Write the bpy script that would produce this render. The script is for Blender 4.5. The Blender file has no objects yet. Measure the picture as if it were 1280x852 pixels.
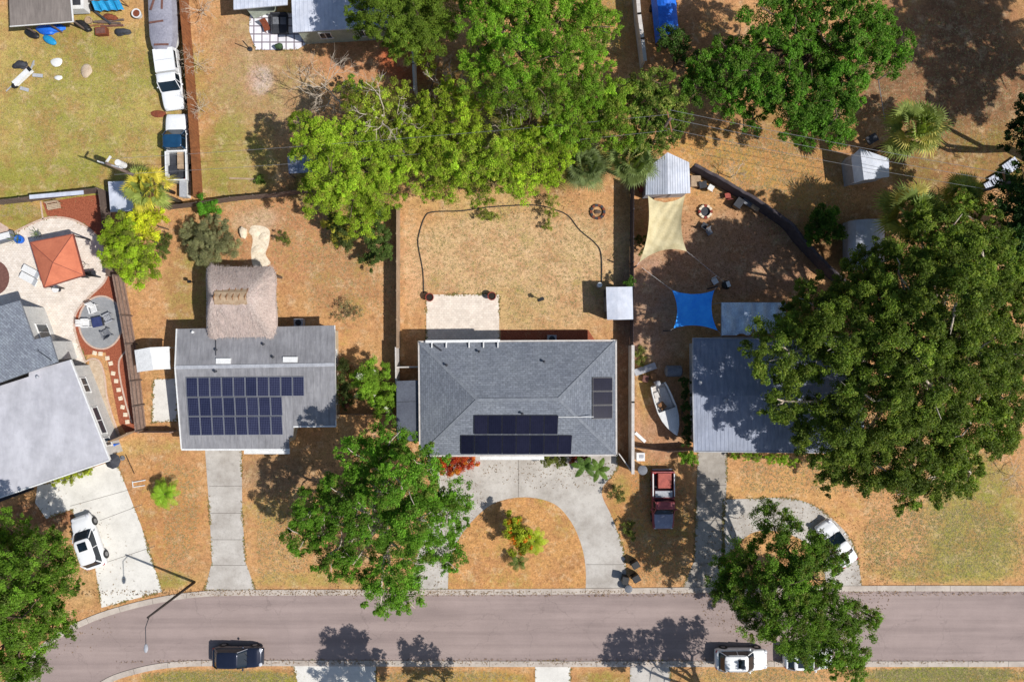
import bpy, bmesh, math, random
import numpy as np
from mathutils import Vector, Matrix
PI = math.pi
R = math.radians
random.seed(7)
scene = bpy.context.scene
C = scene.collection
CAMH = 60.0

def G(px, py, z=0.0):
    """drone-photo pixel -> metres on the level z (14 px per metre on the ground)"""
    k = (CAMH - z) / CAMH
    return Vector(((px - 640) / 14 * k, (426 - py) / 14 * k, z))

def lin(c):
    c = c / 255.0
    return c / 12.92 if c <= 0.04045 else ((c + 0.055) / 1.055) ** 2.4

def S(r, g, b, k=0.85):
    return (lin(r) * k, lin(g) * k, lin(b) * k, 1)

# ------------------------------------------------------------------ materials
def new_mat(name):
    m = bpy.data.materials.new(name)
    m.use_nodes = True
    nt = m.node_tree
    return m, nt, nt.nodes['Principled BSDF']

def N(nt, t, **kw):
    n = nt.nodes.new(t)
    for k, v in kw.items():
        setattr(n, k, v)
    return n

def noise(nt, vec, scale, detail=4, rough=0.6):
    n = N(nt, 'ShaderNodeTexNoise')
    n.inputs['Scale'].default_value = scale
    n.inputs['Detail'].default_value = detail
    n.inputs['Roughness'].default_value = rough
    if vec is not None:
        nt.links.new(vec, n.inputs['Vector'])
    return n.outputs['Fac']

def ramp(nt, fac, stops):
    r = N(nt, 'ShaderNodeValToRGB')
    e = r.color_ramp.elements
    while len(e) < len(stops):
        e.new(0.5)
    for i, (p, c) in enumerate(stops):
        e[i].position = p
        e[i].color = c if len(c) == 4 else (*c, 1)
    nt.links.new(fac, r.inputs['Fac'])
    return r.outputs['Color']

def mixc(nt, fac, a, b, blend='MIX'):
    m = N(nt, 'ShaderNodeMix', data_type='RGBA', blend_type=blend)
    for s, v in ((0, fac), (6, a), (7, b)):
        if isinstance(v, (int, float)):
            m.inputs[s].default_value = v
        elif isinstance(v, tuple):
            m.inputs[s].default_value = v
        else:
            nt.links.new(v, m.inputs[s])
    return m.outputs[2]

def coords(nt, kind='Object'):
    return N(nt, 'ShaderNodeTexCoord').outputs[kind]

def bump(nt, fac, bsdf, strength=0.3, dist=0.02):
    b = N(nt, 'ShaderNodeBump')
    b.inputs['Strength'].default_value = strength
    b.inputs['Distance'].default_value = dist
    nt.links.new(fac, b.inputs['Height'])
    nt.links.new(b.outputs['Normal'], bsdf.inputs['Normal'])

def mat(name, c1, c2=None, scale=3.0, rough=0.8, metal=0.0, bmp=0.2, dirt=0.25, spec=0.4, coat=0.0):
    """two-tone surface broken by large stains and fine grain"""
    m, nt, b = new_mat(name)
    co = coords(nt)
    if c2 is None:
        c2 = tuple(x * 0.72 for x in c1[:3]) + (1,)
    f = noise(nt, co, scale, 6, 0.65)
    col = ramp(nt, f, [(0.32, c2), (0.62, c1)])
    f2 = noise(nt, co, scale * 7, 3, 0.7)
    g = ramp(nt, f2, [(0.3, (1 - dirt,) * 3), (0.7, (1 + dirt * 0.3,) * 3)])
    col = mixc(nt, 1.0, col, g, 'MULTIPLY')
    nt.links.new(col, b.inputs['Base Color'])
    b.inputs['Roughness'].default_value = rough
    b.inputs['Metallic'].default_value = metal
    b.inputs['Specular IOR Level'].default_value = spec
    b.inputs['Coat Weight'].default_value = coat
    if bmp:
        bump(nt, f2, b, bmp, 0.02)
    return m

def streak_mat(name, c1, c2, ang=0, sx=1.0, sy=0.1, rough=0.6, metal=0.0):
    """weathered sheet metal / boards: stains stretched in one direction"""
    m, nt, b = new_mat(name)
    mp = N(nt, 'ShaderNodeMapping')
    mp.inputs['Scale'].default_value = (sx, sy, 1)
    mp.inputs['Rotation'].default_value = (0, 0, ang)
    co = coords(nt)
    nt.links.new(co, mp.inputs['Vector'])
    f = noise(nt, mp.outputs['Vector'], 2.2, 6, 0.7)
    col = ramp(nt, f, [(0.3, c2), (0.65, c1)])
    f2 = noise(nt, co, 0.5, 5, 0.6)
    g = ramp(nt, f2, [(0.3, (0.72,) * 3), (0.6, (1.0,) * 3)])
    col = mixc(nt, 0.9, col, g, 'MULTIPLY')
    f6 = noise(nt, co, 1.7, 9, 0.8)
    col = mixc(nt, ramp(nt, f6, [(0.54, (0, 0, 0)), (0.68, (0.35,) * 3)]), col, tuple(x * .62 for x in c2[:3]) + (1,))
    nt.links.new(col, b.inputs['Base Color'])
    b.inputs['Roughness'].default_value = rough
    b.inputs['Metallic'].default_value = metal
    bump(nt, f, b, 0.15, 0.01)
    return m

def shingle_mat(name, c1, c2, c3):
    m, nt, b = new_mat(name)
    uv = coords(nt, 'UV')
    br = N(nt, 'ShaderNodeTexBrick')
    br.inputs['Scale'].default_value = 1.0
    br.inputs['Brick Width'].default_value = 0.42
    br.inputs['Row Height'].default_value = 0.19
    br.inputs['Mortar Size'].default_value = 0.014
    br.inputs['Bias'].default_value = 0.0
    br.inputs['Color1'].default_value = c1
    br.inputs['Color2'].default_value = c2
    br.inputs['Mortar'].default_value = c3
    nt.links.new(uv, br.inputs['Vector'])
    f = noise(nt, uv, 5.0, 5, 0.75)
    g = ramp(nt, f, [(0.3, (0.62,) * 3), (0.72, (1.2,) * 3)])
    col = mixc(nt, 1.0, br.outputs['Color'], g, 'MULTIPLY')
    f2 = noise(nt, uv, 0.35, 4, 0.6)
    g2 = ramp(nt, f2, [(0.35, (0.86, 0.86, 0.88)), (0.65, (1.06, 1.05, 1.03))])
    col = mixc(nt, 1.0, col, g2, 'MULTIPLY')
    nt.links.new(col, b.inputs['Base Color'])
    b.inputs['Roughness'].default_value = 0.93
    bump(nt, f, b, 0.4, 0.02)
    return m

def solar_mat(name, base, line, cell=0.16, strength=1.0, rough=0.25):
    m, nt, b = new_mat(name)
    uv = coords(nt, 'UV')
    br = N(nt, 'ShaderNodeTexBrick')
    br.offset = 0.0
    br.inputs['Scale'].default_value = 1.0
    br.inputs['Brick Width'].default_value = cell
    br.inputs['Row Height'].default_value = cell
    br.inputs['Mortar Size'].default_value = 0.008
    br.inputs['Color1'].default_value = base
    br.inputs['Color2'].default_value = tuple(x * 1.25 for x in base[:3]) + (1,)
    br.inputs['Mortar'].default_value = line
    nt.links.new(uv, br.inputs['Vector'])
    oi = N(nt, 'ShaderNodeObjectInfo')
    tone = ramp(nt, oi.outputs['Random'], [(0.0, (0.75, 0.78, 0.85)), (1.0, (1.3, 1.25, 1.2))])
    dust = ramp(nt, noise(nt, coords(nt), 0.9, 5, 0.7), [(0.4, (0.9,) * 3), (0.7, (1.1, 1.1, 1.08))])
    cc_ = mixc(nt, 1.0, mixc(nt, 1.0, br.outputs['Color'], tone, 'MULTIPLY'), dust, 'MULTIPLY')
    nt.links.new(cc_, b.inputs['Base Color'])
    b.inputs['Roughness'].default_value = rough
    b.inputs['Specular IOR Level'].default_value = 0.22
    return m

def paver_mat(name, c1, c2, c3, w=0.3, h=0.2, mo=0.012):
    m, nt, b = new_mat(name)
    co = coords(nt)
    br = N(nt, 'ShaderNodeTexBrick')
    br.inputs['Scale'].default_value = 1.0
    br.inputs['Brick Width'].default_value = w
    br.inputs['Row Height'].default_value = h
    br.inputs['Mortar Size'].default_value = mo; br.offset = 0.5 if mo < .05 else 0.0
    br.inputs['Color1'].default_value = c1
    br.inputs['Color2'].default_value = c2
    br.inputs['Mortar'].default_value = c3
    nt.links.new(co, br.inputs['Vector'])
    f = noise(nt, co, 1.2, 6, 0.75)
    g = ramp(nt, f, [(0.3, (0.8,) * 3), (0.65, (1.06,) * 3)])
    col = mixc(nt, 1.0, br.outputs['Color'], g, 'MULTIPLY')
    nt.links.new(col, b.inputs['Base Color'])
    b.inputs['Roughness'].default_value = 0.9
    return m

def concrete_mat(name, c1, c2, c3):
    """worn slab: broad stains, fine pitting, a few dark drips"""
    m, nt, b = new_mat(name)
    co = coords(nt)
    f = noise(nt, co, 0.45, 8, 0.68)
    col = ramp(nt, f, [(0.33, c2), (0.6, c1)])
    f2 = noise(nt, co, 2.6, 8, 0.8)
    col = mixc(nt, ramp(nt, f2, [(0.52, (0, 0, 0)), (0.72, (0.5,) * 3)]), col, c3)
    f3 = noise(nt, co, 22, 3, 0.7)
    col = mixc(nt, 1.0, col, ramp(nt, f3, [(0.3, (0.86,) * 3), (0.7, (1.06,) * 3)]), 'MULTIPLY')
    nt.links.new(col, b.inputs['Base Color'])
    b.inputs['Roughness'].default_value = 0.92
    bump(nt, f3, b, 0.15, 0.01)
    return m

def leaf_mat(name, transl=0.35, rough=0.55):
    m, nt, b = new_mat(name)
    at = N(nt, 'ShaderNodeAttribute', attribute_name='tint')
    nt.links.new(at.outputs['Color'], b.inputs['Base Color'])
    b.inputs['Roughness'].default_value = rough
    b.inputs['Specular IOR Level'].default_value = 0.16
    tr = N(nt, 'ShaderNodeBsdfTranslucent')
    mx = mixc(nt, 1.0, at.outputs['Color'], (1.35, 1.5, 0.5, 1), 'MULTIPLY')
    nt.links.new(mx, tr.inputs['Color'])
    ms = N(nt, 'ShaderNodeMixShader')
    ms.inputs[0].default_value = transl
    nt.links.new(b.outputs[0], ms.inputs[1])
    nt.links.new(tr.outputs[0], ms.inputs[2])
    nt.links.new(ms.outputs[0], nt.nodes['Material Output'].inputs['Surface'])
    return m

def glass_mat(name, c, rough=0.08):
    m, nt, b = new_mat(name)
    b.inputs['Base Color'].default_value = c
    b.inputs['Roughness'].default_value = rough
    b.inputs['Specular IOR Level'].default_value = 0.7
    return m

M = {}
M['leaf'] = leaf_mat('leaves')
M['bark'] = mat('bark', S(120, 100, 85), S(80, 66, 55), 6, 0.95)
M['bark_pale'] = mat('pale_bark', S(212, 198, 180, 1), S(160, 145, 128, 1), 6, 0.95)
M['trunk_palm'] = mat('palm_trunk', S(130, 115, 95), S(90, 78, 60), 8, 0.95)
M['shingle'] = shingle_mat('shingle_grey_blue', S(134, 140, 150, .9), S(116, 122, 132, .9), S(100, 105, 114, .9))
M['shingle2'] = shingle_mat('shingle_grey', S(152, 160, 170), S(130, 136, 148), S(105, 110, 120))
M['metal_old'] = streak_mat('weathered_white_metal', S(160, 159, 162), S(130, 129, 133), 0, 2.0, 0.35)
M['metal_blue'] = streak_mat('blue_grey_metal', S(150, 157, 174, .95), S(122, 130, 150, .95), 0, 2.0, 0.3)
M['roof_white'] = streak_mat('white_membrane', S(208, 207, 213), S(192, 191, 198), 0, 1.0, 0.3)
M['roof_sheet'] = streak_mat('white_sheet_metal', S(222, 226, 238), S(195, 202, 218), 0, 1.0, 0.5)
M['roof_tar'] = streak_mat('brown_grey_roof', S(150, 140, 132), S(122, 112, 106), 0, 3.0, 0.3)
M['roof_flat'] = mat('flat_grey', S(98, 103, 115), S(84, 88, 100), 0.8, 0.9)
M['white'] = mat('white_paint', (0.78, 0.78, 0.77, 1), (0.68, 0.68, 0.67, 1), 2, 0.6)
M['white_vinyl'] = mat('white_vinyl', S(222, 216, 210), S(200, 192, 185), 2, 0.6)
M['stucco'] = mat('white_stucco', S(215, 215, 212), S(195, 196, 194), 1.5, 0.9)
M['stucco_green'] = mat('pale_green_stucco', S(190, 198, 182), S(168, 176, 160), 1.5, 0.9)
M['stucco_tan'] = mat('tan_stucco', S(205, 190, 165), S(185, 170, 146), 1.5, 0.9)
M['glass'] = glass_mat('window_glass', (0.03, 0.045, 0.06, 1))
M['glass_car'] = glass_mat('car_glass', (0.008, 0.016, 0.025, 1), 0.05)
M['black'] = mat('black_plastic', (0.012, 0.012, 0.014, 1), (0.02, 0.02, 0.022, 1), 3, 0.5)
M['rubber'] = mat('tyre_rubber', (0.018, 0.018, 0.018, 1), (0.03, 0.03, 0.03, 1), 5, 0.9)
M['chrome'] = mat('grey_alloy', (0.35, 0.35, 0.36, 1), (0.25, 0.25, 0.26, 1), 5, 0.35, 0.8)
M['wood_brown'] = streak_mat('brown_fence_wood', S(165, 105, 62), S(118, 70, 42), 0, 0.3, 3, 0.9)
M['wood_grey'] = streak_mat('grey_fence_wood', S(130, 112, 102), S(92, 76, 70), 0, 3, 0.5, 0.9)
M['wood_tan'] = streak_mat('tan_fence_wood', S(190, 165, 138), S(150, 124, 100), 0, 3, 0.5, 0.9)
M['wood_rail'] = mat('rail_wood', S(176, 150, 136), S(140, 114, 100), 4, 0.9)
M['fence_dark'] = mat('dark_screen', S(86, 78, 82, 1), S(64, 57, 62, 1), 3, 0.95)
M['lumber'] = mat('lumber', S(170, 125, 85), S(130, 90, 60), 5, 0.9)
M['planks'] = mat('red_brown_plank', S(130, 90, 80), S(105, 70, 62), 5, 0.9)
M['solar'] = solar_mat('blue_solar_cells', S(30, 33, 58), S(96, 102, 128))
M['solar_black'] = solar_mat('black_solar_cells', S(26, 27, 44), S(36, 38, 56), 0.18, 1, 0.12)
M['frame_silver'] = mat('panel_frame', (0.4, 0.41, 0.44, 1), (0.35, 0.36, 0.4, 1), 3, 0.4, 0.5)
M['frame_black'] = mat('black_frame', (0.012, 0.012, 0.018, 1), (0.02, 0.02, 0.03, 1), 3, 0.4)
M['concrete'] = concrete_mat('driveway_concrete', S(196, 190, 182, .95), S(166, 158, 149, .92), S(122, 113, 104, .9))
M['concrete_white'] = concrete_mat('clean_concrete', S(224, 220, 212, .96), S(206, 202, 194, .94), S(180, 175, 166, .92))
M['concrete_old'] = concrete_mat('old_concrete', S(180, 172, 162, .92), S(144, 135, 125, .9), S(110, 100, 90, .9))
M['kerb'] = concrete_mat('kerb_concrete', S(196, 184, 172, .95), S(168, 156, 145, .92), S(134, 122, 112, .9))
M['joint'] = mat('slab_joint', S(120, 112, 104), None, 3, 0.95)
M['paver'] = paver_mat('cream_pavers', S(228, 216, 202, 1), S(214, 200, 186, 1), S(198, 184, 170, 1))
M['paver_patio'] = paver_mat('patio_pavers', S(228, 218, 206, 1), S(212, 200, 186, 1), S(196, 182, 170, 1), 0.24, 0.16)
M['paver_grey'] = paver_mat('grey_gravel_pad', S(165, 166, 168), S(152, 154, 157), S(140, 142, 145), 0.15, 0.1)
M['paver_white'] = paver_mat('white_squares', S(232, 230, 236, 1), S(222, 220, 226, 1), S(140, 130, 138), 0.72, 0.72, 0.06)
M['paver_edge'] = mat('paver_border', S(222, 196, 178), S(196, 165, 148), 4, 0.9)
M['mulch'] = mat('red_mulch', S(184, 106, 76, .9), S(132, 66, 44, .9), 9, 0.95, 0, 0.6, 0.5)
M['sand'] = mat('pale_sand', S(215, 195, 170), S(190, 165, 138), 2.5, 0.95, 0, 0.3, 0.35)
M['limestone'] = mat('pale_stone', S(238, 224, 200, 1), S(208, 190, 164, 1), 4, 0.95, 0, 0.5, 0.3)
M['orange'] = mat('orange_canopy', S(206, 122, 90, .95), S(188, 106, 78, .92), 0.8, 0.85, 0, 0.1, 0.1)
M['red_brown'] = mat('canopy_trim', S(150, 85, 72), S(130, 72, 60), 2, 0.8)
M['beige_cloth'] = mat('beige_sail', S(224, 210, 168), S(198, 182, 138), 0.9, 0.85, 0, 0.15, 0.12)
M['blue_cloth'] = mat('blue_sail', S(60, 165, 250, 1.25), S(44, 142, 240, 1.15), 0.9, 0.8, 0, 0.15, 0.15)
M['pale_tarp'] = mat('pale_blue_sheet', S(226, 238, 250, 1), S(180, 198, 222, 1), 1.2, 0.6, 0, 0.3, 0.3)
M['blue_tarp'] = mat('blue_tarp', S(34, 115, 225, 1), S(26, 90, 195, 1), 1.5, 0.5, 0, 0.3, 0.2)
M['cyan'] = mat('cyan_plastic', S(40, 165, 220), S(25, 135, 195), 2, 0.5)
M['red'] = mat('faded_red', S(190, 92, 76), S(150, 66, 56), 2.5, 0.6, 0, 0.1, 0.3)
M['red_dark'] = mat('dark_red', S(182, 92, 94), S(140, 58, 66), 2.5, 0.45, 0, 0.1, 0.25)
M['terracotta'] = mat('terracotta', S(160, 70, 55), S(125, 50, 42), 4, 0.8)
M['grey'] = mat('mid_grey', S(135, 138, 145), S(105, 108, 116), 2, 0.7)
M['grey_light'] = mat('light_grey', S(188, 190, 196), S(165, 167, 174), 2, 0.7)
M['grey_dark'] = mat('dark_grey', S(66, 68, 76), S(46, 48, 54), 2, 0.7)
M['grey_tarp'] = mat('grey_tarp', S(165, 164, 176), S(142, 141, 155), 1.0, 0.7, 0, 0.3)
M['tan_box'] = mat('tan_surface', S(196, 170, 140), S(165, 138, 110), 3, 0.8)
M['rust'] = mat('rust', S(150, 80, 52), S(105, 55, 38), 6, 0.85)
M['paint_white'] = mat('car_white', (0.78, 0.79, 0.8, 1), (0.74, 0.75, 0.76, 1), 0.6, 0.3, 0, 0, 0.05, 0.5, 0.6)
M['paint_navy'] = mat('car_navy', S(34, 40, 60), S(28, 34, 52), 0.6, 0.22, 0.3, 0, 0.05, 0.5, 0.8)
M['paint_blue'] = mat('truck_blue', S(30, 78, 115), S(22, 62, 96), 0.8, 0.3, 0, 0, 0.1, 0.5, 0.5)
M['paint_grey'] = mat('truck_faded', S(168, 170, 190), S(140, 140, 160), 2, 0.5, 0, 0.1, 0.3)
M['lamp_clear'] = mat('lamp_lens', (0.6, 0.62, 0.65, 1), (0.5, 0.5, 0.55, 1), 3, 0.1)
M['lamp_red'] = mat('lamp_red', (0.35, 0.01, 0.01, 1), (0.3, 0.01, 0.01, 1), 3, 0.2)
M['cable'] = mat('cable_dark', (0.02, 0.02, 0.02, 1), (0.03, 0.03, 0.03, 1), 3, 0.7)
M['wire_al'] = mat('aluminium_wire', (0.3, 0.3, 0.31, 1), (0.25, 0.25, 0.25, 1), 3, 0.4, 0.4)
M['pole_dark'] = mat('dark_pole', S(62, 54, 50), S(45, 40, 38), 4, 0.8)
M['terracotta_soil'] = mat('potting_soil', (0.03, 0.02, 0.015, 1), None, 8, 0.95)

def thatch_mat():
    m, nt, b = new_mat('thatch')
    uv = coords(nt, 'UV')
    mp = N(nt, 'ShaderNodeMapping')
    mp.inputs['Scale'].default_value = (14, 1.6, 1)
    nt.links.new(uv, mp.inputs['Vector'])
    f = noise(nt, mp.outputs['Vector'], 1.0, 6, 0.8)
    col = ramp(nt, f, [(0.28, S(132, 116, 110, .95)), (0.5, S(186, 168, 160, .95)), (0.72, S(220, 204, 196, .95))])
    f2 = noise(nt, uv, 1.1, 4, 0.6)
    col = mixc(nt, 1.0, col, ramp(nt, f2, [(0.3, (0.78, 0.76, 0.76)), (0.65, (1.05, 1.03, 1.0))]), 'MULTIPLY')
    nt.links.new(col, b.inputs['Base Color'])
    b.inputs['Roughness'].default_value = 0.98
    bump(nt, f, b, 0.9, 0.06)
    return m
M['thatch'] = thatch_mat()

def asphalt_mat():
    m, nt, b = new_mat('asphalt')
    co = coords(nt)
    mp = N(nt, 'ShaderNodeMapping')
    mp.inputs['Scale'].default_value = (0.05, 1.1, 1)
    nt.links.new(co, mp.inputs['Vector'])
    f = noise(nt, mp.outputs['Vector'], 1.0, 5, 0.6)
    col = ramp(nt, f, [(0.35, S(150, 133, 128, .85)), (0.62, S(166, 148, 142, .87))])
    f2 = noise(nt, co, 0.35, 5, 0.65)
    col = mixc(nt, 1.0, col, ramp(nt, f2, [(0.3, (0.9,) * 3), (0.7, (1.06,) * 3)]), 'MULTIPLY')
    f3 = noise(nt, co, 18, 3, 0.8)
    col = mixc(nt, 1.0, col, ramp(nt, f3, [(0.3, (0.84,) * 3), (0.7, (1.12,) * 3)]), 'MULTIPLY')
    f5 = noise(nt, co, 1.7, 7, 0.85)
    col = mixc(nt, ramp(nt, f5, [(0.64, (0, 0, 0)), (0.8, (0.5,) * 3)]), col, S(112, 100, 98))
    vo = N(nt, 'ShaderNodeTexVoronoi', feature='DISTANCE_TO_EDGE')
    vo.inputs['Scale'].default_value = 0.16
    mpc = N(nt, 'ShaderNodeMapping'); nt.links.new(co, mpc.inputs['Vector'])
    ds = N(nt, 'ShaderNodeTexNoise'); ds.inputs['Scale'].default_value = 0.9; ds.inputs['Detail'].default_value = 6; nt.links.new(co, ds.inputs['Vector'])
    va = N(nt, 'ShaderNodeVectorMath', operation='MULTIPLY_ADD'); nt.links.new(ds.outputs['Color'], va.inputs[0]); va.inputs[1].default_value = (2.2, 2.2, 0); nt.links.new(co, va.inputs[2])
    nt.links.new(va.outputs[0], vo.inputs['Vector'])
    col = mixc(nt, ramp(nt, vo.outputs['Distance'], [(0.0, (0.28,) * 3), (0.006, (0, 0, 0))]), col, S(96, 84, 80))
    nt.links.new(col, b.inputs['Base Color'])
    b.inputs['Roughness'].default_value = 0.95
    bump(nt, f3, b, 0.25, 0.01)
    return m
M['asphalt'] = asphalt_mat()

def ground_mat():
    m, nt, b = new_mat('dry_lawn')
    co = coords(nt)
    at = N(nt, 'ShaderNodeAttribute', attribute_name='zone')
    gr = N(nt, 'ShaderNodeAttribute', attribute_name='green')
    col = at.outputs['Color']
    f1 = noise(nt, co, 0.16, 5, 0.6)
    f2 = noise(nt, co, 0.62, 9, 0.78)
    f3 = noise(nt, co, 2.6, 8, 0.8)
    f4 = noise(nt, co, 9, 5, 0.8)
    ad = N(nt, 'ShaderNodeMath', operation='ADD')
    nt.links.new(f1, ad.inputs[0]); nt.links.new(f2, ad.inputs[1])
    ad2 = N(nt, 'ShaderNodeMath', operation='ADD')
    nt.links.new(ad.outputs[0], ad2.inputs[0]); nt.links.new(f3, ad2.inputs[1])
    ad3 = N(nt, 'ShaderNodeMath', operation='ADD')
    nt.links.new(ad2.outputs[0], ad3.inputs[0]); nt.links.new(gr.outputs['Fac'], ad3.inputs[1])
    mr = N(nt, 'ShaderNodeMapRange')
    mr.inputs['From Min'].default_value = 1.5
    mr.inputs['From Max'].default_value = 1.86
    nt.links.new(ad3.outputs[0], mr.inputs['Value'])
    # broad drift between straw and pinkish tan
    col = mixc(nt, 1.0, col, ramp(nt, f1, [(0.35, (0.92, 0.96, 0.9)), (0.62, (1.06, 1.0, 1.02))]), 'MULTIPLY')
    gcol = mixc(nt, f4, S(104, 116, 44, .9), S(160, 158, 76, .9))
    gm = mixc(nt, 1.0, mr.outputs[0], (0.8, 0.8, 0.8, 1), 'MULTIPLY')
    col = mixc(nt, gm, col, gcol)
    bp = ramp(nt, noise(nt, co, 0.42, 8, 0.74), [(0.47, (0, 0, 0)), (0.6, (0.55,) * 3)])
    col = mixc(nt, bp, col, S(176, 126, 90, .9))
    bp2 = ramp(nt, noise(nt, co, 0.7, 9, 0.8), [(0.52, (0, 0, 0)), (0.64, (0.55,) * 3)])
    col = mixc(nt, bp2, col, S(212, 186, 152, .95))
    lt = ramp(nt, noise(nt, co, 4.2, 9, 0.85), [(0.53, (0, 0, 0)), (0.62, (0.6,) * 3)])
    col = mixc(nt, lt, col, S(128, 96, 72, .9))
    lt2 = ramp(nt, noise(nt, co, 1.35, 9, 0.8), [(0.54, (0, 0, 0)), (0.66, (0.5,) * 3)])
    col = mixc(nt, lt2, col, S(150, 118, 82, .9))
    col = mixc(nt, 1.0, col, ramp(nt, f3, [(0.34, (0.6, 0.61, 0.54)), (0.5, (1.0,) * 3), (0.68, (1.3, 1.27, 1.24))]), 'MULTIPLY')
    col = mixc(nt, 1.0, col, ramp(nt, f4, [(0.34, (0.66, 0.66, 0.6)), (0.66, (1.27, 1.26, 1.26))]), 'MULTIPLY')
    nt.links.new(col, b.inputs['Base Color'])
    b.inputs['Roughness'].default_value = 0.97
    b.inputs['Specular IOR Level'].default_value = 0.1
    bump(nt, f4, b, 0.6, 0.05)
    return m
M['ground'] = ground_mat()

# ------------------------------------------------------------------ object helpers
ORG = {}
def tag(o, label=None, cat=None, group=None, kind=None):
    if label: o['label'] = label
    if cat: o['category'] = cat
    if group: o['group'] = group
    if kind: o['kind'] = kind
    return o

def thing(name, label, cat, loc=(0, 0, 0), rz=0.0, group=None):
    o = bpy.data.objects.new(name, None)
    o.empty_display_size = 0.3
    C.objects.link(o)
    o.location = loc
    o.rotation_euler = (0, 0, rz)
    tag(o, label, cat, group)
    ORG[o.name] = Vector(loc)
    return o

def kids(o):
    return [c for c in bpy.data.objects if c.parent == o]

def copy_tree(o, parent=None, tree=None):
    c = o.copy()
    C.objects.link(c)
    if parent: c.parent = parent
    for ch in kids(o):
        copy_tree(ch, c)
    return c

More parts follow.
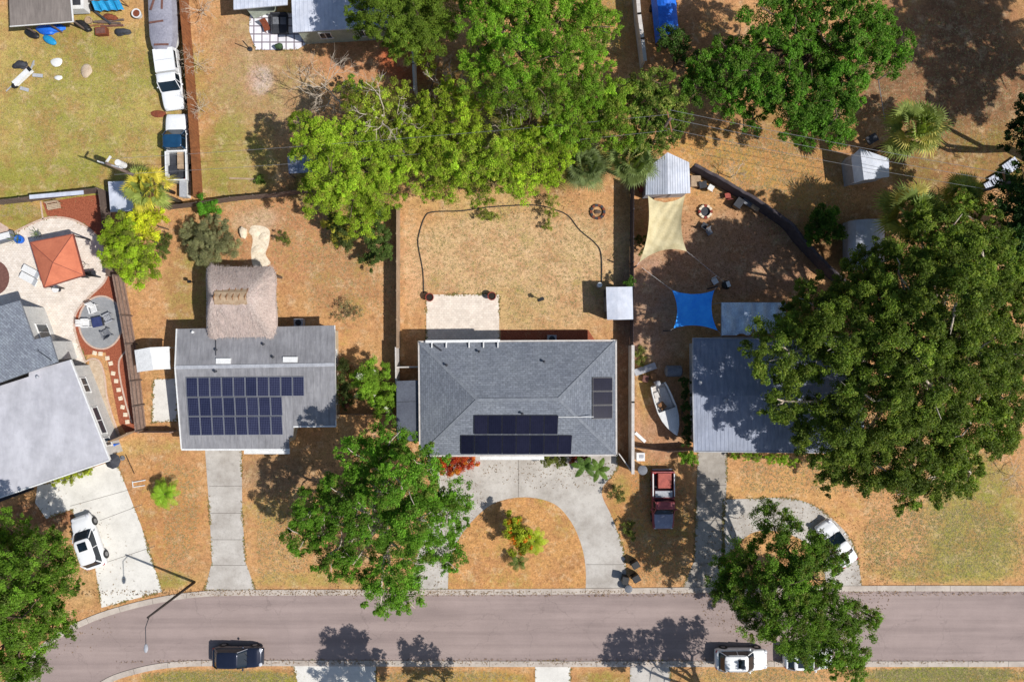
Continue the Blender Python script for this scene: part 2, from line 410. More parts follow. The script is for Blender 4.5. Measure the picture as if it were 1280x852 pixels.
class MB:
    def __init__(s):
        s.v = []; s.f = []; s.uv = None
    def add(s, verts, faces):
        n = len(s.v)
        s.v += [tuple(p) for p in verts]
        s.f += [tuple(i + n for i in f) for f in faces]
        return s
    def box(s, cx, cy, z0, sx, sy, sz, rot=0.0, taper=1.0):
        c, d = math.cos(rot), math.sin(rot)
        vs = []
        for z, k in ((z0, 1.0), (z0 + sz, taper)):
            for a, b in ((-1, -1), (1, -1), (1, 1), (-1, 1)):
                x, y = a * sx / 2 * k, b * sy / 2 * k
                vs.append((cx + x * c - y * d, cy + x * d + y * c, z))
        return s.add(vs, [(3, 2, 1, 0), (4, 5, 6, 7), (0, 1, 5, 4), (1, 2, 6, 5), (2, 3, 7, 6), (3, 0, 4, 7)])
    def prism(s, pts, z0, z1):
        n = len(pts)
        a = sum(pts[i][0] * pts[(i + 1) % n][1] - pts[(i + 1) % n][0] * pts[i][1] for i in range(n))
        if a < 0: pts = pts[::-1]
        vs = [(p[0], p[1], z0) for p in pts] + [(p[0], p[1], z1) for p in pts]
        fs = [tuple(range(n - 1, -1, -1)), tuple(range(n, 2 * n))]
        fs += [(i, (i + 1) % n, n + (i + 1) % n, n + i) for i in range(n)]
        return s.add(vs, fs)
    def beam(s, a, b, w, h=None):
        a, b = Vector(a), Vector(b); h = h or w
        d = (b - a).normalized()
        up = Vector((0, 0, 1)) if abs(d.z) < 0.95 else Vector((1, 0, 0))
        x = d.cross(up).normalized() * w / 2
        y = x.cross(d).normalized() * h / 2
        vs = [p + q for p in (a, b) for q in (-x - y, x - y, x + y, -x + y)]
        return s.add(vs, [(3, 2, 1, 0), (4, 5, 6, 7), (0, 1, 5, 4), (1, 2, 6, 5), (2, 3, 7, 6), (3, 0, 4, 7)])
    def tube(s, pts, rad, n=6, cap=True):
        pts = [Vector(p) for p in pts]
        rs = rad if isinstance(rad, (list, tuple)) else [rad] * len(pts)
        base = len(s.v); ref = None
        for i, p in enumerate(pts):
            d = (pts[min(i + 1, len(pts) - 1)] - pts[max(i - 1, 0)])
            d = d.normalized() if d.length > 1e-6 else Vector((0, 0, 1))
            if ref is None:
                ref = d.orthogonal().normalized()
            x = (ref - d * ref.dot(d))
            x = x.normalized() if x.length > 1e-5 else d.orthogonal().normalized()
            ref = x; y = d.cross(x)
            for k in range(n):
                t = 2 * PI * k / n
                s.v.append(tuple(p + (x * math.cos(t) + y * math.sin(t)) * rs[i]))
        for i in range(len(pts) - 1):
            for k in range(n):
                a = base + i * n + k; b = base + i * n + (k + 1) % n
                s.f.append((a, b, b + n, a + n))
        if cap:
            s.f.append(tuple(base + k for k in range(n - 1, -1, -1)))
            s.f.append(tuple(base + (len(pts) - 1) * n + k for k in range(n)))
        return s
    def cyl(s, cx, cy, z0, r, h, n=16, r2=None):
        return s.tube([(cx, cy, z0), (cx, cy, z0 + h)], [r, r if r2 is None else r2], n)
    def lathe(s, cx, cy, prof, n=16):
        base = len(s.v)
        for r, z in prof:
            for k in range(n):
                t = 2 * PI * k / n
                s.v.append((cx + r * math.cos(t), cy + r * math.sin(t), z))
        for i in range(len(prof) - 1):
            for k in range(n):
                a = base + i * n + k; b = base + i * n + (k + 1) % n
                s.f.append((a, b, b + n, a + n))
        s.f.append(tuple(base + k for k in range(n - 1, -1, -1)))
        s.f.append(tuple(base + (len(prof) - 1) * n + k for k in range(n)))
        return s
    def blob(s, c, r, seed=0, amp=0.2, seg=8, flat=1.0):
        rnd = random.Random(seed); base = len(s.v); rings = seg // 2 + 1
        ph = [rnd.uniform(0, 6.28) for _ in range(4)]
        for i in range(rings + 1):
            th = PI * i / rings
            for k in range(seg):
                p = 2 * PI * k / seg
                rr = 1 + amp * (math.sin(2 * p + ph[0]) * math.sin(th) * .6 + math.sin(3 * p + ph[1] + th) * .4 * math.sin(th)) + rnd.uniform(-amp, amp) * .4 * math.sin(th)
                s.v.append((c[0] + r[0] * rr * math.sin(th) * math.cos(p), c[1] + r[1] * rr * math.sin(th) * math.sin(p), c[2] + r[2] * math.cos(th) * flat))
        for i in range(rings):
            for k in range(seg):
                a = base + i * seg + k; b = base + i * seg + (k + 1) % seg
                s.f.append((a, a + seg, b + seg, b))
        return s
    def build(s, name, m, parent=None, origin=None, smooth=False, uv=False, label=None):
        me = bpy.data.meshes.new(name)
        if parent is not None:
            o0 = ORG.get(parent.name, Vector((0, 0, 0)))
            local = parent.name in LOCAL
            if local: o0 = Vector((0, 0, 0))
        elif origin is not None:
            o0 = Vector(origin)
        else:
            o0 = Vector((0, 0, 0))
        vs = [(x - o0.x, y - o0.y, z - o0.z) for x, y, z in s.v] if o0.length > 0 else s.v
        me.from_pydata(vs, [], s.f)
        me.validate()
        if smooth:
            me.polygons.foreach_set('use_smooth', [True] * len(me.polygons))
        if uv:
            slope_uv(me)
        o = bpy.data.objects.new(name, me)
        if m is not None:
            me.materials.append(m if not isinstance(m, str) else M[m])
        C.objects.link(o)
        if parent is not None:
            o.parent = parent
            ORG[o.name] = o0
            if parent.name in LOCAL: LOCAL.add(o.name)
        else:
            o.location = o0
            ORG[o.name] = o0
        if label: o['label'] = label
        return o
LOCAL = set()

def slope_uv(me):
    l = me.uv_layers.new(name='UVMap')
    for p in me.polygons:
        n = p.normal
        e = Vector((0, 0, 1)).cross(n)
        e = e.normalized() if e.length > 0.03 else Vector((1, 0, 0))
        g = n.cross(e).normalized()
        for li in p.loop_indices:
            v = me.vertices[me.loops[li].vertex_index].co
            l.data[li].uv = (v.dot(e), v.dot(g))

def local_thing(name, label, cat, loc, rz=0.0, group=None):
    """a thing whose parts are drawn in its own frame"""
    o = thing(name, label, cat, loc, rz, group)
    LOCAL.add(o.name)
    return o

def shell(verts, faces, t=0.15):
    """roof skin with thickness: verts are world points of the upper surface"""
    mb = MB(); n = len(verts)
    mb.v = [tuple(v) for v in verts] + [(v[0], v[1], v[2] - t) for v in verts]
    fs = []
    for f in faces:
        a = Vector((0, 0, 0))
        vs = [Vector(verts[i]) for i in f]
        nn = (vs[1] - vs[0]).cross(vs[2] - vs[0])
        fs.append(tuple(f) if nn.z > 0 else tuple(f[::-1]))
    edges = {}
    for f in fs:
        for i in range(len(f)):
            edges[(f[i], f[(i + 1) % len(f)])] = 1
    mb.f = list(fs) + [tuple(i + n for i in f[::-1]) for f in fs]
    for (a, b) in edges:
        if (b, a) not in edges:
            mb.f.append((a, a + n, b + n, b))
    return mb

def smooth_path(pts, n=8, closed=False):
    out = []; L = len(pts)
    rng = range(L if closed else L - 1)
    for i in rng:
        if closed:
            p = [pts[(i + k) % L] for k in (-1, 0, 1, 2)]
        else:
            p = [pts[max(i - 1, 0)], pts[i], pts[i + 1], pts[min(i + 2, L - 1)]]
        for k in range(n):
            t = k / n
            out.append(tuple(0.5 * (2 * p[1][j] + (p[2][j] - p[0][j]) * t + (2 * p[0][j] - 5 * p[1][j] + 4 * p[2][j] - p[3][j]) * t * t + (-p[0][j] + 3 * p[1][j] - 3 * p[2][j] + p[3][j]) * t ** 3) for j in range(len(p[1]))))
    if not closed: out.append(tuple(pts[-1]))
    return out

EDGES = []
def sheet(name, pts_px, m, z, smooth=0, kind='structure', thick=0.0):
    """a ground-level sheet given by its outline in the drone photo"""
    pts = [tuple(G(*p)[:2]) for p in pts_px]
    if smooth: pts = smooth_path(pts, smooth, True)
    if name in ('driveway', 'circular_driveway', 'patio', 'slab'): EDGES.append(pts)
    bm = bmesh.new()
    vs = [bm.verts.new((x, y, z)) for x, y in pts]
    f = bm.faces.new(vs)
    if f.normal.z < 0: f.normal_flip()
    bmesh.ops.triangulate(bm, faces=[f])
    for f in bm.faces:
        f.normal_update()
        if f.normal.z < 0: f.normal_flip()
    if thick:
        bnd = [e for e in bm.edges if len(e.link_faces) == 1]
        r = bmesh.ops.extrude_edge_only(bm, edges=bnd)
        for g in r['geom']:
            if isinstance(g, bmesh.types.BMVert): g.co.z -= thick
    me = bpy.data.meshes.new(name)
    bm.to_mesh(me); bm.free()
    me.materials.append(M[m])
    o = bpy.data.objects.new(name, me)
    C.objects.link(o)
    if kind: o['kind'] = kind
    return o

def strip(name, path_px, w, m, z0, z1, kind='structure', n=8, side=0):
    """a raised band of width w (m) along a path in the photo"""
    p = smooth_path([tuple(G(*q)[:2]) for q in path_px], n) if n else [tuple(G(*q)[:2]) for q in path_px]
    mb = MB(); vs = []
    for i, (x, y) in enumerate(p):
        a = p[max(i - 1, 0)]; b = p[min(i + 1, len(p) - 1)]
        d = Vector((b[0] - a[0], b[1] - a[1])).normalized(); nn = Vector((-d.y, d.x))
        l = nn * (w / 2 + side * w / 2); r = nn * (-w / 2 + side * w / 2)
        vs += [(x + l.x, y + l.y, z0), (x + l.x, y + l.y, z1), (x + r.x, y + r.y, z1), (x + r.x, y + r.y, z0)]
    fs = []
    for i in range(len(p) - 1):
        a = 4 * i
        for k in (0, 1, 2):
            fs.append((a + k, a + k + 4, a + k + 5, a + k + 1))
    mb.add(vs, fs)
    o = mb.build(name, m)
    if kind: o['kind'] = kind
    return o
# ------------------------------------------------------------------ ground
def desat(c, k=.04):
    c = np.array(c, np.float32); l = float(c[:3].mean()); c[:3] = c[:3] * (1 - k) + l * k
    return c

def make_ground():
    inner_x = np.arange(-56, 56.01, 0.3); inner_y = np.arange(-40, 40.01, 0.3)
    xs = np.concatenate([[-2500, -500, -150, -80], inner_x, [80, 150, 500, 2500]])
    ys = np.concatenate([[-2500, -500, -150, -70], inner_y, [70, 150, 500, 2500]])
    nx, ny = len(xs), len(ys)
    X, Y = np.meshgrid(xs, ys)
    rng = np.random.default_rng(3)
    Z = np.zeros_like(X)
    px = X * 14 + 640; py = 426 - Y * 14
    col = np.empty(X.shape + (4,), np.float32); col[...] = S(198, 152, 106, .93)
    grn = np.full(X.shape, -0.1, np.float32)
    # centre, radii (photo px), tone, strength, extra green
    zones = [
        (100, 120, 150, 130, (190, 172, 98), 1.0, 0.22), (60, 225, 110, 30, (182, 168, 82), .9, .3), (20, 60, 70, 60, (196, 168, 104), .8, .1),
        (330, 90, 80, 90, (188, 152, 116), 1.0, .06), (300, 200, 60, 60, (182, 158, 98), .9, .22), (450, 70, 70, 35, (196, 140, 102), .9, -.1),
        (510, 80, 40, 40, (190, 105, 66), .9, -.4), (325, 98, 16, 20, (206, 190, 184), .6, -.4),
        (30, 270, 40, 22, (184, 164, 84), .9, .35),
        (350, 300, 100, 60, (192, 140, 100), 1.0, -.05), (240, 350, 40, 70, (190, 146, 100), 1.0, .1), (430, 340, 50, 60, (188, 138, 98), .8, .05),
        (325, 275, 35, 20, (205, 180, 155), .6, -.3),
        (640, 330, 150, 90, (212, 176, 134), 1.0, -.03), (640, 380, 60, 30, (196, 162, 110), .5, .12), (520, 330, 25, 80, (212, 172, 134), .5, -.15),
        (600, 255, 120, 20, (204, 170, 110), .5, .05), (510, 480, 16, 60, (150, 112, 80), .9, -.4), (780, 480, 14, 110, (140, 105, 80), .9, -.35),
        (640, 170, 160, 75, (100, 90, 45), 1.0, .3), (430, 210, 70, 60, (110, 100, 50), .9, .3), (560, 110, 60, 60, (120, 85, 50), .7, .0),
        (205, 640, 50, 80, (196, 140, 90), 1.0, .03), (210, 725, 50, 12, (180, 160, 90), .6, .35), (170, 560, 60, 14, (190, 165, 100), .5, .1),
        (345, 660, 50, 75, (200, 152, 102), 1.0, .02), (345, 590, 55, 30, (150, 122, 95), .8, -.1), (390, 725, 80, 10, (200, 165, 100), .6, .2),
        (650, 690, 80, 60, (204, 150, 96), 1.0, .0), (820, 650, 60, 80, (196, 140, 88), 1.0, .0), (775, 610, 15, 22, (178, 155, 86), .5, .25),
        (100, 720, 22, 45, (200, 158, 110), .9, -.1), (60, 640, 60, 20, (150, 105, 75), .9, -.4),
        (980, 640, 110, 60, (210, 160, 106), 1.0, -.05), (1100, 690, 90, 40, (208, 160, 110), .9, .0), (1220, 650, 70, 80, (178, 158, 92), 1.0, .22), (1180, 715, 110, 12, (182, 165, 95), .6, .25),
        (280, 850, 110, 14, (176, 152, 62), 1.0, .3), (570, 850, 100, 14, (190, 146, 80), 1.0, .1), (750, 850, 40, 14, (180, 138, 84), 1.0, .1), (930, 850, 100, 14, (196, 156, 100), 1.0, .05), (1180, 845, 100, 12, (160, 160, 70), 1.0, .55),
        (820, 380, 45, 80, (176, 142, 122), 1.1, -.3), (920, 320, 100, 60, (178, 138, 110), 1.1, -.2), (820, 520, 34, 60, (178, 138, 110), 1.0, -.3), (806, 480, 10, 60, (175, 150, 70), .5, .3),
        (930, 200, 110, 50, (206, 152, 92), 1.0, .02), (1000, 230, 60, 40, (200, 150, 92), .8, .02), (1180, 90, 140, 110, (128, 94, 70), 1.0, -.1), (1200, 200, 100, 60, (140, 106, 68), 1.0, .0),  # far-right yards: brown soil with shade and vignetting put into its colour
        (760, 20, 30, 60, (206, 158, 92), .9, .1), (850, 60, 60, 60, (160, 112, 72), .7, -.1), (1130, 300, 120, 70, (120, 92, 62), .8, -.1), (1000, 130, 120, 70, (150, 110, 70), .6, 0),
    ]
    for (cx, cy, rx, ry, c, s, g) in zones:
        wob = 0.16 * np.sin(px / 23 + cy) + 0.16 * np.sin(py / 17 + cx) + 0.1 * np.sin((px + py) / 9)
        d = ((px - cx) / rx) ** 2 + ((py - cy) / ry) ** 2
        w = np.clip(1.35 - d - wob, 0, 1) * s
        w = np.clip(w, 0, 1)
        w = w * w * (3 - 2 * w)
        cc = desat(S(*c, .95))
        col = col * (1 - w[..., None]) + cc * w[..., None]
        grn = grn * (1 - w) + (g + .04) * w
    me = bpy.data.meshes.new('ground')
    nv = nx * ny
    co = np.stack([X.ravel(), Y.ravel(), Z.ravel()], 1).astype(np.float32)
    i = np.arange(nv).reshape(ny, nx)
    q = np.stack([i[:-1, :-1], i[:-1, 1:], i[1:, 1:], i[1:, :-1]], -1).reshape(-1, 4)
    mesh_np(me, co, q)
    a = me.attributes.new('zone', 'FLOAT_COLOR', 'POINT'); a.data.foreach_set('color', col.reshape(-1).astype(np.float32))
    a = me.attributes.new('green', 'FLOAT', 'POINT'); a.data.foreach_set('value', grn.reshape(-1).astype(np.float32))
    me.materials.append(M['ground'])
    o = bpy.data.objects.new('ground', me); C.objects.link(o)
    o['kind'] = 'structure'

def mesh_np(me, co, q):
    nf, k = q.shape
    me.vertices.add(len(co)); me.vertices.foreach_set('co', co.reshape(-1).astype(np.float32))
    me.loops.add(nf * k); me.loops.foreach_set('vertex_index', q.reshape(-1).astype(np.int32))
    me.polygons.add(nf)
    me.polygons.foreach_set('loop_start', (np.arange(nf) * k).astype(np.int32))
    me.polygons.foreach_set('loop_total', np.full(nf, k, np.int32))
    me.update(calc_edges=True)
make_ground()

# ------------------------------------------------------------------ road, kerbs, drives
top_edge = [(1700, 736), (1280, 735), (1060, 735), (640, 739), (320, 740), (250, 742), (200, 749), (150, 761), (110, 775), (70, 796), (30, 830), (-10, 880), (-60, 960)]
bot_edge = [(60, 960), (95, 885), (130, 853), (170, 838), (215, 830), (270, 828), (360, 828), (640, 829), (900, 829), (1280, 829), (1700, 829)]
sheet('road', smooth_path(top_edge, 6) + smooth_path(bot_edge, 6), 'asphalt', 0.012)
strip('kerb', top_edge, 0.5, 'kerb', 0.0, 0.07, n=6)
strip('kerb', bot_edge, 0.5, 'kerb', 0.0, 0.07, n=6)
sheet('driveway', [(47, 606), (60, 603), (137, 577), (148, 583), (176, 655), (203, 739), (160, 750), (127, 759), (119, 708), (104, 672), (90, 636), (58, 648), (44, 628)], 'concrete_white', 0.02)
sheet('driveway', [(256, 556), (302, 556), (303, 640), (307, 702), (320, 738), (256, 738), (265, 702), (262, 640)], 'concrete', 0.02)
kj = MB()
for edge in (top_edge, bot_edge):
    pth = smooth_path([tuple(G(*q)[:2]) for q in edge], 40); acc = 0
    for i in range(1, len(pth)):
        d = Vector((pth[i][0] - pth[i - 1][0], pth[i][1] - pth[i - 1][1])); acc += d.length
        if acc > 3.0:
            acc = 0; kj.box(pth[i][0], pth[i][1], .066, .03, .5, .008, math.atan2(d.y, d.x))
kj.build('kerb_joint', 'joint')['kind'] = 'structure'
arc_out = smooth_path([(772, 568), (770, 588), (752, 613), (765, 646), (777, 679), (782, 702), (783, 737)], 5)
arc_in = smooth_path([(513, 737), (519, 702), (530, 665), (544, 632), (548, 608), (536, 585), (535, 562)], 5)
sheet('circular_driveway', arc_out + arc_in, 'concrete', 0.02)
isl = smooth_path([(560, 736), (562, 705), (572, 676), (593, 648), (619, 628), (656, 621), (692, 629), (714, 652), (727, 682), (732, 710), (732, 736)], 5)
# the planted island inside the circular drive
def ground_patch(name, pts, z, c, g):
    p = [G(*q)[:2] for q in pts]
    bm = bmesh.new(); f = bm.faces.new([bm.verts.new((x, y, z)) for x, y in p])
    if f.normal.z < 0: f.normal_flip()
    bmesh.ops.triangulate(bm, faces=[f])
    me = bpy.data.meshes.new(name); bm.to_mesh(me); bm.free()
    n = len(me.vertices)
    a = me.attributes.new('zone', 'FLOAT_COLOR', 'POINT'); a.data.foreach_set('color', np.tile(desat(S(*c, .95)), n))
    a = me.attributes.new('green', 'FLOAT', 'POINT'); a.data.foreach_set('value', np.full(n, g, np.float32))
    me.materials.append(M['ground'])
    o = bpy.data.objects.new(name, me); C.objects.link(o); o['kind'] = 'structure'
ground_patch('lawn_island', isl, 0.035, (204, 150, 96), 0.02)
sheet('driveway', [(872, 560), (909, 560), (908, 610), (904, 660), (905, 700), (912, 738), (852, 738), (868, 700), (870, 640)], 'concrete_old', 0.02)
lo = smooth_path([(904, 624), (934, 623), (980, 622), (1014, 630), (1049, 656), (1069, 687), (1078, 737)], 5)
li = smooth_path([(1034, 737), (1026, 700), (1004, 676), (975, 664), (945, 664), (926, 676), (904, 700)], 5)
sheet('circular_driveway', lo + li, 'concrete', 0.024)
for pts in ([(365, 826), (470, 826), (470, 900), (385, 900)], [(669, 826), (713, 826), (713, 900), (669, 900)], [(788, 826), (838, 826), (838, 900), (786, 900)]):
    sheet('driveway', pts, 'concrete_white' if pts[0][0] < 700 else 'concrete', 0.02)
for a, b in (((262, 607), (303, 607)), ((263, 641), (304, 641)), ((264, 674), (306, 674)), ((264, 706), (308, 706)),
             ((869, 704), (905, 704)), ((870, 650), (905, 650)), ((871, 606), (908, 606)), ((733, 705), (780, 705)), ((125, 650), (178, 630)), ((122, 706), (194, 682)), ((88, 632), (160, 612)),
             ((648, 570), (648, 621))):
    p, q = G(*a), G(*b)
    o = MB().beam((p.x, p.y, .021), (q.x, q.y, .021), .035, .008).build('slab_joint', 'joint'); o['kind'] = 'structure'
# kerb joints every 3 m
for e, yy in ((range(330, 1280, 44), 0), (range(230, 1280, 44), 1)):
    pass
sheet('patio', [(533, 368), (624, 368), (624, 430), (533, 430)], 'paver', 0.02)
sheet('mulch_bed', [(626, 412), (735, 412), (745, 427), (735, 432), (626, 432)], 'mulch', 0.016, 0)
sheet('slab', [(192, 474), (221, 473), (221, 526), (190, 528)], 'concrete_white', 0.02)
sheet('slab', [(258, 334), (345, 340), (346, 397), (344, 425), (258, 425)], 'concrete_white', 0.02)
sheet('sand_patch', [(313, 284), (325, 282), (337, 288), (336, 305), (332, 318), (338, 330), (318, 334), (314, 315), (316, 300)], 'limestone', 0.014, 4)
sheet('patio', [(312, 16), (400, 16), (410, 45), (382, 52), (382, 56), (372, 62), (342, 63), (320, 63), (312, 40)], 'paver_white', 0.03)
# left garden: cream patio, mulch, borders
sheet('mulch_bed', [(53, 253), (100, 246), (137, 242), (141, 300), (145, 350), (162, 440), (173, 540), (158, 542), (149, 528), (132, 440), (95, 445), (90, 380), (112, 345), (60, 272)], 'mulch', 0.012)
patio_pts = smooth_path([(-40, 305), (16, 292), (30, 284), (62, 272), (95, 276), (122, 296), (135, 325), (132, 350), (113, 370), (97, 388), (93, 405), (98, 428), (107, 450), (100, 470), (60, 440), (20, 400), (-40, 400)], 5, True)
sheet('patio', patio_pts, 'paver_patio', 0.018)
strip('paver_border', [(16, 292), (30, 284), (62, 272), (95, 276), (122, 296), (135, 325), (132, 350), (113, 370), (97, 388), (93, 405), (98, 428), (107, 452)], 0.16, 'paver_edge', 0.0, 0.05)
strip('paver_border', [(51, 252), (54, 274)], 0.12, 'paver_edge', 0.0, 0.05, n=2)
cir = [(127 + 28 * math.cos(t) * (1 if math.cos(t) < 0 else .95), 403 + 33 * math.sin(t)) for t in [k * PI / 16 for k in range(32)]]
sheet('fire_pit_pad', cir, 'paver_grey', 0.022)
strip('paver_border', cir + [cir[0]], 0.14, 'paver_edge', 0.0, 0.05, n=2)
sheet('side_lawn', [(112, 449), (124, 450), (131, 470), (134, 495), (141, 520), (151, 548), (135, 540), (120, 500), (110, 470)], 'sand', 0.016)
strip('paver_border', [(107, 452), (116, 448), (125, 452), (131, 470), (134, 495), (141, 520), (150, 545)], 0.13, 'paver_edge', 0.0, 0.06)
strip('paver_border', [(157, 439), (149, 452), (151, 475), (158, 505), (165, 528)], 0.13, 'paver_edge', 0.0, 0.06)
half = [(-8 + 20 * math.cos(t), 347 + 22 * math.sin(t)) for t in [k * PI / 12 for k in range(24)]]
sheet('dark_strip', [(-20, 626), (0, 620), (40, 606), (43, 611), (0, 627), (-20, 634)], 'frame_black', 0.022)  # flat near-black strip along the front of the white-roofed house
sheet('round_terrace', half, 'planks', 0.026)
sheet('stone_terrace', [(-30, 270), (-5, 275), (10, 284), (16, 296), (-30, 300)], 'paver_edge', 0.024)
STONES = [(118.6, 441), (126, 442), (134.5, 447.5), (138.7, 454), (141.7, 466.4), (145.5, 476), (148.6, 487), (151, 497.6), (153.5, 508.5), (157, 518), (159.5, 527)]
words = ['nearest the fire pit pad', 'second from the fire pit pad', 'third from the fire pit pad', 'fourth from the fire pit pad', 'fifth from the fire pit pad', 'sixth from the fire pit pad', 'seventh from the fire pit pad', 'fourth from the fence gate end', 'third from the fence gate end', 'second from the fence gate end', 'the shaded last one']
for i, (x, y) in enumerate(STONES):
    p = G(x, y)
    o = MB().box(p.x, p.y, 0.012, .36, .34, .045, rot=R(-12 + 9 * (i % 4))).build('stepping_stone', 'limestone', origin=p)
    tag(o, 'white stepping stone in the red mulch path, ' + words[i], 'stepping stone', 'stepping stones along the red mulch path')
NLEAF = 0
# ------------------------------------------------------------------ vegetation
def leaf_cloud(c, rad, n, size, rng, shell=0.5, upb=0.25):
    """n leaf centres and normals in an ellipsoid about c"""
    d = rng.normal(size=(n, 3)); d /= np.linalg.norm(d, axis=1)[:, None]
    low = d[:, 2] < -0.25
    d[low, 2] *= -0.6
    r = shell + (1 - shell) * rng.random(n) ** 0.6
    r = np.where(rng.random(n) < .15, r * rng.uniform(1.1, 1.5, n), r)
    p = c + d * r[:, None] * rad
    nrm = d * 0.5 + rng.normal(size=(n, 3)) * 0.42 + np.array([0, 0, upb + .15])
    return p, nrm / np.linalg.norm(nrm, axis=1)[:, None]

def crown_object(root, lobes, size, lai, tint, seed, var=0.25, yellow=None, yfrac=0.0, sub=9, name='crown', subr=0.42, org=None):
    """lobes: (centre, radius, zradius) in metres; builds one leaf mesh of uneven clumps"""
    rng = np.random.default_rng(seed)
    P = []; NR = []; T = []
    base = np.array(tint[:3]) * 1.04
    for (c, r, rz) in lobes:
        c = np.array(c, float)
        ns = max(6, int(sub * 1.5 * (r / 1.6) ** 1.5))
        k = np.arange(ns) + 0.5
        ph = np.arccos(1 - 1.25 * k / ns); th = PI * (1 + 5 ** .5) * k + rng.uniform(0, 6)
        dirs = np.stack([np.cos(th) * np.sin(ph), np.sin(th) * np.sin(ph), np.cos(ph)], 1) + rng.normal(size=(ns, 3)) * .16
        lt = 1 + rng.normal() * 0.1
        for d in dirs:
            rs = r * subr * rng.uniform(.6, 1.15) * min(1, (1.5 / r)) ** .5
            cc = c + d * np.array([r - rs * .55, r - rs * .55, rz * .85])
            n = int(lai * 6.2 * rs * rs)
            # each sub-lobe is itself a few leafy sprays
            m = max(4, int(12 * rs / .8))
            tt = lt * (1 + rng.normal() * var * .55)
            for _ in range(m):
                q = rng.normal(size=3); q /= np.linalg.norm(q); q[2] = abs(q[2]) * .9 - .3; q *= rng.uniform(.55, 1.1)
                sc = cc + q * rs * .8
                sr = rs * (rng.uniform(.26, .48) if rs > .45 else rng.uniform(.5, .85))
                a, b = leaf_cloud(sc, np.array([sr, sr, sr * .75]) * rng.uniform(.7, 1.4, 3), max(4, n // m), size, rng, .35)
                tv = tt * (1 + rng.normal() * var * .5)
                colr = base * tv
                if yfrac and rng.random() < yfrac:
                    colr = np.array(yellow[:3]) * tv
                cl = colr[None, :] * (1 + rng.normal(size=(len(a), 1)) * .16) * (1 + rng.normal(size=(len(a), 3)) * .05)
                P.append(a); NR.append(b); T.append(cl)
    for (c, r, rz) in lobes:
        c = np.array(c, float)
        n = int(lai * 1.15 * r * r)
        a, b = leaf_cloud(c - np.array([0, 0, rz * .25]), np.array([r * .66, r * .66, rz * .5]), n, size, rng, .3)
        P.append(a); NR.append(b); T.append(base[None, :] * .8 * (1 + rng.normal(size=(n, 1)) * .2) * np.ones((1, 3)))  # inner leaves tinted darker, the crown's inner shade put into their colour
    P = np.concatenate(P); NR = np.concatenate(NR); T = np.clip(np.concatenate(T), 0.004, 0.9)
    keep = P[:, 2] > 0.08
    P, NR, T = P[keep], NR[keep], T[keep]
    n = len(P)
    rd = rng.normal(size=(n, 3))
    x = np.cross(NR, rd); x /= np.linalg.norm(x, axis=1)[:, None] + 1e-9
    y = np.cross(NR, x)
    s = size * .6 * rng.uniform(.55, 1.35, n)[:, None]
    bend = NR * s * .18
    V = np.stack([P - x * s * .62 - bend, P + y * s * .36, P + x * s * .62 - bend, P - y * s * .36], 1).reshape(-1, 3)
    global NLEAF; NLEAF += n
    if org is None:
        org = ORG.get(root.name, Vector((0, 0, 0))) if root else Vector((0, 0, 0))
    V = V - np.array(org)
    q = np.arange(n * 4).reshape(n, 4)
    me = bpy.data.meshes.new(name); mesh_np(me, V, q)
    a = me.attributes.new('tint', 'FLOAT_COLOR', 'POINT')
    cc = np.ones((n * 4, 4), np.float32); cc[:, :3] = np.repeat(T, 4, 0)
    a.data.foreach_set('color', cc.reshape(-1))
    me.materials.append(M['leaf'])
    o = bpy.data.objects.new(name, me); C.objects.link(o)
    if root: o.parent = root
    else: o.location = org
    return o

def limb(mb, a, b, r0, r1, rnd, wob=.12, n=5):
    a, b = Vector(a), Vector(b); L = (b - a).length
    pts = []
    for i in range(n + 1):
        t = i / n
        w = math.sin(PI * t) * L * wob
        pts.append(a.lerp(b, t) + Vector((rnd.uniform(-1, 1), rnd.uniform(-1, 1), rnd.uniform(-.2, .8))) * w * .6)
    mb.tube(pts, [r0 + (r1 - r0) * i / n for i in range(n + 1)], 6)
    return pts

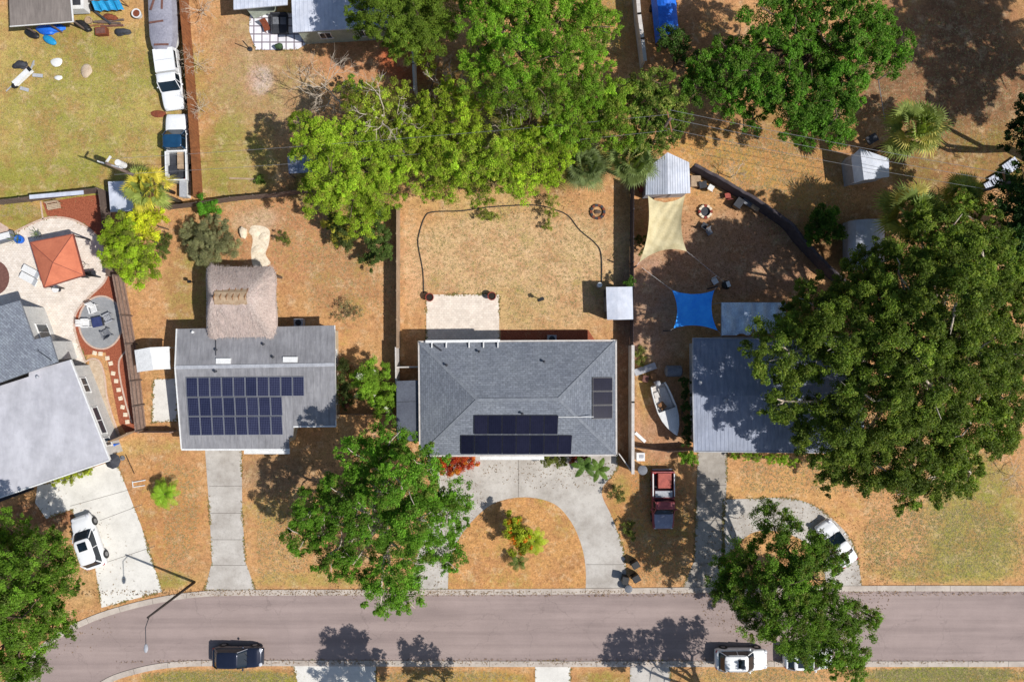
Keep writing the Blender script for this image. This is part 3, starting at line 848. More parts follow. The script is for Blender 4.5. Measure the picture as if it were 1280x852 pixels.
def tree(name, label, cat, lobes_px, tint, leaf=0.2, lai=230, seed=1, base=None, var=.25, yellow=None, yfrac=0., bark='bark', trunk_r=None, group=None, zs=.75, twigs=2, crown_name='crown', sub=9, subr=.42):
    """lobes_px: (px, py, radius_px, height) as the photo shows them"""
    rnd = random.Random(seed)
    lobes = []
    for (px, py, rp, z) in lobes_px:
        c = G(px, py, z); r = rp * (.93 if rp > 20 else 1) / 14 * (CAMH - z) / CAMH; c.z += rnd.uniform(-.7, .9) * min(1, r / 2)
        lobes.append((c, r, r * zs))
    if base is None:
        b = sum((l[0] * l[1] ** 2 for l in lobes), Vector()) / sum(l[1] ** 2 for l in lobes)
    else:
        b = G(*base)
    b = Vector((b.x, b.y, 0))
    root = thing(name, label, cat, b, 0, group)
    crown_object(root, [(tuple(c), r, rz) for c, r, rz in lobes], leaf, lai, tint, seed, var, yellow, yfrac, sub=sub, name=crown_name, subr=subr)
    hz = max(l[0].z for l in lobes)
    span = max((l[0] - Vector((b.x, b.y, l[0].z))).length + l[1] for l in lobes)
    tr = trunk_r or max(.1, span * .05)
    mb = MB(); fork = Vector((b.x, b.y, 0)) + Vector((rnd.uniform(-.2, .2), rnd.uniform(-.2, .2), hz * .38))
    mb.tube([b + Vector((0, 0, -.1)), b + Vector((0, 0, .3)), b.lerp(fork, .6), fork], [tr * 1.35, tr * 1.05, tr * .9, tr * .8], 9)
    mb.build('trunk', bark, root, smooth=True)
    mb = MB()
    for (c, r, rz) in lobes:
        e = c + Vector((0, 0, rz * .3))
        pts = limb(mb, fork, e, tr * .55, tr * .12, rnd, .14)
        for k in range(twigs):
            for p in pts[2:]:
                d = Vector((rnd.gauss(0, 1), rnd.gauss(0, 1), rnd.uniform(.0, .9))).normalized()
                q = p + d * r * rnd.uniform(.6, .95)
                limb(mb, p, q, tr * .16, tr * .04, rnd, .15, 3)
    mb.build('limbs', bark, root, smooth=True)
    return root

def bush(name, label, cat, lobes_px, tint, leaf=.14, lai=330, seed=1, group=None, **kw):
    return tree(name, label, cat, lobes_px, tint, leaf, lai * 1.9, seed, group=group, trunk_r=.05, twigs=1, crown_name='foliage', **kw)

def bare_tree(label, px, py, h, r, seed, name='bare_tree', mt='bark_pale', tilt=(0, 0), n0=10, group=None, cat='bare tree'):
    rnd = random.Random(seed); b = G(px, py)
    root = thing(name, label, cat, b, 0, group)
    mb = MB(); top = b + Vector((tilt[0], tilt[1], h * .72))
    mb.tube([b, b.lerp(top, .5), top], [h * .012 + .02, h * .009 + .015, h * .007 + .01], 6)
    mb.build('trunk', mt, root)
    mb = MB()
    def rec(p, d, L, rad, dep):
        q = p + d * L + Vector((rnd.uniform(-1, 1), rnd.uniform(-1, 1), rnd.uniform(-1, 1))) * L * .12
        mid = p.lerp(q, .5) + Vector((rnd.uniform(-1, 1), rnd.uniform(-1, 1), 0)) * L * .08
        mb.tube([p, mid, q], [rad, rad * .8, rad * .55], 4 if dep < 2 else 3)
        if dep >= 3: return
        for _ in range(rnd.choice((2, 3, 3)) + (1 if dep == 2 else 0)):
            dd = (d + Vector((rnd.gauss(0, .6), rnd.gauss(0, .6), rnd.gauss(.0, .4)))).normalized()
            rec(p.lerp(q, rnd.uniform(.4, 1)), dd, L * rnd.uniform(.5, .75), rad * .66, dep + 1)
    for k in range(n0):
        t = 2 * PI * k / n0 + rnd.uniform(-.4, .4)
        d = Vector((math.cos(t), math.sin(t), rnd.uniform(.2, 1.3))).normalized()
        rec(b.lerp(top, rnd.uniform(.55, 1)), d, r * .55, h * .0035 + .012, 0)
    mb.build('branches', mt, root)
    return root

def fan_palm(label, px, py, h, r, seed, tint, dead=None, name='fan_palm', nf=32, group=None, cat='palm tree', droop=.35):
    """px,py: centre of the crown as seen in the photo"""
    rnd = random.Random(seed); top = G(px, py, h); b = Vector((top.x, top.y, 0))
    root = thing(name, label, cat, b, 0, group)
    mb = MB(); mb.tube([b, b + Vector((.05, .03, h * .5)), top - Vector((0, 0, .2))], [.2, .16, .17], 10)
    mb.build('trunk', 'trunk_palm', root, smooth=True)
    V = []; F = []; T = []
    for i in range(nf):
        az = i * 2.39996 + rnd.uniform(-.2, .2)
        el = R(86) - (i / nf) * R(96) + rnd.uniform(-.18, .18)
        L = r * rnd.uniform(.38, .62)
        d = Vector((math.cos(az) * math.cos(el), math.sin(az) * math.cos(el), math.sin(el)))
        p0 = top; p1 = top + d * L
        side = d.cross(Vector((0, 0, 1))); side = side.normalized() if side.length > .05 else Vector((1, 0, 0))
        up = side.cross(d).normalized()
        tw = rnd.uniform(-.5, .5); s2 = side * math.cos(tw) + up * math.sin(tw); up = s2.cross(d).normalized(); side = s2
        c = tint if not dead or rnd.random() > dead[1] else dead[0]
        k0 = rnd.uniform(.75, 1.25)
        n = len(V)
        V += [p0 - side * .025, p0 + side * .025, p1 + side * .02, p1 - side * .02]; F.append((n, n + 1, n + 2, n + 3)); T += [tuple(x * 1.1 * k0 for x in c[:3])] * 4
        nl = 22
        for j in range(nl):
            a = (j / (nl - 1) - .5) * R(240)
            LL = r * .5 * (1 - .28 * abs(a) / R(100)) * rnd.uniform(.88, 1.08)
            dd = (d * math.cos(a) + side * math.sin(a)).normalized()
            w = .022 * r
            ss = (side * math.cos(a) - d * math.sin(a)) * w
            mid = p1 + dd * LL * .6 + up * LL * .05
            tip = p1 + dd * LL - Vector((0, 0, LL * (droop + rnd.uniform(0, .25)))) * .5
            n = len(V)
            V += [p1 - ss * .15, p1 + ss * .15, mid + ss + up * (.015), mid - ss - up * .015, tip]
            F += [(n, n + 1, n + 2, n + 3), (n + 3, n + 2, n + 4)]
            kk = 1.35 * k0 * rnd.uniform(.75, 1.25); T += [tuple(x * kk for x in c[:3])] * 5
    return leaf_mesh(root, 'fronds', V, F, T)

def leaf_mesh(root, name, V, F, T):
    me = bpy.data.meshes.new(name)
    o0 = ORG[root.name]
    me.from_pydata([(v.x - o0.x, v.y - o0.y, v.z - o0.z) for v in V], [], F)
    a = me.attributes.new('tint', 'FLOAT_COLOR', 'POINT')
    cc = np.ones((len(V), 4), np.float32); cc[:, :3] = np.array(T)
    a.data.foreach_set('color', cc.reshape(-1))
    me.materials.append(M['leaf'])
    o = bpy.data.objects.new(name, me); C.objects.link(o); o.parent = root
    return root

def feather_palm(label, px, py, h, r, seed, tint, name='feather_palm', nf=12, wide=.3, leaflets=16, cat='palm tree', trunk=.1, solid=False, group=None, tilt=0.0, el0=60):
    rnd = random.Random(seed); top = G(px, py, h); b = Vector((top.x, top.y, 0))
    root = thing(name, label, cat, b, 0, group)
    MB().tube([b, b.lerp(top, .5) + Vector((.04, .05, 0)), top], [trunk, trunk * .8, trunk * .7], 8).build('trunk', 'trunk_palm', root, smooth=True)
    V = []; F = []; T = []
    for i in range(nf):
        az = i * 2 * PI / nf * (1 if nf < 9 else 1.9) + rnd.uniform(-.25, .25)
        el = R(el0) * (1 - i / nf * .8) * rnd.uniform(.7, 1.1)
        d = Vector((math.cos(az) * math.cos(el), math.sin(az) * math.cos(el), math.sin(el)))
        side = Vector((-math.sin(az), math.cos(az), 0))
        pts = []
        m = leaflets
        for j in range(m + 1):
            t = j / m
            pts.append(top + d * r * t - Vector((0, 0, 1)) * r * .62 * t * t)
        k0 = rnd.uniform(.8, 1.2)
        for j in range(1, m):
            t = j / m
            p = pts[j]; dr = (pts[j + 1] - pts[j - 1]).normalized()
            w = wide * r * (math.sin(PI * min(1, t * .9 + .12)) ** .6)
            for sgn in (-1, 1):
                tip = p + side * sgn * w + dr * w * (.25 if solid else .7) - Vector((0, 0, w * rnd.uniform(.05, .4)))
                hw = r / m * (.52 if solid else .3)
                n = len(V)
                V += [p - dr * hw, p + dr * hw, p.lerp(tip, .6) + dr * hw, tip, p.lerp(tip, .6) - dr * hw]
                F.append((n, n + 1, n + 2, n + 3, n + 4))
                kk = k0 * rnd.uniform(.8, 1.2)
                T += [tuple(x * kk for x in tint[:3])] * 5
    return leaf_mesh(root, 'fronds', V, F, T)

# tints are leaf base colours
DG = (.06, .105, .022); MG = (.11, .19, .03); BG = (.125, .205, .028); YG = (.215, .265, .036); OG = (.075, .108, .024)
GROVE = 'trees of the grove behind the main house'
tree('oak_tree', 'dark olive oak spreading over the blue-grey roof, widest crown in view', 'tree',
     [(985, 440, 50, 9.5), (975, 500, 32, 9), (1010, 385, 40, 8), (1060, 420, 60, 11), (1030, 540, 45, 9), (1085, 500, 60, 11), (1130, 430, 60, 13), (1120, 350, 45, 11), (1075, 345, 34, 9), (1180, 380, 60, 13), (1160, 480, 60, 13), (1215, 440, 55, 12), (1140, 560, 55, 10), (1080, 575, 42, 8), (1200, 530, 50, 10), (1175, 590, 42, 8), (1125, 612, 26, 6), (1040, 582, 30, 6), (1220, 340, 50, 11), (1170, 300, 45, 10), (1240, 480, 34, 9), (1215, 590, 24, 7), (1145, 285, 22, 8), (1205, 268, 30, 8), (1250, 380, 42, 9), (1265, 430, 44, 10), (1262, 330, 40, 9), (1255, 500, 36, 9), (1248, 545, 26, 8), (1220, 300, 34, 9), (1180, 330, 40, 11), (1095, 330, 30, 9), (1085, 370, 36, 10)],
     (.115, .17, .022), .19, 235, 11, base=(1120, 455), var=.34, yellow=(.19, .25, .035), yfrac=.25, bark='bark_pale', trunk_r=.55)
tree('street_tree', 'broad green tree on the lawn left of the circular driveway, overhanging the kerb', 'tree',
     [(455, 570, 34, 8), (490, 550, 30, 8), (432, 615, 34, 8), (392, 635, 32, 6.5), (380, 670, 28, 6), (415, 690, 32, 6.5), (460, 640, 42, 9.5), (505, 600, 42, 10), (535, 580, 30, 8.5), (560, 640, 30, 7), (525, 645, 42, 10), (555, 690, 28, 6.5), (505, 700, 38, 8.5), (478, 735, 30, 7), (505, 745, 24, 6.5), (445, 700, 24, 6), (480, 760, 12, 6), (570, 615, 20, 7)],
     (.125, .26, .022), .17, 245, 12, base=(492, 636), var=.3, yellow=(.15, .2, .035), yfrac=.12, bark='bark_pale', trunk_r=.42)
tree('street_tree', 'dense green tree standing between the semicircular drive and the kerb on the right', 'tree',
     [(965, 655, 30, 6.5), (990, 690, 36, 8), (920, 700, 30, 6.5), (905, 728, 26, 6), (935, 735, 36, 8), (975, 730, 40, 9.5), (1015, 720, 38, 9), (950, 775, 30, 7), (990, 775, 40, 9), (1035, 765, 36, 8.5), (1075, 775, 24, 7), (1050, 810, 34, 7.5), (1010, 805, 30, 7), (1060, 835, 24, 6.5), (1030, 690, 26, 7), (1090, 770, 12, 6.5)],
     (.12, .215, .022), .17, 250, 13, base=(972, 707), var=.34, yellow=(.15, .18, .035), yfrac=.12, trunk_r=.38)
tree('street_tree', 'big green tree at the left edge, shading the lawn beside the white car', 'tree',
     [(15, 665, 28, 7), (50, 700, 34, 8.5), (75, 680, 22, 7), (20, 720, 40, 10), (70, 735, 34, 8), (30, 770, 40, 10), (75, 775, 28, 7.5), (35, 820, 34, 8), (10, 840, 34, 8), (88, 700, 16, 6.5), (-30, 760, 50, 10), (-25, 690, 40, 9)],
     (.125, .23, .022), .17, 245, 14, base=(46, 725), var=.32, yellow=(.13, .18, .035), yfrac=.12, trunk_r=.4)
# grove
tree('willow_tree', 'fine-leaved dark olive tree beside the light metal roof at the top', 'tree',
     [(455, 15, 30, 8), (490, 30, 34, 9), (525, 25, 36, 9), (555, 15, 32, 8.5), (500, 55, 24, 7.5), (535, 50, 26, 8), (475, -10, 34, 8), (520, -15, 40, 9)],
     (.15, .225, .025), .13, 420, 21, var=.32, group=GROVE, bark='bark')
tree('grove_tree', 'tall fresh-green tree at the top of the grove, broadest of its clump', 'tree',
     [(605, 25, 34, 10), (650, 20, 40, 11), (700, 25, 40, 11), (740, 45, 36, 10), (600, 65, 30, 9.5), (650, 70, 40, 11.5), (700, 75, 42, 11.5), (745, 80, 24, 9), (725, 115, 30, 9), (610, -15, 40, 10), (680, -20, 50, 10)],
     (.2, .36, .028), .15, 260, 22, base=(660, 62), var=.24, yellow=(.17, .22, .035), yfrac=.12, group=GROVE)
tree('grove_tree', 'green tree in the middle of the grove below the tallest crown', 'tree',
     [(600, 105, 28, 9), (640, 120, 34, 10), (680, 125, 32, 10), (720, 140, 30, 9), (700, 165, 26, 8)],
     (.21, .35, .028), .15, 260, 23, var=.3, yellow=YG, yfrac=.3, group=GROVE)
tree('grove_tree', 'bright yellow-green tree at the left end of the grove, shading a small metal sheet', 'tree',
     [(385, 160, 20, 6), (400, 185, 30, 7.5), (440, 175, 32, 8), (420, 220, 34, 8), (460, 215, 32, 8), (400, 245, 26, 7), (440, 255, 30, 7), (480, 245, 28, 7), (495, 215, 26, 7.5), (480, 185, 24, 7.5), (455, 280, 22, 5.5)],
     (.28, .39, .03), .15, 270, 24, base=(440, 222), var=.26, yellow=(.28, .3, .045), yfrac=.12, group=GROVE)
tree('grove_tree', 'loose yellow-green tree with feathery top, behind the dead branches left of the fence', 'tree',
     [(440, 120, 18, 6), (465, 125, 24, 7), (455, 145, 26, 7), (490, 150, 26, 7), (500, 120, 18, 6.5), (515, 165, 22, 7)],
     (.32, .4, .04), .14, 230, 25, var=.35, yellow=(.26, .25, .06), yfrac=.3, group=GROVE)
tree('grove_tree', 'yellow-green tree just right of the white fence stub', 'tree',
     [(535, 80, 15, 6), (560, 125, 26, 8), (590, 145, 28, 8.5), (545, 160, 24, 7.5), (575, 175, 26, 8), (525, 175, 26, 7), (530, 145, 24, 7), (515, 195, 26, 7), (552, 195, 26, 7)],
     (.3, .4, .03), .15, 270, 26, var=.3, yellow=(.26, .28, .045), yfrac=.12, group=GROVE)
tree('grove_tree', 'lime tree at the lower edge of the grove above the dry back lawn', 'tree',
     [(545, 200, 28, 7), (585, 205, 28, 7.5), (620, 200, 28, 7.5), (560, 230, 22, 5.5), (600, 235, 24, 5.5), (640, 225, 24, 6), (530, 235, 16, 4.5)],
     (.27, .38, .03), .15, 270, 27, var=.32, yellow=(.26, .28, .045), yfrac=.22, group=GROVE)
tree('grove_tree', 'green-gold tree at the right of the grove beside the two fan palms', 'tree',
     [(640, 165, 24, 8), (675, 180, 30, 8), (660, 205, 26, 7), (690, 215, 22, 6), (655, 235, 20, 5), (700, 190, 20, 7)],
     (.31, .43, .03), .15, 260, 28, var=.34, yellow=(.26, .28, .045), yfrac=.12, group=GROVE)
tree('grove_tree', 'dark round-clumped tree between the tall green tree and the utility lines', 'tree',
     [(745, 130, 26, 8), (770, 115, 24, 8), (765, 150, 26, 8), (740, 165, 24, 7.5), (775, 175, 20, 7), (720, 180, 18, 6.5)],
     (.19, .31, .026), .16, 250, 29, var=.34, yellow=YG, yfrac=.25, group=GROVE)
tree('magnolia_tree', 'glossy dark tree with pale yellow leaf tips below the white fence, over the shed corner', 'tree',
     [(800, 110, 22, 7.5), (825, 105, 22, 7.5), (815, 135, 30, 8.5), (840, 135, 22, 7.5), (800, 160, 22, 7.5), (835, 165, 20, 7), (795, 180, 18, 6), (822, 185, 14, 5.5), (852, 150, 12, 6.5), (790, 130, 16, 7)],
     (.12, .19, .025), .19, 230, 30, base=(814, 150), var=.3, yellow=(.27, .29, .07), yfrac=.3, group=GROVE)
tree('oak_tree', 'green clumped oak in the upper right yard, with gaps of dry grass showing', 'tree',
     [(880, 85, 26, 7.5), (905, 100, 28, 8), (935, 90, 28, 8.5), (955, 120, 28, 8), (985, 100, 34, 9), (1015, 125, 34, 9), (1000, 160, 28, 8), (1040, 150, 30, 8), (1060, 100, 34, 9), (1100, 75, 30, 8), (1075, 50, 34, 9), (1035, 55, 32, 9), (990, 45, 30, 9), (960, 20, 34, 9), (1010, 5, 38, 9), (1060, 10, 38, 9), (1105, 35, 24, 7.5), (1055, 165, 18, 7), (1120, 65, 18, 7), (905, 60, 20, 7), (870, 110, 22, 7), (915, 130, 20, 7), (940, 150, 16, 6.5), (980, 140, 24, 8), (1030, 90, 28, 8), (940, 60, 22, 8)],
     (.1, .22, .02), .19, 235, 31, base=(1010, 90), var=.32, yellow=(.12, .2, .03), yfrac=.25, trunk_r=.4)
tree('young_tree', 'small dark leafy tree at the end of the blue covered trailer', 'tree',
     [(838, 45, 18, 5), (848, 60, 16, 5), (862, 75, 14, 4.5), (870, 95, 16, 5)], (.065, .125, .022), .2, 240, 32, var=.3)
tree('edge_tree', 'dark tree on the right edge beyond the roof scraps', 'tree',
     [(1262, 250, 32, 8), (1280, 290, 40, 9), (1255, 300, 26, 7), (1275, 225, 24, 7), (1320, 260, 50, 10), (1290, 330, 40, 9)],
     (.042, .092, .02), .2, 240, 33, var=.3, base=(1262, 285))
tree('edge_tree', 'dark shadowy tree at the right edge above the brown yard', 'tree',
     [(1275, 170, 26, 8), (1300, 140, 34, 9), (1310, 190, 40, 9)], (.04, .075, .02), .2, 240, 34, var=.3, base=(1300, 205))
bush('garden_bush', 'leafy bright-green bush beside the arched metal shed', 'bush', [(1020, 280, 16, 2.2), (1040, 290, 14, 2), (1030, 270, 14, 2), (1012, 296, 10, 1.5)], (.075, .15, .02), .2, 280, 35)
bush('garden_bush', 'round grey-green shrub above the thatched roof', 'shrub', [(250, 300, 20, 1.5), (275, 295, 24, 1.8), (262, 315, 20, 1.4), (288, 312, 16, 1.3), (240, 290, 12, 1.2)], (.25, .25, .12), .1, 480, 36, var=.2)
bush('garden_bush', 'small vivid green bush against the back fence corner', 'shrub', [(262, 259, 14, 1.2), (256, 262, 9, 1)], (.14, .36, .03), .13, 380, 37)
bush('garden_bush', 'low olive shrub between the bamboo and the grey-green shrub', 'shrub', [(206, 302, 11, .8), (205, 314, 8, .6)], (.12, .165, .035), .11, 380, 38)
bush('croton_bush', 'spotted yellow and green bush under the lower left end of the grove', 'shrub', [(423, 285, 16, 2), (432, 302, 13, 1.6), (415, 275, 12, 1.6)], (.075, .1, .024), .16, 330, 39, yellow=(.36, .33, .05), yfrac=.4)
bush('garden_bush', 'dark green bush in front of the wooden side fence, below the grove', 'shrub', [(470, 290, 18, 2.2), (478, 315, 16, 2), (462, 325, 12, 1.6), (468, 270, 14, 2.4)], (.09, .14, .03), .15, 330, 40)
bush('garden_bush', 'tiny yellow-green shrub alone on the bare orange soil', 'shrub', [(355, 297, 9, .8)], (.14, .17, .035), .11, 330, 41)
bush('flowering_bush', 'bush dotted with white flowers by the corner of the left solar roof', 'shrub', [(467, 470, 22, 2.4), (480, 490, 20, 2.2), (462, 492, 16, 1.8), (478, 508, 14, 1.5), (455, 475, 14, 1.6)], (.2, .33, .03), .13, 380, 42, yellow=(.7, .7, .6), yfrac=.05)
bush('garden_bush', 'dark olive bush against the right wall of the left solar-roofed house', 'shrub', [(430, 462, 14, 1.8), (428, 485, 12, 1.5), (436, 500, 12, 1.4)], (.075, .1, .025), .14, 330, 43, yellow=(.2, .08, .05), yfrac=.15)
bush('sparse_shrub', 'sparse pale shrub on the bare ground left of the wooden fence', 'shrub', [(432, 385, 11, .8), (445, 392, 9, .7), (427, 398, 7, .6)], (.2, .19, .09), .1, 170, 44)
bush('croton_bush', 'flame-red and orange shrub by the main house wall beside the driveway', 'shrub', [(558, 582, 12, 1.3), (572, 581, 13, 1.3), (588, 578, 10, 1.1)], (.5, .07, .025), .14, 360, 45, yellow=(.55, .22, .03), yfrac=.4)
bush('garden_bush', 'low olive-gold shrub beside the garage wall under the eave', 'shrub', [(684, 573, 9, 1.0), (698, 576, 9, 1.0)], (.16, .18, .04), .14, 330, 46)
bush('croton_bush', 'red-leaved shrub behind the broad-leaved palms at the main house', 'shrub', [(718, 573, 8, 1.0), (728, 574, 7, 1.0)], (.22, .05, .03), .14, 330, 47)
bush('hedge', 'low yellow-green hedge along the front wall of the white-roofed house', 'hedge', [(70, 601, 6, .6), (80, 598, 7, .7), (91, 595, 7, .7), (102, 591, 7, .7), (113, 587, 6, .7)], (.3, .34, .03), .12, 380, 48)
bush('hedge', 'shaded green hedge between the boat yard and the blue-grey roof', 'hedge', [(857, 478, 7, 1.4), (857, 493, 7, 1.5), (858, 508, 7, 1.5), (858, 523, 7, 1.4), (859, 538, 7, 1.4), (859, 552, 7, 1.3)], (.055, .095, .02), .15, 330, 49)
bush('garden_bush', 'bright green plant at the corner where the boat yard fence meets the roof', 'shrub', [(858, 570, 9, .9), (867, 575, 7, .8)], (.2, .36, .03), .15, 330, 50)
bush('hedge', 'strip of bright green plants along the front of the blue-grey roofed house', 'hedge', [(918, 569, 6, .6), (932, 570, 6, .6), (946, 571, 7, .7), (962, 573, 7, .7), (978, 574, 8, .8), (990, 578, 7, .7)], (.24, .36, .03), .13, 330, 51)
bush('garden_bush', 'small green shrub on the fence line above the grey metal shed', 'shrub', [(788, 353, 7, 1.6)], (.1, .2, .03), .13, 380, 52)
bush('garden_bush', 'leafy green clump on the strip beside the beige shade sail', 'shrub', [(800, 300, 7, .8), (803, 314, 6, .6)], (.12, .15, .03), .14, 300, 53)
bush('garden_bush', 'yellowish weeds at the top of the white fence, boat yard side', 'shrub', [(799, 440, 8, .7), (801, 452, 6, .5)], (.2, .22, .05), .12, 300, 54)
bush('garden_bush', 'loose grassy shrub on the lawn between the drive and the red pickup, lower one', 'shrub', [(786, 659, 9, .7), (790, 668, 6, .5)], (.16, .19, .04), .13, 240, 55)
bush('garden_bush', 'loose grassy shrub on the lawn between the drive and the red pickup, upper one', 'shrub', [(770, 612, 9, .6), (776, 622, 6, .5)], (.17, .18, .05), .13, 220, 56)
bush('overgrown_shrub', 'lime growth trailing onto the back lawn under the dark cable', 'shrub', [(690, 250, 9, 1.2), (688, 268, 9, 1.0), (684, 282, 7, .7)], (.26, .3, .05), .14, 150, 57)
bush('overgrown_shrub', 'lime growth at the lawn edge left of the cable bend', 'shrub', [(605, 268, 9, .7), (618, 270, 8, .6)], (.26, .3, .05), .14, 150, 58)
bush('garden_bush', 'vivid green sapling on the orange soil above the grove', 'shrub', [(438, 103, 9, 2), (448, 113, 10, 2.2)], (.11, .24, .03), .15, 300, 59)
bush('garden_bush', 'small round weed beside the pale plank near the brown fence', 'shrub', [(325, 226, 7, .5)], (.13, .22, .03), .12, 300, 60)
bush('bamboo_clump', 'bright green bamboo clump over the red mulch, left garden corner', 'bamboo', [(150, 290, 22, 4.5), (165, 310, 24, 5), (150, 320, 20, 4), (172, 338, 20, 4), (185, 320, 16, 4), (140, 300, 14, 4)], (.3, .42, .025), .16, 280, 61, yellow=(.26, .3, .05), yfrac=.25, var=.28)
bush('bamboo_clump', 'golden yellow bush joining the palm and the green bamboo', 'bush', [(180, 275, 18, 3.5), (194, 268, 14, 3), (187, 292, 16, 3.2)], (.5, .52, .03), .18, 260, 62, var=.22)
fan_palm('yellowing fan palm beside the small white-roofed shed at the left', 188, 237, 5, 2.25, 63, (.2, .24, .06), ((.42, .36, .05), .4))
feather_palm('small bright palm on the dry lawn by the white car driveway', 206, 617, 1.2, 1.7, 64, (.24, .4, .03), nf=15, wide=.22, trunk=.08)
feather_palm('feathery palm cluster of gold and red leaves on the drive island', 668, 676, 2.0, 1.5, 65, (.34, .42, .03), nf=17, wide=.22, trunk=.1)
bush('croton_bush', 'yellow, orange and red croton under the island palm', 'shrub', [(646, 664, 16, 2.4), (652, 682, 13, 2.2), (640, 654, 11, 2.4), (655, 668, 12, 2.6)], (.36, .42, .03), .16, 330, 66, yellow=(.6, .2, .02), yfrac=.18)
feather_palm('small dark palm at the lower tip of the island planting', 648, 702, 1.0, 1.1, 67, (.1, .15, .03), nf=11, wide=.22, trunk=.06)
feather_palm('broad-leaved banana palm by the main house, left of its pair', 731, 582, 2.6, 1.5, 68, (.09, .16, .03), name='banana_palm', nf=6, wide=.2, solid=True, group='banana palms by the garage')
feather_palm('broad-leaved banana palm by the main house, right of its pair', 748, 586, 2.4, 1.4, 69, (.12, .2, .035), name='banana_palm', nf=6, wide=.2, solid=True, group='banana palms by the garage')
fan_palm('grey-green fan palm at the grove edge, left of the pair above the back lawn', 730, 210, 4.5, 2.4, 70, (.12, .155, .06), ((.3, .26, .1), .12), group='fan palms at the grove edge')
fan_palm('grey-green fan palm beside the white gabled shed, right of the pair', 790, 202, 5, 2.5, 71, (.13, .17, .055), ((.3, .26, .1), .08), group='fan palms at the grove edge')
fan_palm('sunlit fan palm standing alone above the power lines, upper right', 1140, 163, 6, 2.9, 72, (.16, .2, .055), ((.34, .3, .08), .12), nf=36, group='fan palms below and above the power lines')
fan_palm('fan palm just below the power lines, beside the arched metal shed', 1135, 268, 5.5, 3.1, 73, (.14, .185, .05), ((.34, .3, .08), .1), nf=36, group='fan palms below and above the power lines')
fan_palm('smaller fan palm at the top of the big oak, under the power lines', 1200, 246, 6, 2.0, 74, (.15, .2, .055), group='fan palms below and above the power lines')
# bare trees
bare_tree('leaning pale bare tree in the shadow left of the grove', 455, 158, 6, 3.6, 81, tilt=(-2.6, 2.2))
bare_tree('tall bare grey tree among yellow-green leaves, left part of the grove', 505, 190, 11, 3.4, 82, tilt=(-.4, .6))
bare_tree('bare white twiggy tree near the top of the grove', 628, 70, 11.5, 3.4, 83)
bare_tree('pair of bare crowns in the middle of the grove, left one', 640, 152, 13, 3.6, 84, group=None)
bare_tree('bare crown in the middle of the grove, right of its twin', 660, 150, 13, 3.4, 85)
bare_tree('low bare tree above the lime trees of the grove', 642, 190, 9, 2.6, 86)
bare_tree('tangle of bare brown branches left of the grey-green fan palm', 715, 180, 7.5, 3.0, 87)
bare_tree('bare grey tree beside the white fence stub', 566, 142, 9, 2.4, 88)
bare_tree('bare forked tree at the top centre of the grove', 648, 40, 11.5, 2.8, 89)
for i, (x, y, lab) in enumerate([(258, 20, 'tangled leafless shrub by the brown fence, topmost of three'), (254, 85, 'tangled leafless shrub by the brown fence, middle one of three'), (256, 140, 'tangled leafless shrub by the brown fence, lowest of three')]):
    bare_tree(lab, x, y, 1.6, 1.9, 90 + i, name='bare_shrub', n0=9, cat='bare shrub', group='bare shrubs by the brown fence')
bare_tree('fallen grey branches in the shade at the right edge', 1258, 592, 1.2, 2.6, 95, name='fallen_branches', n0=8, cat='branches')
bare_tree('thin bare sapling by the dark curved fence', 913, 222, 2.2, 1.4, 96, name='bare_sapling', n0=5, cat='sapling')
# trees that stand just below the picture and shade the road
for (x, y, r, z, lab) in [(497, 905, 40, 7, 'rounded tree below the street, shading the road by the pale driveway'), (587, 888, 26, 5.5, 'small tree below the street, right of the pale driveway')]:
    tree('street_tree', lab, 'tree', [(x, y, r, z), (x - r * .8, y + 8, r * .6, z * .8), (x + r * .75, y + 5, r * .65, z * .85), (x + 4, y - 10, r * .5, z)], MG, .22, 160, int(x), base=(640 + (x - 640) * .88, 878), group='street trees below the picture')
tree('street_tree', 'wide tree below the street between the two right driveways', 'tree', [(905, 895, 30, 7), (1005, 905, 36, 8.5), (868, 896, 24, 6), (955, 902, 30, 7.2), (975, 892, 20, 8)], MG, .22, 160, 905, base=(915, 878), group='street trees below the picture')
def gl(x, y, r, z):   # lobe given by the spot on the ground below it
    k = 1 / (1 - z / CAMH)
    return (640 + (x - 640) * k, 426 + (y - 426) * k, r * k, z)
tree('shade_tree', 'tall tree beyond the upper right corner, shading the brown yard', 'tree', [gl(*q) for q in ((1300, 60, 44, 12), (1335, 110, 48, 14), (1365, 165, 44, 13), (1310, 165, 34, 11), (1385, 60, 50, 14), (1335, 5, 48, 13), (1290, 10, 40, 11), (1400, 120, 44, 13))], DG, .24, 150, 906, base=(1345, 95))
print('LEAVES', NLEAF)
# ------------------------------------------------------------------ buildings
def P3(lst): return [G(x, y, z) for x, y, z in lst]

def inset(poly, d):
    n = len(poly); out = []
    a = sum(poly[i][0] * poly[(i + 1) % n][1] - poly[(i + 1) % n][0] * poly[i][1] for i in range(n))
    s = 1 if a > 0 else -1
    for i in range(n):
        p, q, r = (Vector(poly[j % n][:2]) for j in (i - 1, i, i + 1))
        d1 = (q - p).normalized(); d2 = (r - q).normalized()
        n1 = Vector((-d1.y, d1.x)) * s; n2 = Vector((-d2.y, d2.x)) * s
        k = n1 + n2
        k = k / max(.2, k.length_squared) * 2
        out.append((q.x + k.x * d, q.y + k.y * d))
    return out

def walls(parent, poly, z1, m, d=.45, name='wall'):
    w = inset([(p[0], p[1]) for p in poly], d)
    return w, MB().prism(w, 0, z1).build(name, m, parent)

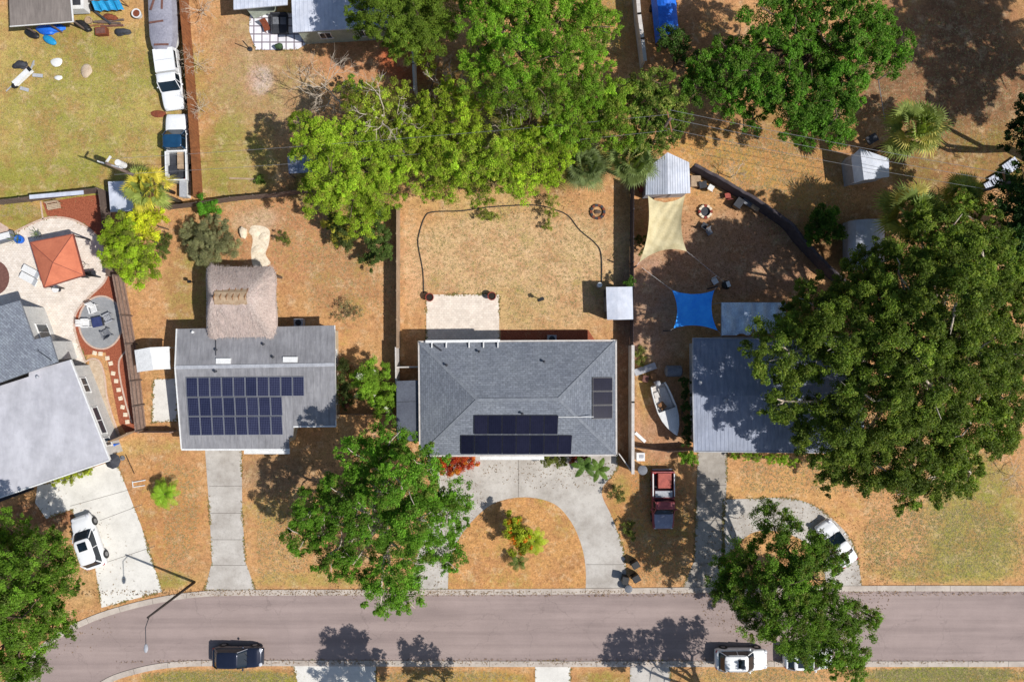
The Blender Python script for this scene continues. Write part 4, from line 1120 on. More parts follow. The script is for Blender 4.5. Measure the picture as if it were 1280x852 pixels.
def wall_window(parent, a, b, t, w, z0, h, side=1, name='window', glass='glass'):
    """window on the wall line a-b (outward is to the right of a->b when side=1)"""
    a, b = Vector(a[:2]), Vector(b[:2]); d = (b - a).normalized(); nn = Vector((d.y, -d.x)) * side
    c = a.lerp(b, t) + nn * .03; ang = math.atan2(d.y, d.x)
    f = MB()
    for dx, sz, zz, hh in ((-w / 2, .07, z0, h), (w / 2, .07, z0, h), (0, .07, z0, h)):
        f.box(c.x + d.x * dx, c.y + d.y * dx, zz, sz, .08, hh, ang)
    f.box(c.x, c.y, z0 - .07, w + .2, .12, .07, ang); f.box(c.x, c.y, z0 + h, w + .14, .1, .07, ang)
    fr = f.build(name, 'white', parent)
    g = c - nn * .01
    MB().box(g.x, g.y, z0 + .002, w - .01, .05, h - .004, ang).build('pane', glass, fr)
    return fr

def solar(parent, corners, nx, ny, m, frame, gap=.04, lift=.12):
    """grid of panels on the plane through three world points c0 (origin), c1 (along), c2 (down)"""
    c0, c1, c2 = (Vector(c) for c in corners)
    u = (c1 - c0) / nx; v = (c2 - c0) / ny
    nn = u.cross(v).normalized()
    if nn.z < 0: nn = -nn
    for j in range(ny):
        for i in range(nx):
            p = c0 + u * i + v * j + nn * lift
            g = gap / 2
            ud, vd = u.normalized(), v.normalized()
            a = p + ud * g + vd * g; b = p + u - ud * g + vd * g; c = p + u + v - ud * g - vd * g; d = p + v + ud * g - vd * g
            mb = MB(); t = nn * .04
            vs = [q - t for q in (a, b, c, d)] + [a, b, c, d]
            f = .03
            ins = [a + (ud + vd) * f, b + (-ud + vd) * f, c + (-ud - vd) * f, d + (ud - vd) * f]
            mb.add(vs + ins, [(0, 1, 5, 4), (1, 2, 6, 5), (2, 3, 7, 6), (3, 0, 4, 7), (3, 2, 1, 0), (4, 5, 9, 8), (5, 6, 10, 9), (6, 7, 11, 10), (7, 4, 8, 11)])
            fr = mb.build('solar_panel', frame, parent)
            me = bpy.data.meshes.new('solar_cells')
            # cell glass joined in the panel mesh
            n0 = len(fr.data.vertices)
            bm = bmesh.new(); bm.from_mesh(fr.data)
            o0 = ORG.get(parent.name, Vector())
            vv = [bm.verts.new(q - o0 - nn * .004) for q in ins]
            ff = bm.faces.new(vv); ff.material_index = 1
            lay = bm.loops.layers.uv.new('UVMap')
            L1, L2 = u.length, v.length
            for l, uvv in zip(ff.loops, ((0, 0), (L1, 0), (L1, L2), (0, L2))): l[lay].uv = uvv
            bm.to_mesh(fr.data); bm.free(); bpy.data.meshes.remove(me)
            fr.data.materials.append(M[m])

def pipe_vent(parent, px, py, z, r=.08, h=.3, m='white'):
    p = G(px, py, z)
    return MB().cyl(p.x, p.y, z - .1, r, h, 10).lathe(p.x, p.y, [(r * 1.6, z + h - .1), (r * 1.7, z + h - .06), (.01, z + h)], 10).build('roof_vent', m, parent, smooth=False)

def seams(verts_a, verts_b, n, t=.05, h=.04):
    """standing seams running from line a to line b"""
    a0, a1 = map(Vector, verts_a); b0, b1 = map(Vector, verts_b)
    mb = MB()
    for i in range(1, n):
        k = i / n
        p, q = a0.lerp(a1, k), b0.lerp(b1, k)
        mb.beam(p + Vector((0, 0, h * .3)), q + Vector((0, 0, h * .3)), t, h)
    return mb

# ---- main house
c = G(647, 498)
H = thing('house', 'main house with blue-grey hipped shingle roof and black solar panels behind the circular drive', 'house', (c.x, c.y, 0))
ze = 2.9; zr = 4.35
rv = P3([(524.5, 428, ze), (769, 426.5, ze), (769.5, 567.5, ze), (526, 568.5, ze), (596.7, 499.5, zr), (698, 498.6, zr)])
rf = shell(rv, [(0, 1, 5, 4), (1, 2, 5), (2, 3, 4, 5), (3, 0, 4)], .16).build('roof', 'shingle', H, uv=True)
w, _ = walls(H, [rv[0], rv[1], rv[2], rv[3]], 2.72, 'stucco', .5)
# ridge caps
mb = MB()
for a, b in ((0, 4), (3, 4), (1, 5), (2, 5), (4, 5)):
    p, q = rv[a], rv[b]
    mb.beam(p + Vector((0, 0, .012)), q + Vector((0, 0, .012)), .24, .022)
mb.build('ridge_cap', mat('ridge_shingle', S(140, 145, 153), S(118, 123, 132), 4, .95), rf)
mb = MB()
for a, b in ((0, 1), (1, 2), (2, 3), (3, 0)):
    p, q = rv[a] - Vector((0, 0, .1)), rv[b] - Vector((0, 0, .1))
    cc = (rv[0] + rv[2]) / 2; o_ = ((p + q) / 2 - cc); o_.z = 0
    dd = (q - p).normalized(); nn = Vector((dd.y, -dd.x, 0)); nn = nn if nn.dot(o_) > 0 else -nn
    mb.beam(p + nn * .08 - dd * .12, q + nn * .08 + dd * .12, .13, .15)
mb.build('gutter', 'white_vinyl', rf)
def plane_pt(tri, px, py):
    """point on the plane of three roof vertices seen at the photo position"""
    a, b, c_ = tri; n = (b - a).cross(c_ - a)
    o = Vector((0, 0, CAMH)); d = Vector(((px - 640) / 14, (426 - py) / 14, -CAMH))
    t = n.dot(a - o) / n.dot(d)
    return o + d * t
south = (rv[2], rv[3], rv[4]); east = (rv[1], rv[2], rv[5]); north = (rv[0], rv[1], rv[5])
solar(rf, [plane_pt(south, 592.5, 518), plane_pt(south, 698, 518), plane_pt(south, 592.5, 542)], 6, 1, 'solar_black', 'frame_black')
solar(rf, [plane_pt(south, 575.8, 543), plane_pt(south, 715.2, 543), plane_pt(south, 575.8, 566.5)], 8, 1, 'solar_black', 'frame_black')
solar(rf, [plane_pt(east, 740, 471.3), plane_pt(east, 765.3, 471.3), plane_pt(east, 740, 523.5)], 1, 3, 'solar_black', 'frame_black')
a, b = plane_pt(south, 698, 521) , plane_pt(south, 742, 520.5)
MB().beam(a + Vector((0, 0, .05)), b + Vector((0, 0, .1)), .05).build('conduit', 'white', rf)
for x, y, z in ((558.5, 456, 3.55), (599, 439, 3.2), (680, 451.5, 3.45), (653, 516.5, 4.1)):
    pipe_vent(rf, x, y, z, .07, .32, 'grey_dark')
# front fascia canopy over the garage, windows, door, garage door
a, b = G(600, 571, 2.6), G(680, 571, 2.6)
MB().box((a.x + b.x) / 2, a.y + .05, 2.5, b.x - a.x, .55, .12).build('door_canopy', 'white', H)
sw, se, ne, nw = w[3], w[2], w[1], w[0]
wall_window(H, sw, se, .12, 1.4, .9, 1.2); wall_window(H, sw, se, .82, 1.4, .9, 1.2)
d0 = Vector(sw).lerp(Vector(se), .3)
MB().box(d0.x, d0.y - .03, .02, 1.0, .08, 2.05).build('door', 'white', H)
d0 = Vector(sw).lerp(Vector(se), .55); g = MB().box(d0.x, d0.y - .03, .02, 4.9, .07, 2.2)
for k in range(1, 4): g.box(d0.x, d0.y - .075, .02 + k * .55, 4.8, .03, .03)
g.build('garage_door', 'white', H)
wall_window(H, ne, se, .3, 1.2, .9, 1.1, -1); wall_window(H, ne, se, .7, 1.2, .9, 1.1, -1)
wall_window(H, nw, ne, .25, 2.2, .3, 2.0, -1); wall_window(H, nw, ne, .7, 1.2, .9, 1.1, -1)
# pergola beam on rear eave
mb = MB(); a, b = G(532, 428.5, 3.05), G(625, 427.5, 3.05)
mb.beam(a + Vector((0, .12, 0)), b + Vector((0, .12, 0)), .22, .18)
for x in (540, 558, 586.5, 604.5, 622.5):
    p = G(x, 427, 3.1); q = plane_pt(north, x, 434.5)
    mb.beam((p.x, p.y + .1, 3.1), (q.x, q.y, q.z + .12), .1, .1)
mb.build('patio_beam', 'white', H)
p, q = plane_pt(north, 541, 430), plane_pt(north, 552, 438)
MB().beam(p + Vector((0, 0, .12)), q + Vector((0, 0, .12)), .12, .1).build('roof_antenna', 'grey_dark', rf)
# flat side extension
ev = P3([(495.5, 476, 2.5), (524.8, 475, 2.5), (525, 551, 2.5), (496, 551, 2.5)])
ex = shell(ev, [(0, 1, 2, 3)], .12).build('side_roof', 'roof_flat', H)
ww = inset([v[:2] for v in ev], .2)
for x, y in ww: MB().box(x, y, 0, .12, .12, 2.38).build('post', 'white', H)
mb = MB().beam(ev[0] + Vector((.02, 1.2 - 3, .02)), ev[1] + Vector((0, -1.8, .02)), .03, .02); mb.build('roof_seam', 'grey_dark', ex)

# ---- house with grey metal roof and blue solar (left of centre)
c = G(320, 485)
H = thing('house', 'house with weathered grey metal roof and blue gridded solar panels, left of the main house', 'house', (c.x, c.y, 0))
n1, r1, s1 = 2.75, 3.55, 2.7
V = P3([(221, 411, n1), (418.5, 406.5, n1), (418.5, 455.5, r1), (219, 459, r1), (420, 532.5, s1 + .25), (367, 533, s1 + .25), (366, 546, s1 + .1), (361, 547, s1 + .1), (361.5, 560.5, s1), (227, 560.5, s1)])
def on(tri, x, y): return plane_pt(tri, x, y)
sp = (V[2], V[3], V[9])
for i in (4, 5, 6, 7, 8): 
    x, y = [(420, 532.5), (367, 533), (366, 546), (361, 547), (361.5, 560.5)][i - 4]
    V[i] = on(sp, x, y)
rf = shell(V, [(0, 1, 2, 3), (3, 2, 4, 5, 6, 7, 8, 9)], .14).build('roof', 'metal_old', H)
seams((V[3], V[2]), (V[0], V[1]), 22, .02, .02).build('roof_seams', 'metal_old', rf)
sm = MB()
for i in range(1, 22):
    x = 219 + (418.5 - 219) * i / 22; y1 = 559.5 if x < 360 else 532
    sm.beam(on(sp, x, 458.5) + Vector((0, 0, .012)), on(sp, 227 + (x - 219) * (193.5 / 199.5), y1) + Vector((0, 0, .012)), .02, .02)
sm.build('roof_seams', 'metal_old', rf)
MB().beam(V[3] + Vector((0, 0, .02)), V[2] + Vector((0, 0, .02)), .3, .03).build('ridge_cap', 'grey_light', rf)
mb = MB().beam(V[9] + Vector((-.03, -.08, -.08)), V[8] + Vector((.03, -.08, -.08)), .14, .14).beam(V[3], V[0], .08, .16).beam(V[3], V[9], .08, .16).beam(V[5], V[4], .12, .14).beam(V[1], V[4] + Vector((0, 0, 0)), .06, .14)
mb.build('fascia', 'white', rf)
foot = [V[0], V[1], V[4], V[5], V[8], V[9]]
wf, _ = walls(H, foot, 2.45, 'stucco_tan', .42)
wall_window(H, wf[2], wf[3], .5, 1.3, .9, 1.1, -1); wall_window(H, wf[5], wf[4], .25, 1.5, .9, 1.1)
wall_window(H, wf[1], wf[2], .3, 1.2, .9, 1.1, -1); wall_window(H, wf[1], wf[2], .75, 1.2, .9, 1.1, -1); wall_window(H, wf[0], wf[1], .75, 1.5, .9, 1.1, -1)
d0 = Vector(wf[5]).lerp(Vector(wf[4]), .68); MB().box(d0.x, d0.y - .03, .02, 2.8, .07, 2.1).build('garage_door', 'white', H)
north = (V[0], V[1], V[2])
solar(rf, [on(sp, 233, 471), on(sp, 380.8, 469.8), on(sp, 233.8, 495.8)], 10, 1, 'solar', 'frame_silver')
solar(rf, [on(sp, 234.3, 496), on(sp, 353.2, 495.2), on(sp, 235.8, 519.8)], 8, 1, 'solar', 'frame_silver')
solar(rf, [on(sp, 235.9, 520), on(sp, 353.4, 519.2), on(sp, 237.5, 543.8)], 8, 1, 'solar', 'frame_silver')
for x0, x1, y0, y1 in ((271, 288.5, 447.5, 454.5), (354.5, 372, 445.8, 452.5)):
    p, q = on(north, x0, y0), on(north, x1, y1)
    MB().box((p.x + q.x) / 2, (p.y + q.y) / 2, p.z - .1, q.x - p.x, p.y - q.y, .3).build('skylight', 'white', rf)
for x, y in ((271, 437), (270, 464), (330, 430), (342, 446), (242, 415)): pipe_vent(rf, x, y, on(north, x, y).z, .07, .3, 'grey_dark' if x != 242 else 'white')
p = on(north, 270, 420); q = on(north, 270, 444); MB().beam(p + Vector((0, 0, .05)), q + Vector((0, 0, .05)), .05).build('conduit', 'grey_dark', rf)
a, b = G(305, 563.5, 2.3), G(362, 564, 2.3)
MB().box((a.x + b.x) / 2, a.y, 2.2, b.x - a.x, .5, .1).build('garage_awning', 'white', H)
a, b = G(301, 564, 2.3), G(305, 570, 2.3)

# ---- thatched hut
c = G(301, 378)
T = thing('thatched_hut', 'open tiki hut with grey-brown palm thatch roof and tan ridge cap behind the solar-roofed house', 'hut', (c.x, c.y, 0))
zt, zb = 4.6, 3.05
V = P3([(260, 335, zb), (280, 333.5, zb), (325, 334, zb), (342, 337, zb), (344, 375, zb), (343, 418, zb), (325, 421, zb), (282, 421.5, zb), (261, 419.5, zb), (259.5, 375, zb), (266, 370, zt), (308, 371, zt)])
# rounded thatch: several rings between eave and ridge
rings = []
cen = Vector((0, 0, 0))
outer = smooth_path([tuple(V[i]) for i in range(10)], 6, True)
no = len(outer)
ra, rb = V[10], V[11]
rnd = random.Random(4)
mb = MB()
for k, t in enumerate((-.06, 0, .2, .4, .6, .8, 1.0)):
    for (x, y, z) in outer:
        p = Vector((x, y, z)); s = max(0, min(1, (x - ra.x) / (rb.x - ra.x)))
        s = max(0., min(1., s)); q = ra.lerp(rb, s)
        tt = max(0, t); r = p.lerp(q, tt)
        r.z += .28 * math.sin(PI * tt) + rnd.uniform(-.05, .05)
        if t < 0: r.z -= .32; r.x += (cen.x - 0) * 0
        if tt < 1: r.x += rnd.uniform(-.06, .06); r.y += rnd.uniform(-.06, .06)
        mb.v.append(tuple(r))
for k in range(6):
    for i in range(no):
        a = k * no + i; b = k * no + (i + 1) % no
        mb.f.append((a, b, b + no, a + no))
tr = mb.build('thatch_roof', 'thatch', T, smooth=False, uv=True)
# shaggy straw ends lying on the slope
fr = MB()
for _ in range(6500):
    i = rnd.randrange(no); x, y, z = outer[i]; p = Vector((x, y, z)); p2 = Vector(outer[(i + 1) % no]); p = p.lerp(p2, rnd.random())
    s = max(0, min(1, (p.x - ra.x) / (rb.x - ra.x))); q = ra.lerp(rb, s)
    t = rnd.random() ** .9 * .97; r = p.lerp(q, t); r.z += .28 * math.sin(PI * t) + .02
    d = (p - q).normalized(); L = rnd.uniform(.2, .45); sd = d.cross(Vector((0, 0, 1))).normalized()
    d = (d + sd * rnd.uniform(-.25, .25)).normalized(); w_ = sd * .02
    e = r + d * L + Vector((0, 0, rnd.uniform(.0, .07)))
    fr.add([r - w_, r + w_, e], [(0, 1, 2)])
fr.build('straw', mat('straw', S(212, 196, 186, .95), S(158, 140, 132, .95), 9, .98), tr)
a, b = G(267, 371, zt + .12), G(308, 371, zt + .12)
mb = MB()
prof = [(-.72, -.36), (-.4, -.06), (0, .08), (.4, -.06), (.72, -.36)]
for p in (a, b):
    for dy, dz in prof: mb.v.append((p.x, p.y + dy, p.z + dz))
for i in range(4): mb.f.append((i, i + 1, i + 6, i + 5))
cap = mb.build('ridge_cap', 'tan_box', tr)
for i in range(6):
    x = a.x + (b.x - a.x) * (i + .1) / 5.3
    mb = MB().beam((x + .12, a.y + .75, a.z - .36), (x, a.y - .05, a.z + .16), .07).beam((x, a.y, a.z + .13), (x - .05, a.y - .6, a.z - .26), .05)
    mb.build('ridge_pole', 'lumber', tr)
for i in (0, 3, 5, 8):
    p = V[i].lerp((V[0] + V[5]) / 2, .14); MB().cyl(p.x, p.y, 0, .12, zb + .1, 10).build('post', 'bark', T)

# ---- far-left house
c = G(50, 500)
H = thing('house', 'house at the left edge with smooth white low-slope roof and a grey shingled wing', 'house', (c.x, c.y, 0))
z1 = 3.0
V = P3([(88, 449.5, z1), (137, 574.5, z1), (60, 601, z1), (-3, 622, z1), (-60, 640, z1), (-60, 500, z1), (0, 482, z1), (36, 470.5, z1), (36, 464, z1)])
# a shallow crown so the skin is not dead flat
rw = shell(V, [tuple(range(9))], .14).build('low_roof', 'roof_white', H)
mb = MB().beam(V[0] + Vector((.03, 0, -.02)), V[1] + Vector((.03, 0, -.02)), .12, .16).beam(V[1] + Vector((0, -.04, -.02)), V[3] + Vector((0, -.04, -.02)), .12, .16)
mb.build('gutter', 'white', rw)
wf = inset([v[:2] for v in V], .45)
MB().prism(wf, 0, 2.84).build('wall', 'stucco', H)
for t, w_ in ((.22, 1.3), (.62, 2.4), (.86, .7)):
    wall_window(H, wf[0], wf[1], t, w_, 1.3, .7, -1)
d0 = Vector(wf[1]).lerp(Vector(wf[3]), .38); dd = (Vector(wf[3]) - Vector(wf[1])); ang = math.atan2(dd.y, dd.x)
MB().box(d0.x + .02, d0.y - .04, .02, 4.6, .08, 2.1, ang).build('garage_door', 'white', H)
for x, y in ((48, 471), (30, 466)): pipe_vent(rw, x, y, z1 + .05, .08, .25, 'grey_light')
z2 = 3.7
V = P3([(-40, 402, z2 - .3), (0, 382.5, z2 - .2), (24.3, 375.5, z2 - .35), (42, 424.5, z2 - .25), (62, 420, z2 - .45), (72, 452, z2 - .4), (36, 465, z2 - .2), (-40, 492, z2)])
rs = shell(V, [tuple(range(8))], .16).build('shingle_roof', 'shingle2', H, uv=True)
wf = inset([v[:2] for v in V], .35)
MB().prism(wf, 0, 3.05).build('upper_wall', 'stucco', H)
a, b = Vector(V[2][:2]), Vector(V[3][:2])
wall_window(H, wf[2], wf[3], .68, 1.5, .7, 1.3, -1)
p = G(47, 443, 3.9); MB().beam((p.x - .3, p.y + .3, 3.45), (p.x + .9, p.y - .5, 3.5), .04).beam((p.x - .2, p.y + .4, 3.45), (p.x - .1, p.y + .2, 4.1), .03).build('roof_antenna', 'grey_dark', rs)
# side lean-to: dark square hatch cover and small flat pieces by the wing
p = G(78, 444)
o = MB().box(p.x, p.y, 0, 1.05, 1.05, .8, R(15)).box(p.x, p.y, .8, 1.15, 1.15, .08, R(15)).build('hot_tub', 'grey_dark', origin=p)
tag(o, 'small dark square covered tub between the white roof and the cream patio', 'hot tub')

# ---- blue-grey roofed house on the right
c = G(930, 490)
H = thing('house', 'house with blue-grey ribbed roof half hidden beneath the large oak', 'house', (c.x, c.y, 0))
zA, zB = 2.9, 3.7
V = P3([(866, 422.5, zA), (1080, 424, zA), (1080, 495, zB), (866, 494, zB), (1080, 566, zA), (867.5, 564, zA)])
rf = shell(V, [(0, 1, 2, 3), (3, 2, 4, 5)], .14).build('roof', 'metal_blue', H)
m_ = seams((V[0], V[1]), (V[3], V[2]), 44, .022, .02); m2 = seams((V[3], V[2]), (V[5], V[4]), 44, .022, .02)
m_.add(m2.v, m2.f); m_.build('roof_seams', 'metal_blue', rf)
MB().beam(V[0], V[3], .08, .16).beam(V[3], V[5], .08, .16).beam(V[5], V[4], .08, .16).beam(V[0], V[1], .08, .16).build('fascia', 'grey_light', rf)
for x, y in ((874, 478), (905, 500)): pipe_vent(rf, x, y, 3.5, .1, .4, 'grey_light')
wf, _ = walls(H, [V[0], V[1], V[4], V[5]], 2.72, 'stucco', .45)
for t in (.2, .55, .8): wall_window(H, wf[3], wf[2], t, 1.4, .9, 1.1)
wall_window(H, wf[0], wf[3], .3, 1.3, .9, 1.1, 1); wall_window(H, wf[0], wf[3], .7, 1.3, .9, 1.1, 1)
d0 = Vector(wf[3]).lerp(Vector(wf[2]), .08); MB().box(d0.x + .9, d0.y - .03, .02, 2.4, .07, 2.1).build('garage_door', 'white', H)

# torn pale sheet canopy behind it
c = G(941, 400)
T = thing('patio_canopy', 'torn pale-blue sheet canopy on a frame at the rear of the oak-shaded house', 'canopy', (c.x, c.y, 0))
zc = 2.6
mb = MB(); nx_, ny_ = 26, 10
rnd = random.Random(9)
x0, x1 = 902, 982
for j in range(ny_ + 1):
    for i in range(nx_ + 1):
        px = x0 + (x1 - x0) * i / nx_; py = 378 + 41 * j / ny_
        rag = 0
        if j == ny_ and 6 < i < 22: rag = rnd.choice((0, 2, 6, 14, 17))
        if j == ny_ - 1 and 6 < i < 22: rag = rnd.uniform(0, 5)
        p = G(px, py - rag, zc + .12 * math.sin(i * 1.2) * math.sin(j * .7) + .18 * abs(math.sin(i * PI / 6.5)) * .5)
        mb.v.append(tuple(p))
for j in range(ny_):
    for i in range(nx_):
        a = j * (nx_ + 1) + i; mb.f.append((a, a + nx_ + 1, a + nx_ + 2, a + 1))
mb.build('sheet', 'pale_tarp', T, smooth=False)
cs = P3([(902, 378, zc), (982, 378, zc), (982, 421, zc), (902, 421, zc)])
mb = MB()
for i in range(4):
    mb.beam(cs[i] - Vector((0, 0, .1)), cs[(i + 1) % 4] - Vector((0, 0, .1)), .05)
mb.beam((cs[0] + cs[1]) / 2 - Vector((0, 0, .1)), (cs[2] + cs[3]) / 2 - Vector((0, 0, .1)), .05)
for p in cs: mb.box(p.x, p.y, 0, .06, .06, zc - .1)
mb.build('frame', 'grey_light', T)

# ---- top house
c = G(400, 20)
H = thing('house', 'pale green house at the top edge with bright ribbed metal roof and paved rear patio', 'house', (c.x, c.y, 0))
zA = 3.0
V = P3([(362, -60, zA + .9), (480, -66, zA + .9), (470, 34.5, zA - .1), (366, 40.5, zA - .1)])
V[1] = G(490, -60, zA + .9); V[2] = G(486, 33.5, zA - .1)
rf = shell(V, [(0, 1, 2, 3)], .12).build('roof', 'roof_sheet', H)
seams((V[0], V[1]), (V[3], V[2]), 24, .04, .035).build('roof_seams', 'roof_sheet', rf)
wf, _ = walls(H, V, 2.75, 'stucco_green', .25)
wall_window(H, wf[3], wf[2], .28, 1.0, 1.0, 1.0); wall_window(H, wf[3], wf[2], .72, 1.0, 1.0, 1.0)
V = P3([(291, -60, zA + .5), (361, -60, zA + .5), (359, 6, zA), (292, 12, zA)])
r2 = shell(V, [(0, 1, 2, 3)], .12).build('side_roof', 'roof_sheet', H)
seams((V[0], V[1]), (V[3], V[2]), 14, .04, .035).build('roof_seams', 'roof_sheet', r2)
wf2 = [tuple(G(*p)[:2]) for p in ((312, -40), (346, -40), (346, 14), (318, 24))]
MB().prism(wf2, 0, 2.6).build('side_wall', 'stucco_green', H)
T = thing('garden_bench', 'dark wide bench frame with pale seat pads on the white squared patio', 'bench', G(352, 33))
a = G(352, 33)
MB().box(a.x, a.y, .3, 1.4, 1.6, .12).box(a.x, a.y + .75, .42, 1.4, .12, .5).box(a.x - .66, a.y, .42, .1, 1.6, .25).box(a.x + .66, a.y, .42, .1, 1.6, .25).build('bench_frame', 'grey_dark', T)
for dx in (-.33, .33): MB().box(a.x + dx, a.y + .25, .42, .55, .6, .12).build('seat_pad', 'grey', T)
mb = MB()
for dx in (-.6, .6):
    for dy in (-.7, .7): mb.box(a.x + dx, a.y + dy, 0, .08, .08, .3)
mb.build('leg', 'black', T)

# ---- sheds
def gable_shed(name, label, cat, v, faces, m, wallm, zwall, seam=None, d=.12, cap=None):
    c = sum(v, Vector()) / len(v)
    T = thing(name, label, cat, (c.x, c.y, 0))
    rf = shell(v, faces, .07).build('roof', m, T)
    if seam:
        for (a, b, c_, d_, n) in seam: seams((v[a], v[b]), (v[c_], v[d_]), n, .03, .03).build('roof_seams', m, rf)
    return T, rf
v = P3([(808, 211, 2.3), (834.5, 190.5, 2.95), (861.5, 203, 2.3), (863, 241.5, 2.3), (835, 242.5, 2.95), (807, 243.5, 2.3)])
T, rf = gable_shed('garden_shed', 'white ribbed-metal gabled shed with slanted front at the head of the beige shade sail', 'shed', v, [(0, 1, 4, 5), (1, 2, 3, 4)], 'roof_sheet', 'white', 2.2, [(5, 4, 0, 1, 9), (4, 3, 1, 2, 9)])
w_ = inset([v[i][:2] for i in (0, 1, 2, 3, 5)], .15); MB().prism(w_, 0, 2.2).build('wall', 'grey_light', T)
MB().box(v[4].x, w_[3][1] - .03, .02, 1.3, .05, 1.9).build('door', 'grey', T)
v = P3([(757.5, 358.5, 2.3), (772, 358.5, 2.35), (790.5, 358.2, 2.2), (791.5, 399, 2.2), (772, 399.5, 2.35), (759, 399.5, 2.3)])
T, rf = gable_shed('garden_shed', 'grey metal-roofed storage shed against the right fence of the back lawn', 'shed', v, [(0, 1, 4, 5), (1, 2, 3, 4)], 'roof_sheet', 'grey_dark', 2.2, [(5, 3, 0, 2, 6)])
w_ = inset([v[i][:2] for i in (0, 2, 3, 5)], .12); MB().prism(w_, 0, 2.15).build('wall', 'grey_dark', T)
MB().box((w_[0][0] + w_[3][0]) / 2 - .02, (w_[0][1] + w_[3][1]) / 2, .05, .05, 1.3, 1.8).build('door', 'grey', T)
v = P3([(1064, 189, 2.0), (1076, 185.5, 2.5), (1112, 198, 2.1), (1112, 222, 2.1), (1080, 224, 2.5), (1067, 229, 2.0)])
v = P3([(1064, 196, 2.0), (1075, 185.5, 2.6), (1111, 198, 2.1), (1111.5, 221, 2.1), (1080, 225, 2.6), (1068, 229, 2.0)])
T, rf = gable_shed('garden_shed', 'small pale gabled shed crossed by the power lines', 'shed', v, [(0, 1, 4, 5), (1, 2, 3, 4)], 'roof_sheet', 'white', 1.9, [(1, 4, 2, 3, 5)])
w_ = inset([v[i][:2] for i in (0, 1, 2, 3, 4, 5)], .12); MB().prism(w_, 0, 1.9).build('wall', 'grey_light', T)
# arched metal shed
a, b = G(1058, 277), G(1100, 335)
T = thing('arched_shed', 'blue-white curved metal shed with bulging side beside the leafy bush', 'shed', G(1073, 308))
mb = MB(); n = 14; cx_, w2 = G(1075, 300).x, 1.55; ya, yb = G(1075, 279).y, G(1075, 338).y
for y in (ya, yb):
    for i in range(n + 1):
        t = PI * i / n; mb.v.append((cx_ - w2 * math.cos(t), y, .9 + 1.2 * math.sin(t)))
for i in range(n): mb.f.append((i, i + 1, i + n + 2, i + n + 1))
mb.f.append(tuple(range(n, -1, -1))); mb.f.append(tuple(range(n + 1, 2 * n + 2)))
mb.build('roof', 'roof_sheet', T, smooth=False)
MB().box(cx_, (ya + yb) / 2, 0, 2 * w2 - .02, ya - yb - .02, .9).build('wall', 'grey_light', T)
# small white shed (left), white awning
v = P3([(135, 227, 2.1), (163, 226, 2.1), (167, 263, 2.2), (138, 265, 2.2)])
c = sum(v, Vector()) / 4
T = thing('garden_shed', 'small white-roofed shed at the fence corner under the yellow palm', 'shed', (c.x, c.y, 0))
shell(v, [(0, 1, 2, 3)], .08).build('roof', 'roof_sheet', T)
MB().prism(inset([q[:2] for q in v], .1), 0, 2.0).build('wall', 'grey', T)
v = P3([(168, 437.5, 2.3), (187, 434, 2.6), (211.5, 433, 2.3), (213, 461, 2.3), (192, 462, 2.6), (171.5, 465, 2.3)])
c = sum(v, Vector()) / 6
T = thing('canopy', 'bright white gabled canopy against the left wall of the solar-roofed house', 'canopy', (c.x, c.y, 0))
shell(v, [(0, 1, 4, 5), (1, 2, 3, 4)], .04).build('roof', 'white', T)
mb = MB()
for i in (0, 2, 3, 5): mb.box(v[i].x * .999 + .1 * (1 if i in (0, 5) else -1), v[i].y + (.1 if i in (3, 5) else -.1), 0, .07, .07, v[i].z - .05)
mb.build('post', 'white', T)
# utility shed top-left with junk
v = P3([(9.5, -60, 2.9), (84, -60, 2.9), (91.5, 27.5, 2.6), (12.5, 33.5, 2.6)])
T = thing('outbuilding', 'outbuilding at the top left with streaked brown-grey flat roof', 'outbuilding', G(50, 0))
shell(v, [(0, 1, 2, 3)], .12).build('roof', 'roof_tar', T)
MB().beam(v[1], v[2], .1, .1).beam(v[2], v[3], .06, .1).build('roof_edge', 'white', T)
w_ = inset([q[:2] for q in v], 1.9); MB().prism(w_, 0, 2.4).build('wall', 'wood_grey', T)
for k in (1, 2, 3): q = Vector(inset([q[:2] for q in v], .5)[k]); MB().box(q.x, q.y, 0, .12, .12, 2.5).build('post', 'wood_grey', T)
q = (Vector(inset([q[:2] for q in v], .5)[2]) + Vector(inset([q[:2] for q in v], .5)[3])) / 2; MB().box(q.x, q.y, 0, .12, .12, 2.5).build('post', 'wood_grey', T)
for i, (x, y, c1, c2) in enumerate([(382, 190, 0, 0)]):
    p = G(378, 203); T = thing('metal_lean_to', 'corrugated blue-white metal shelter roof half under the yellow-green tree', 'shelter', p)
    v = P3([(359, 195, 1.6), (396, 192, 1.9), (397, 215, 1.9), (361, 217, 1.6)])
    shell(v, [(0, 1, 2, 3)], .05).build('roof', 'metal_blue', T)
    seams((v[0], v[1]), (v[3], v[2]), 9, .05, .04).build('roof_seams', 'metal_blue', T)
    mb = MB()
    for q in v: mb.box(q.x * .998, q.y, 0, .08, .08, q.z - .04)
    mb.build('post', 'wood_grey', T)

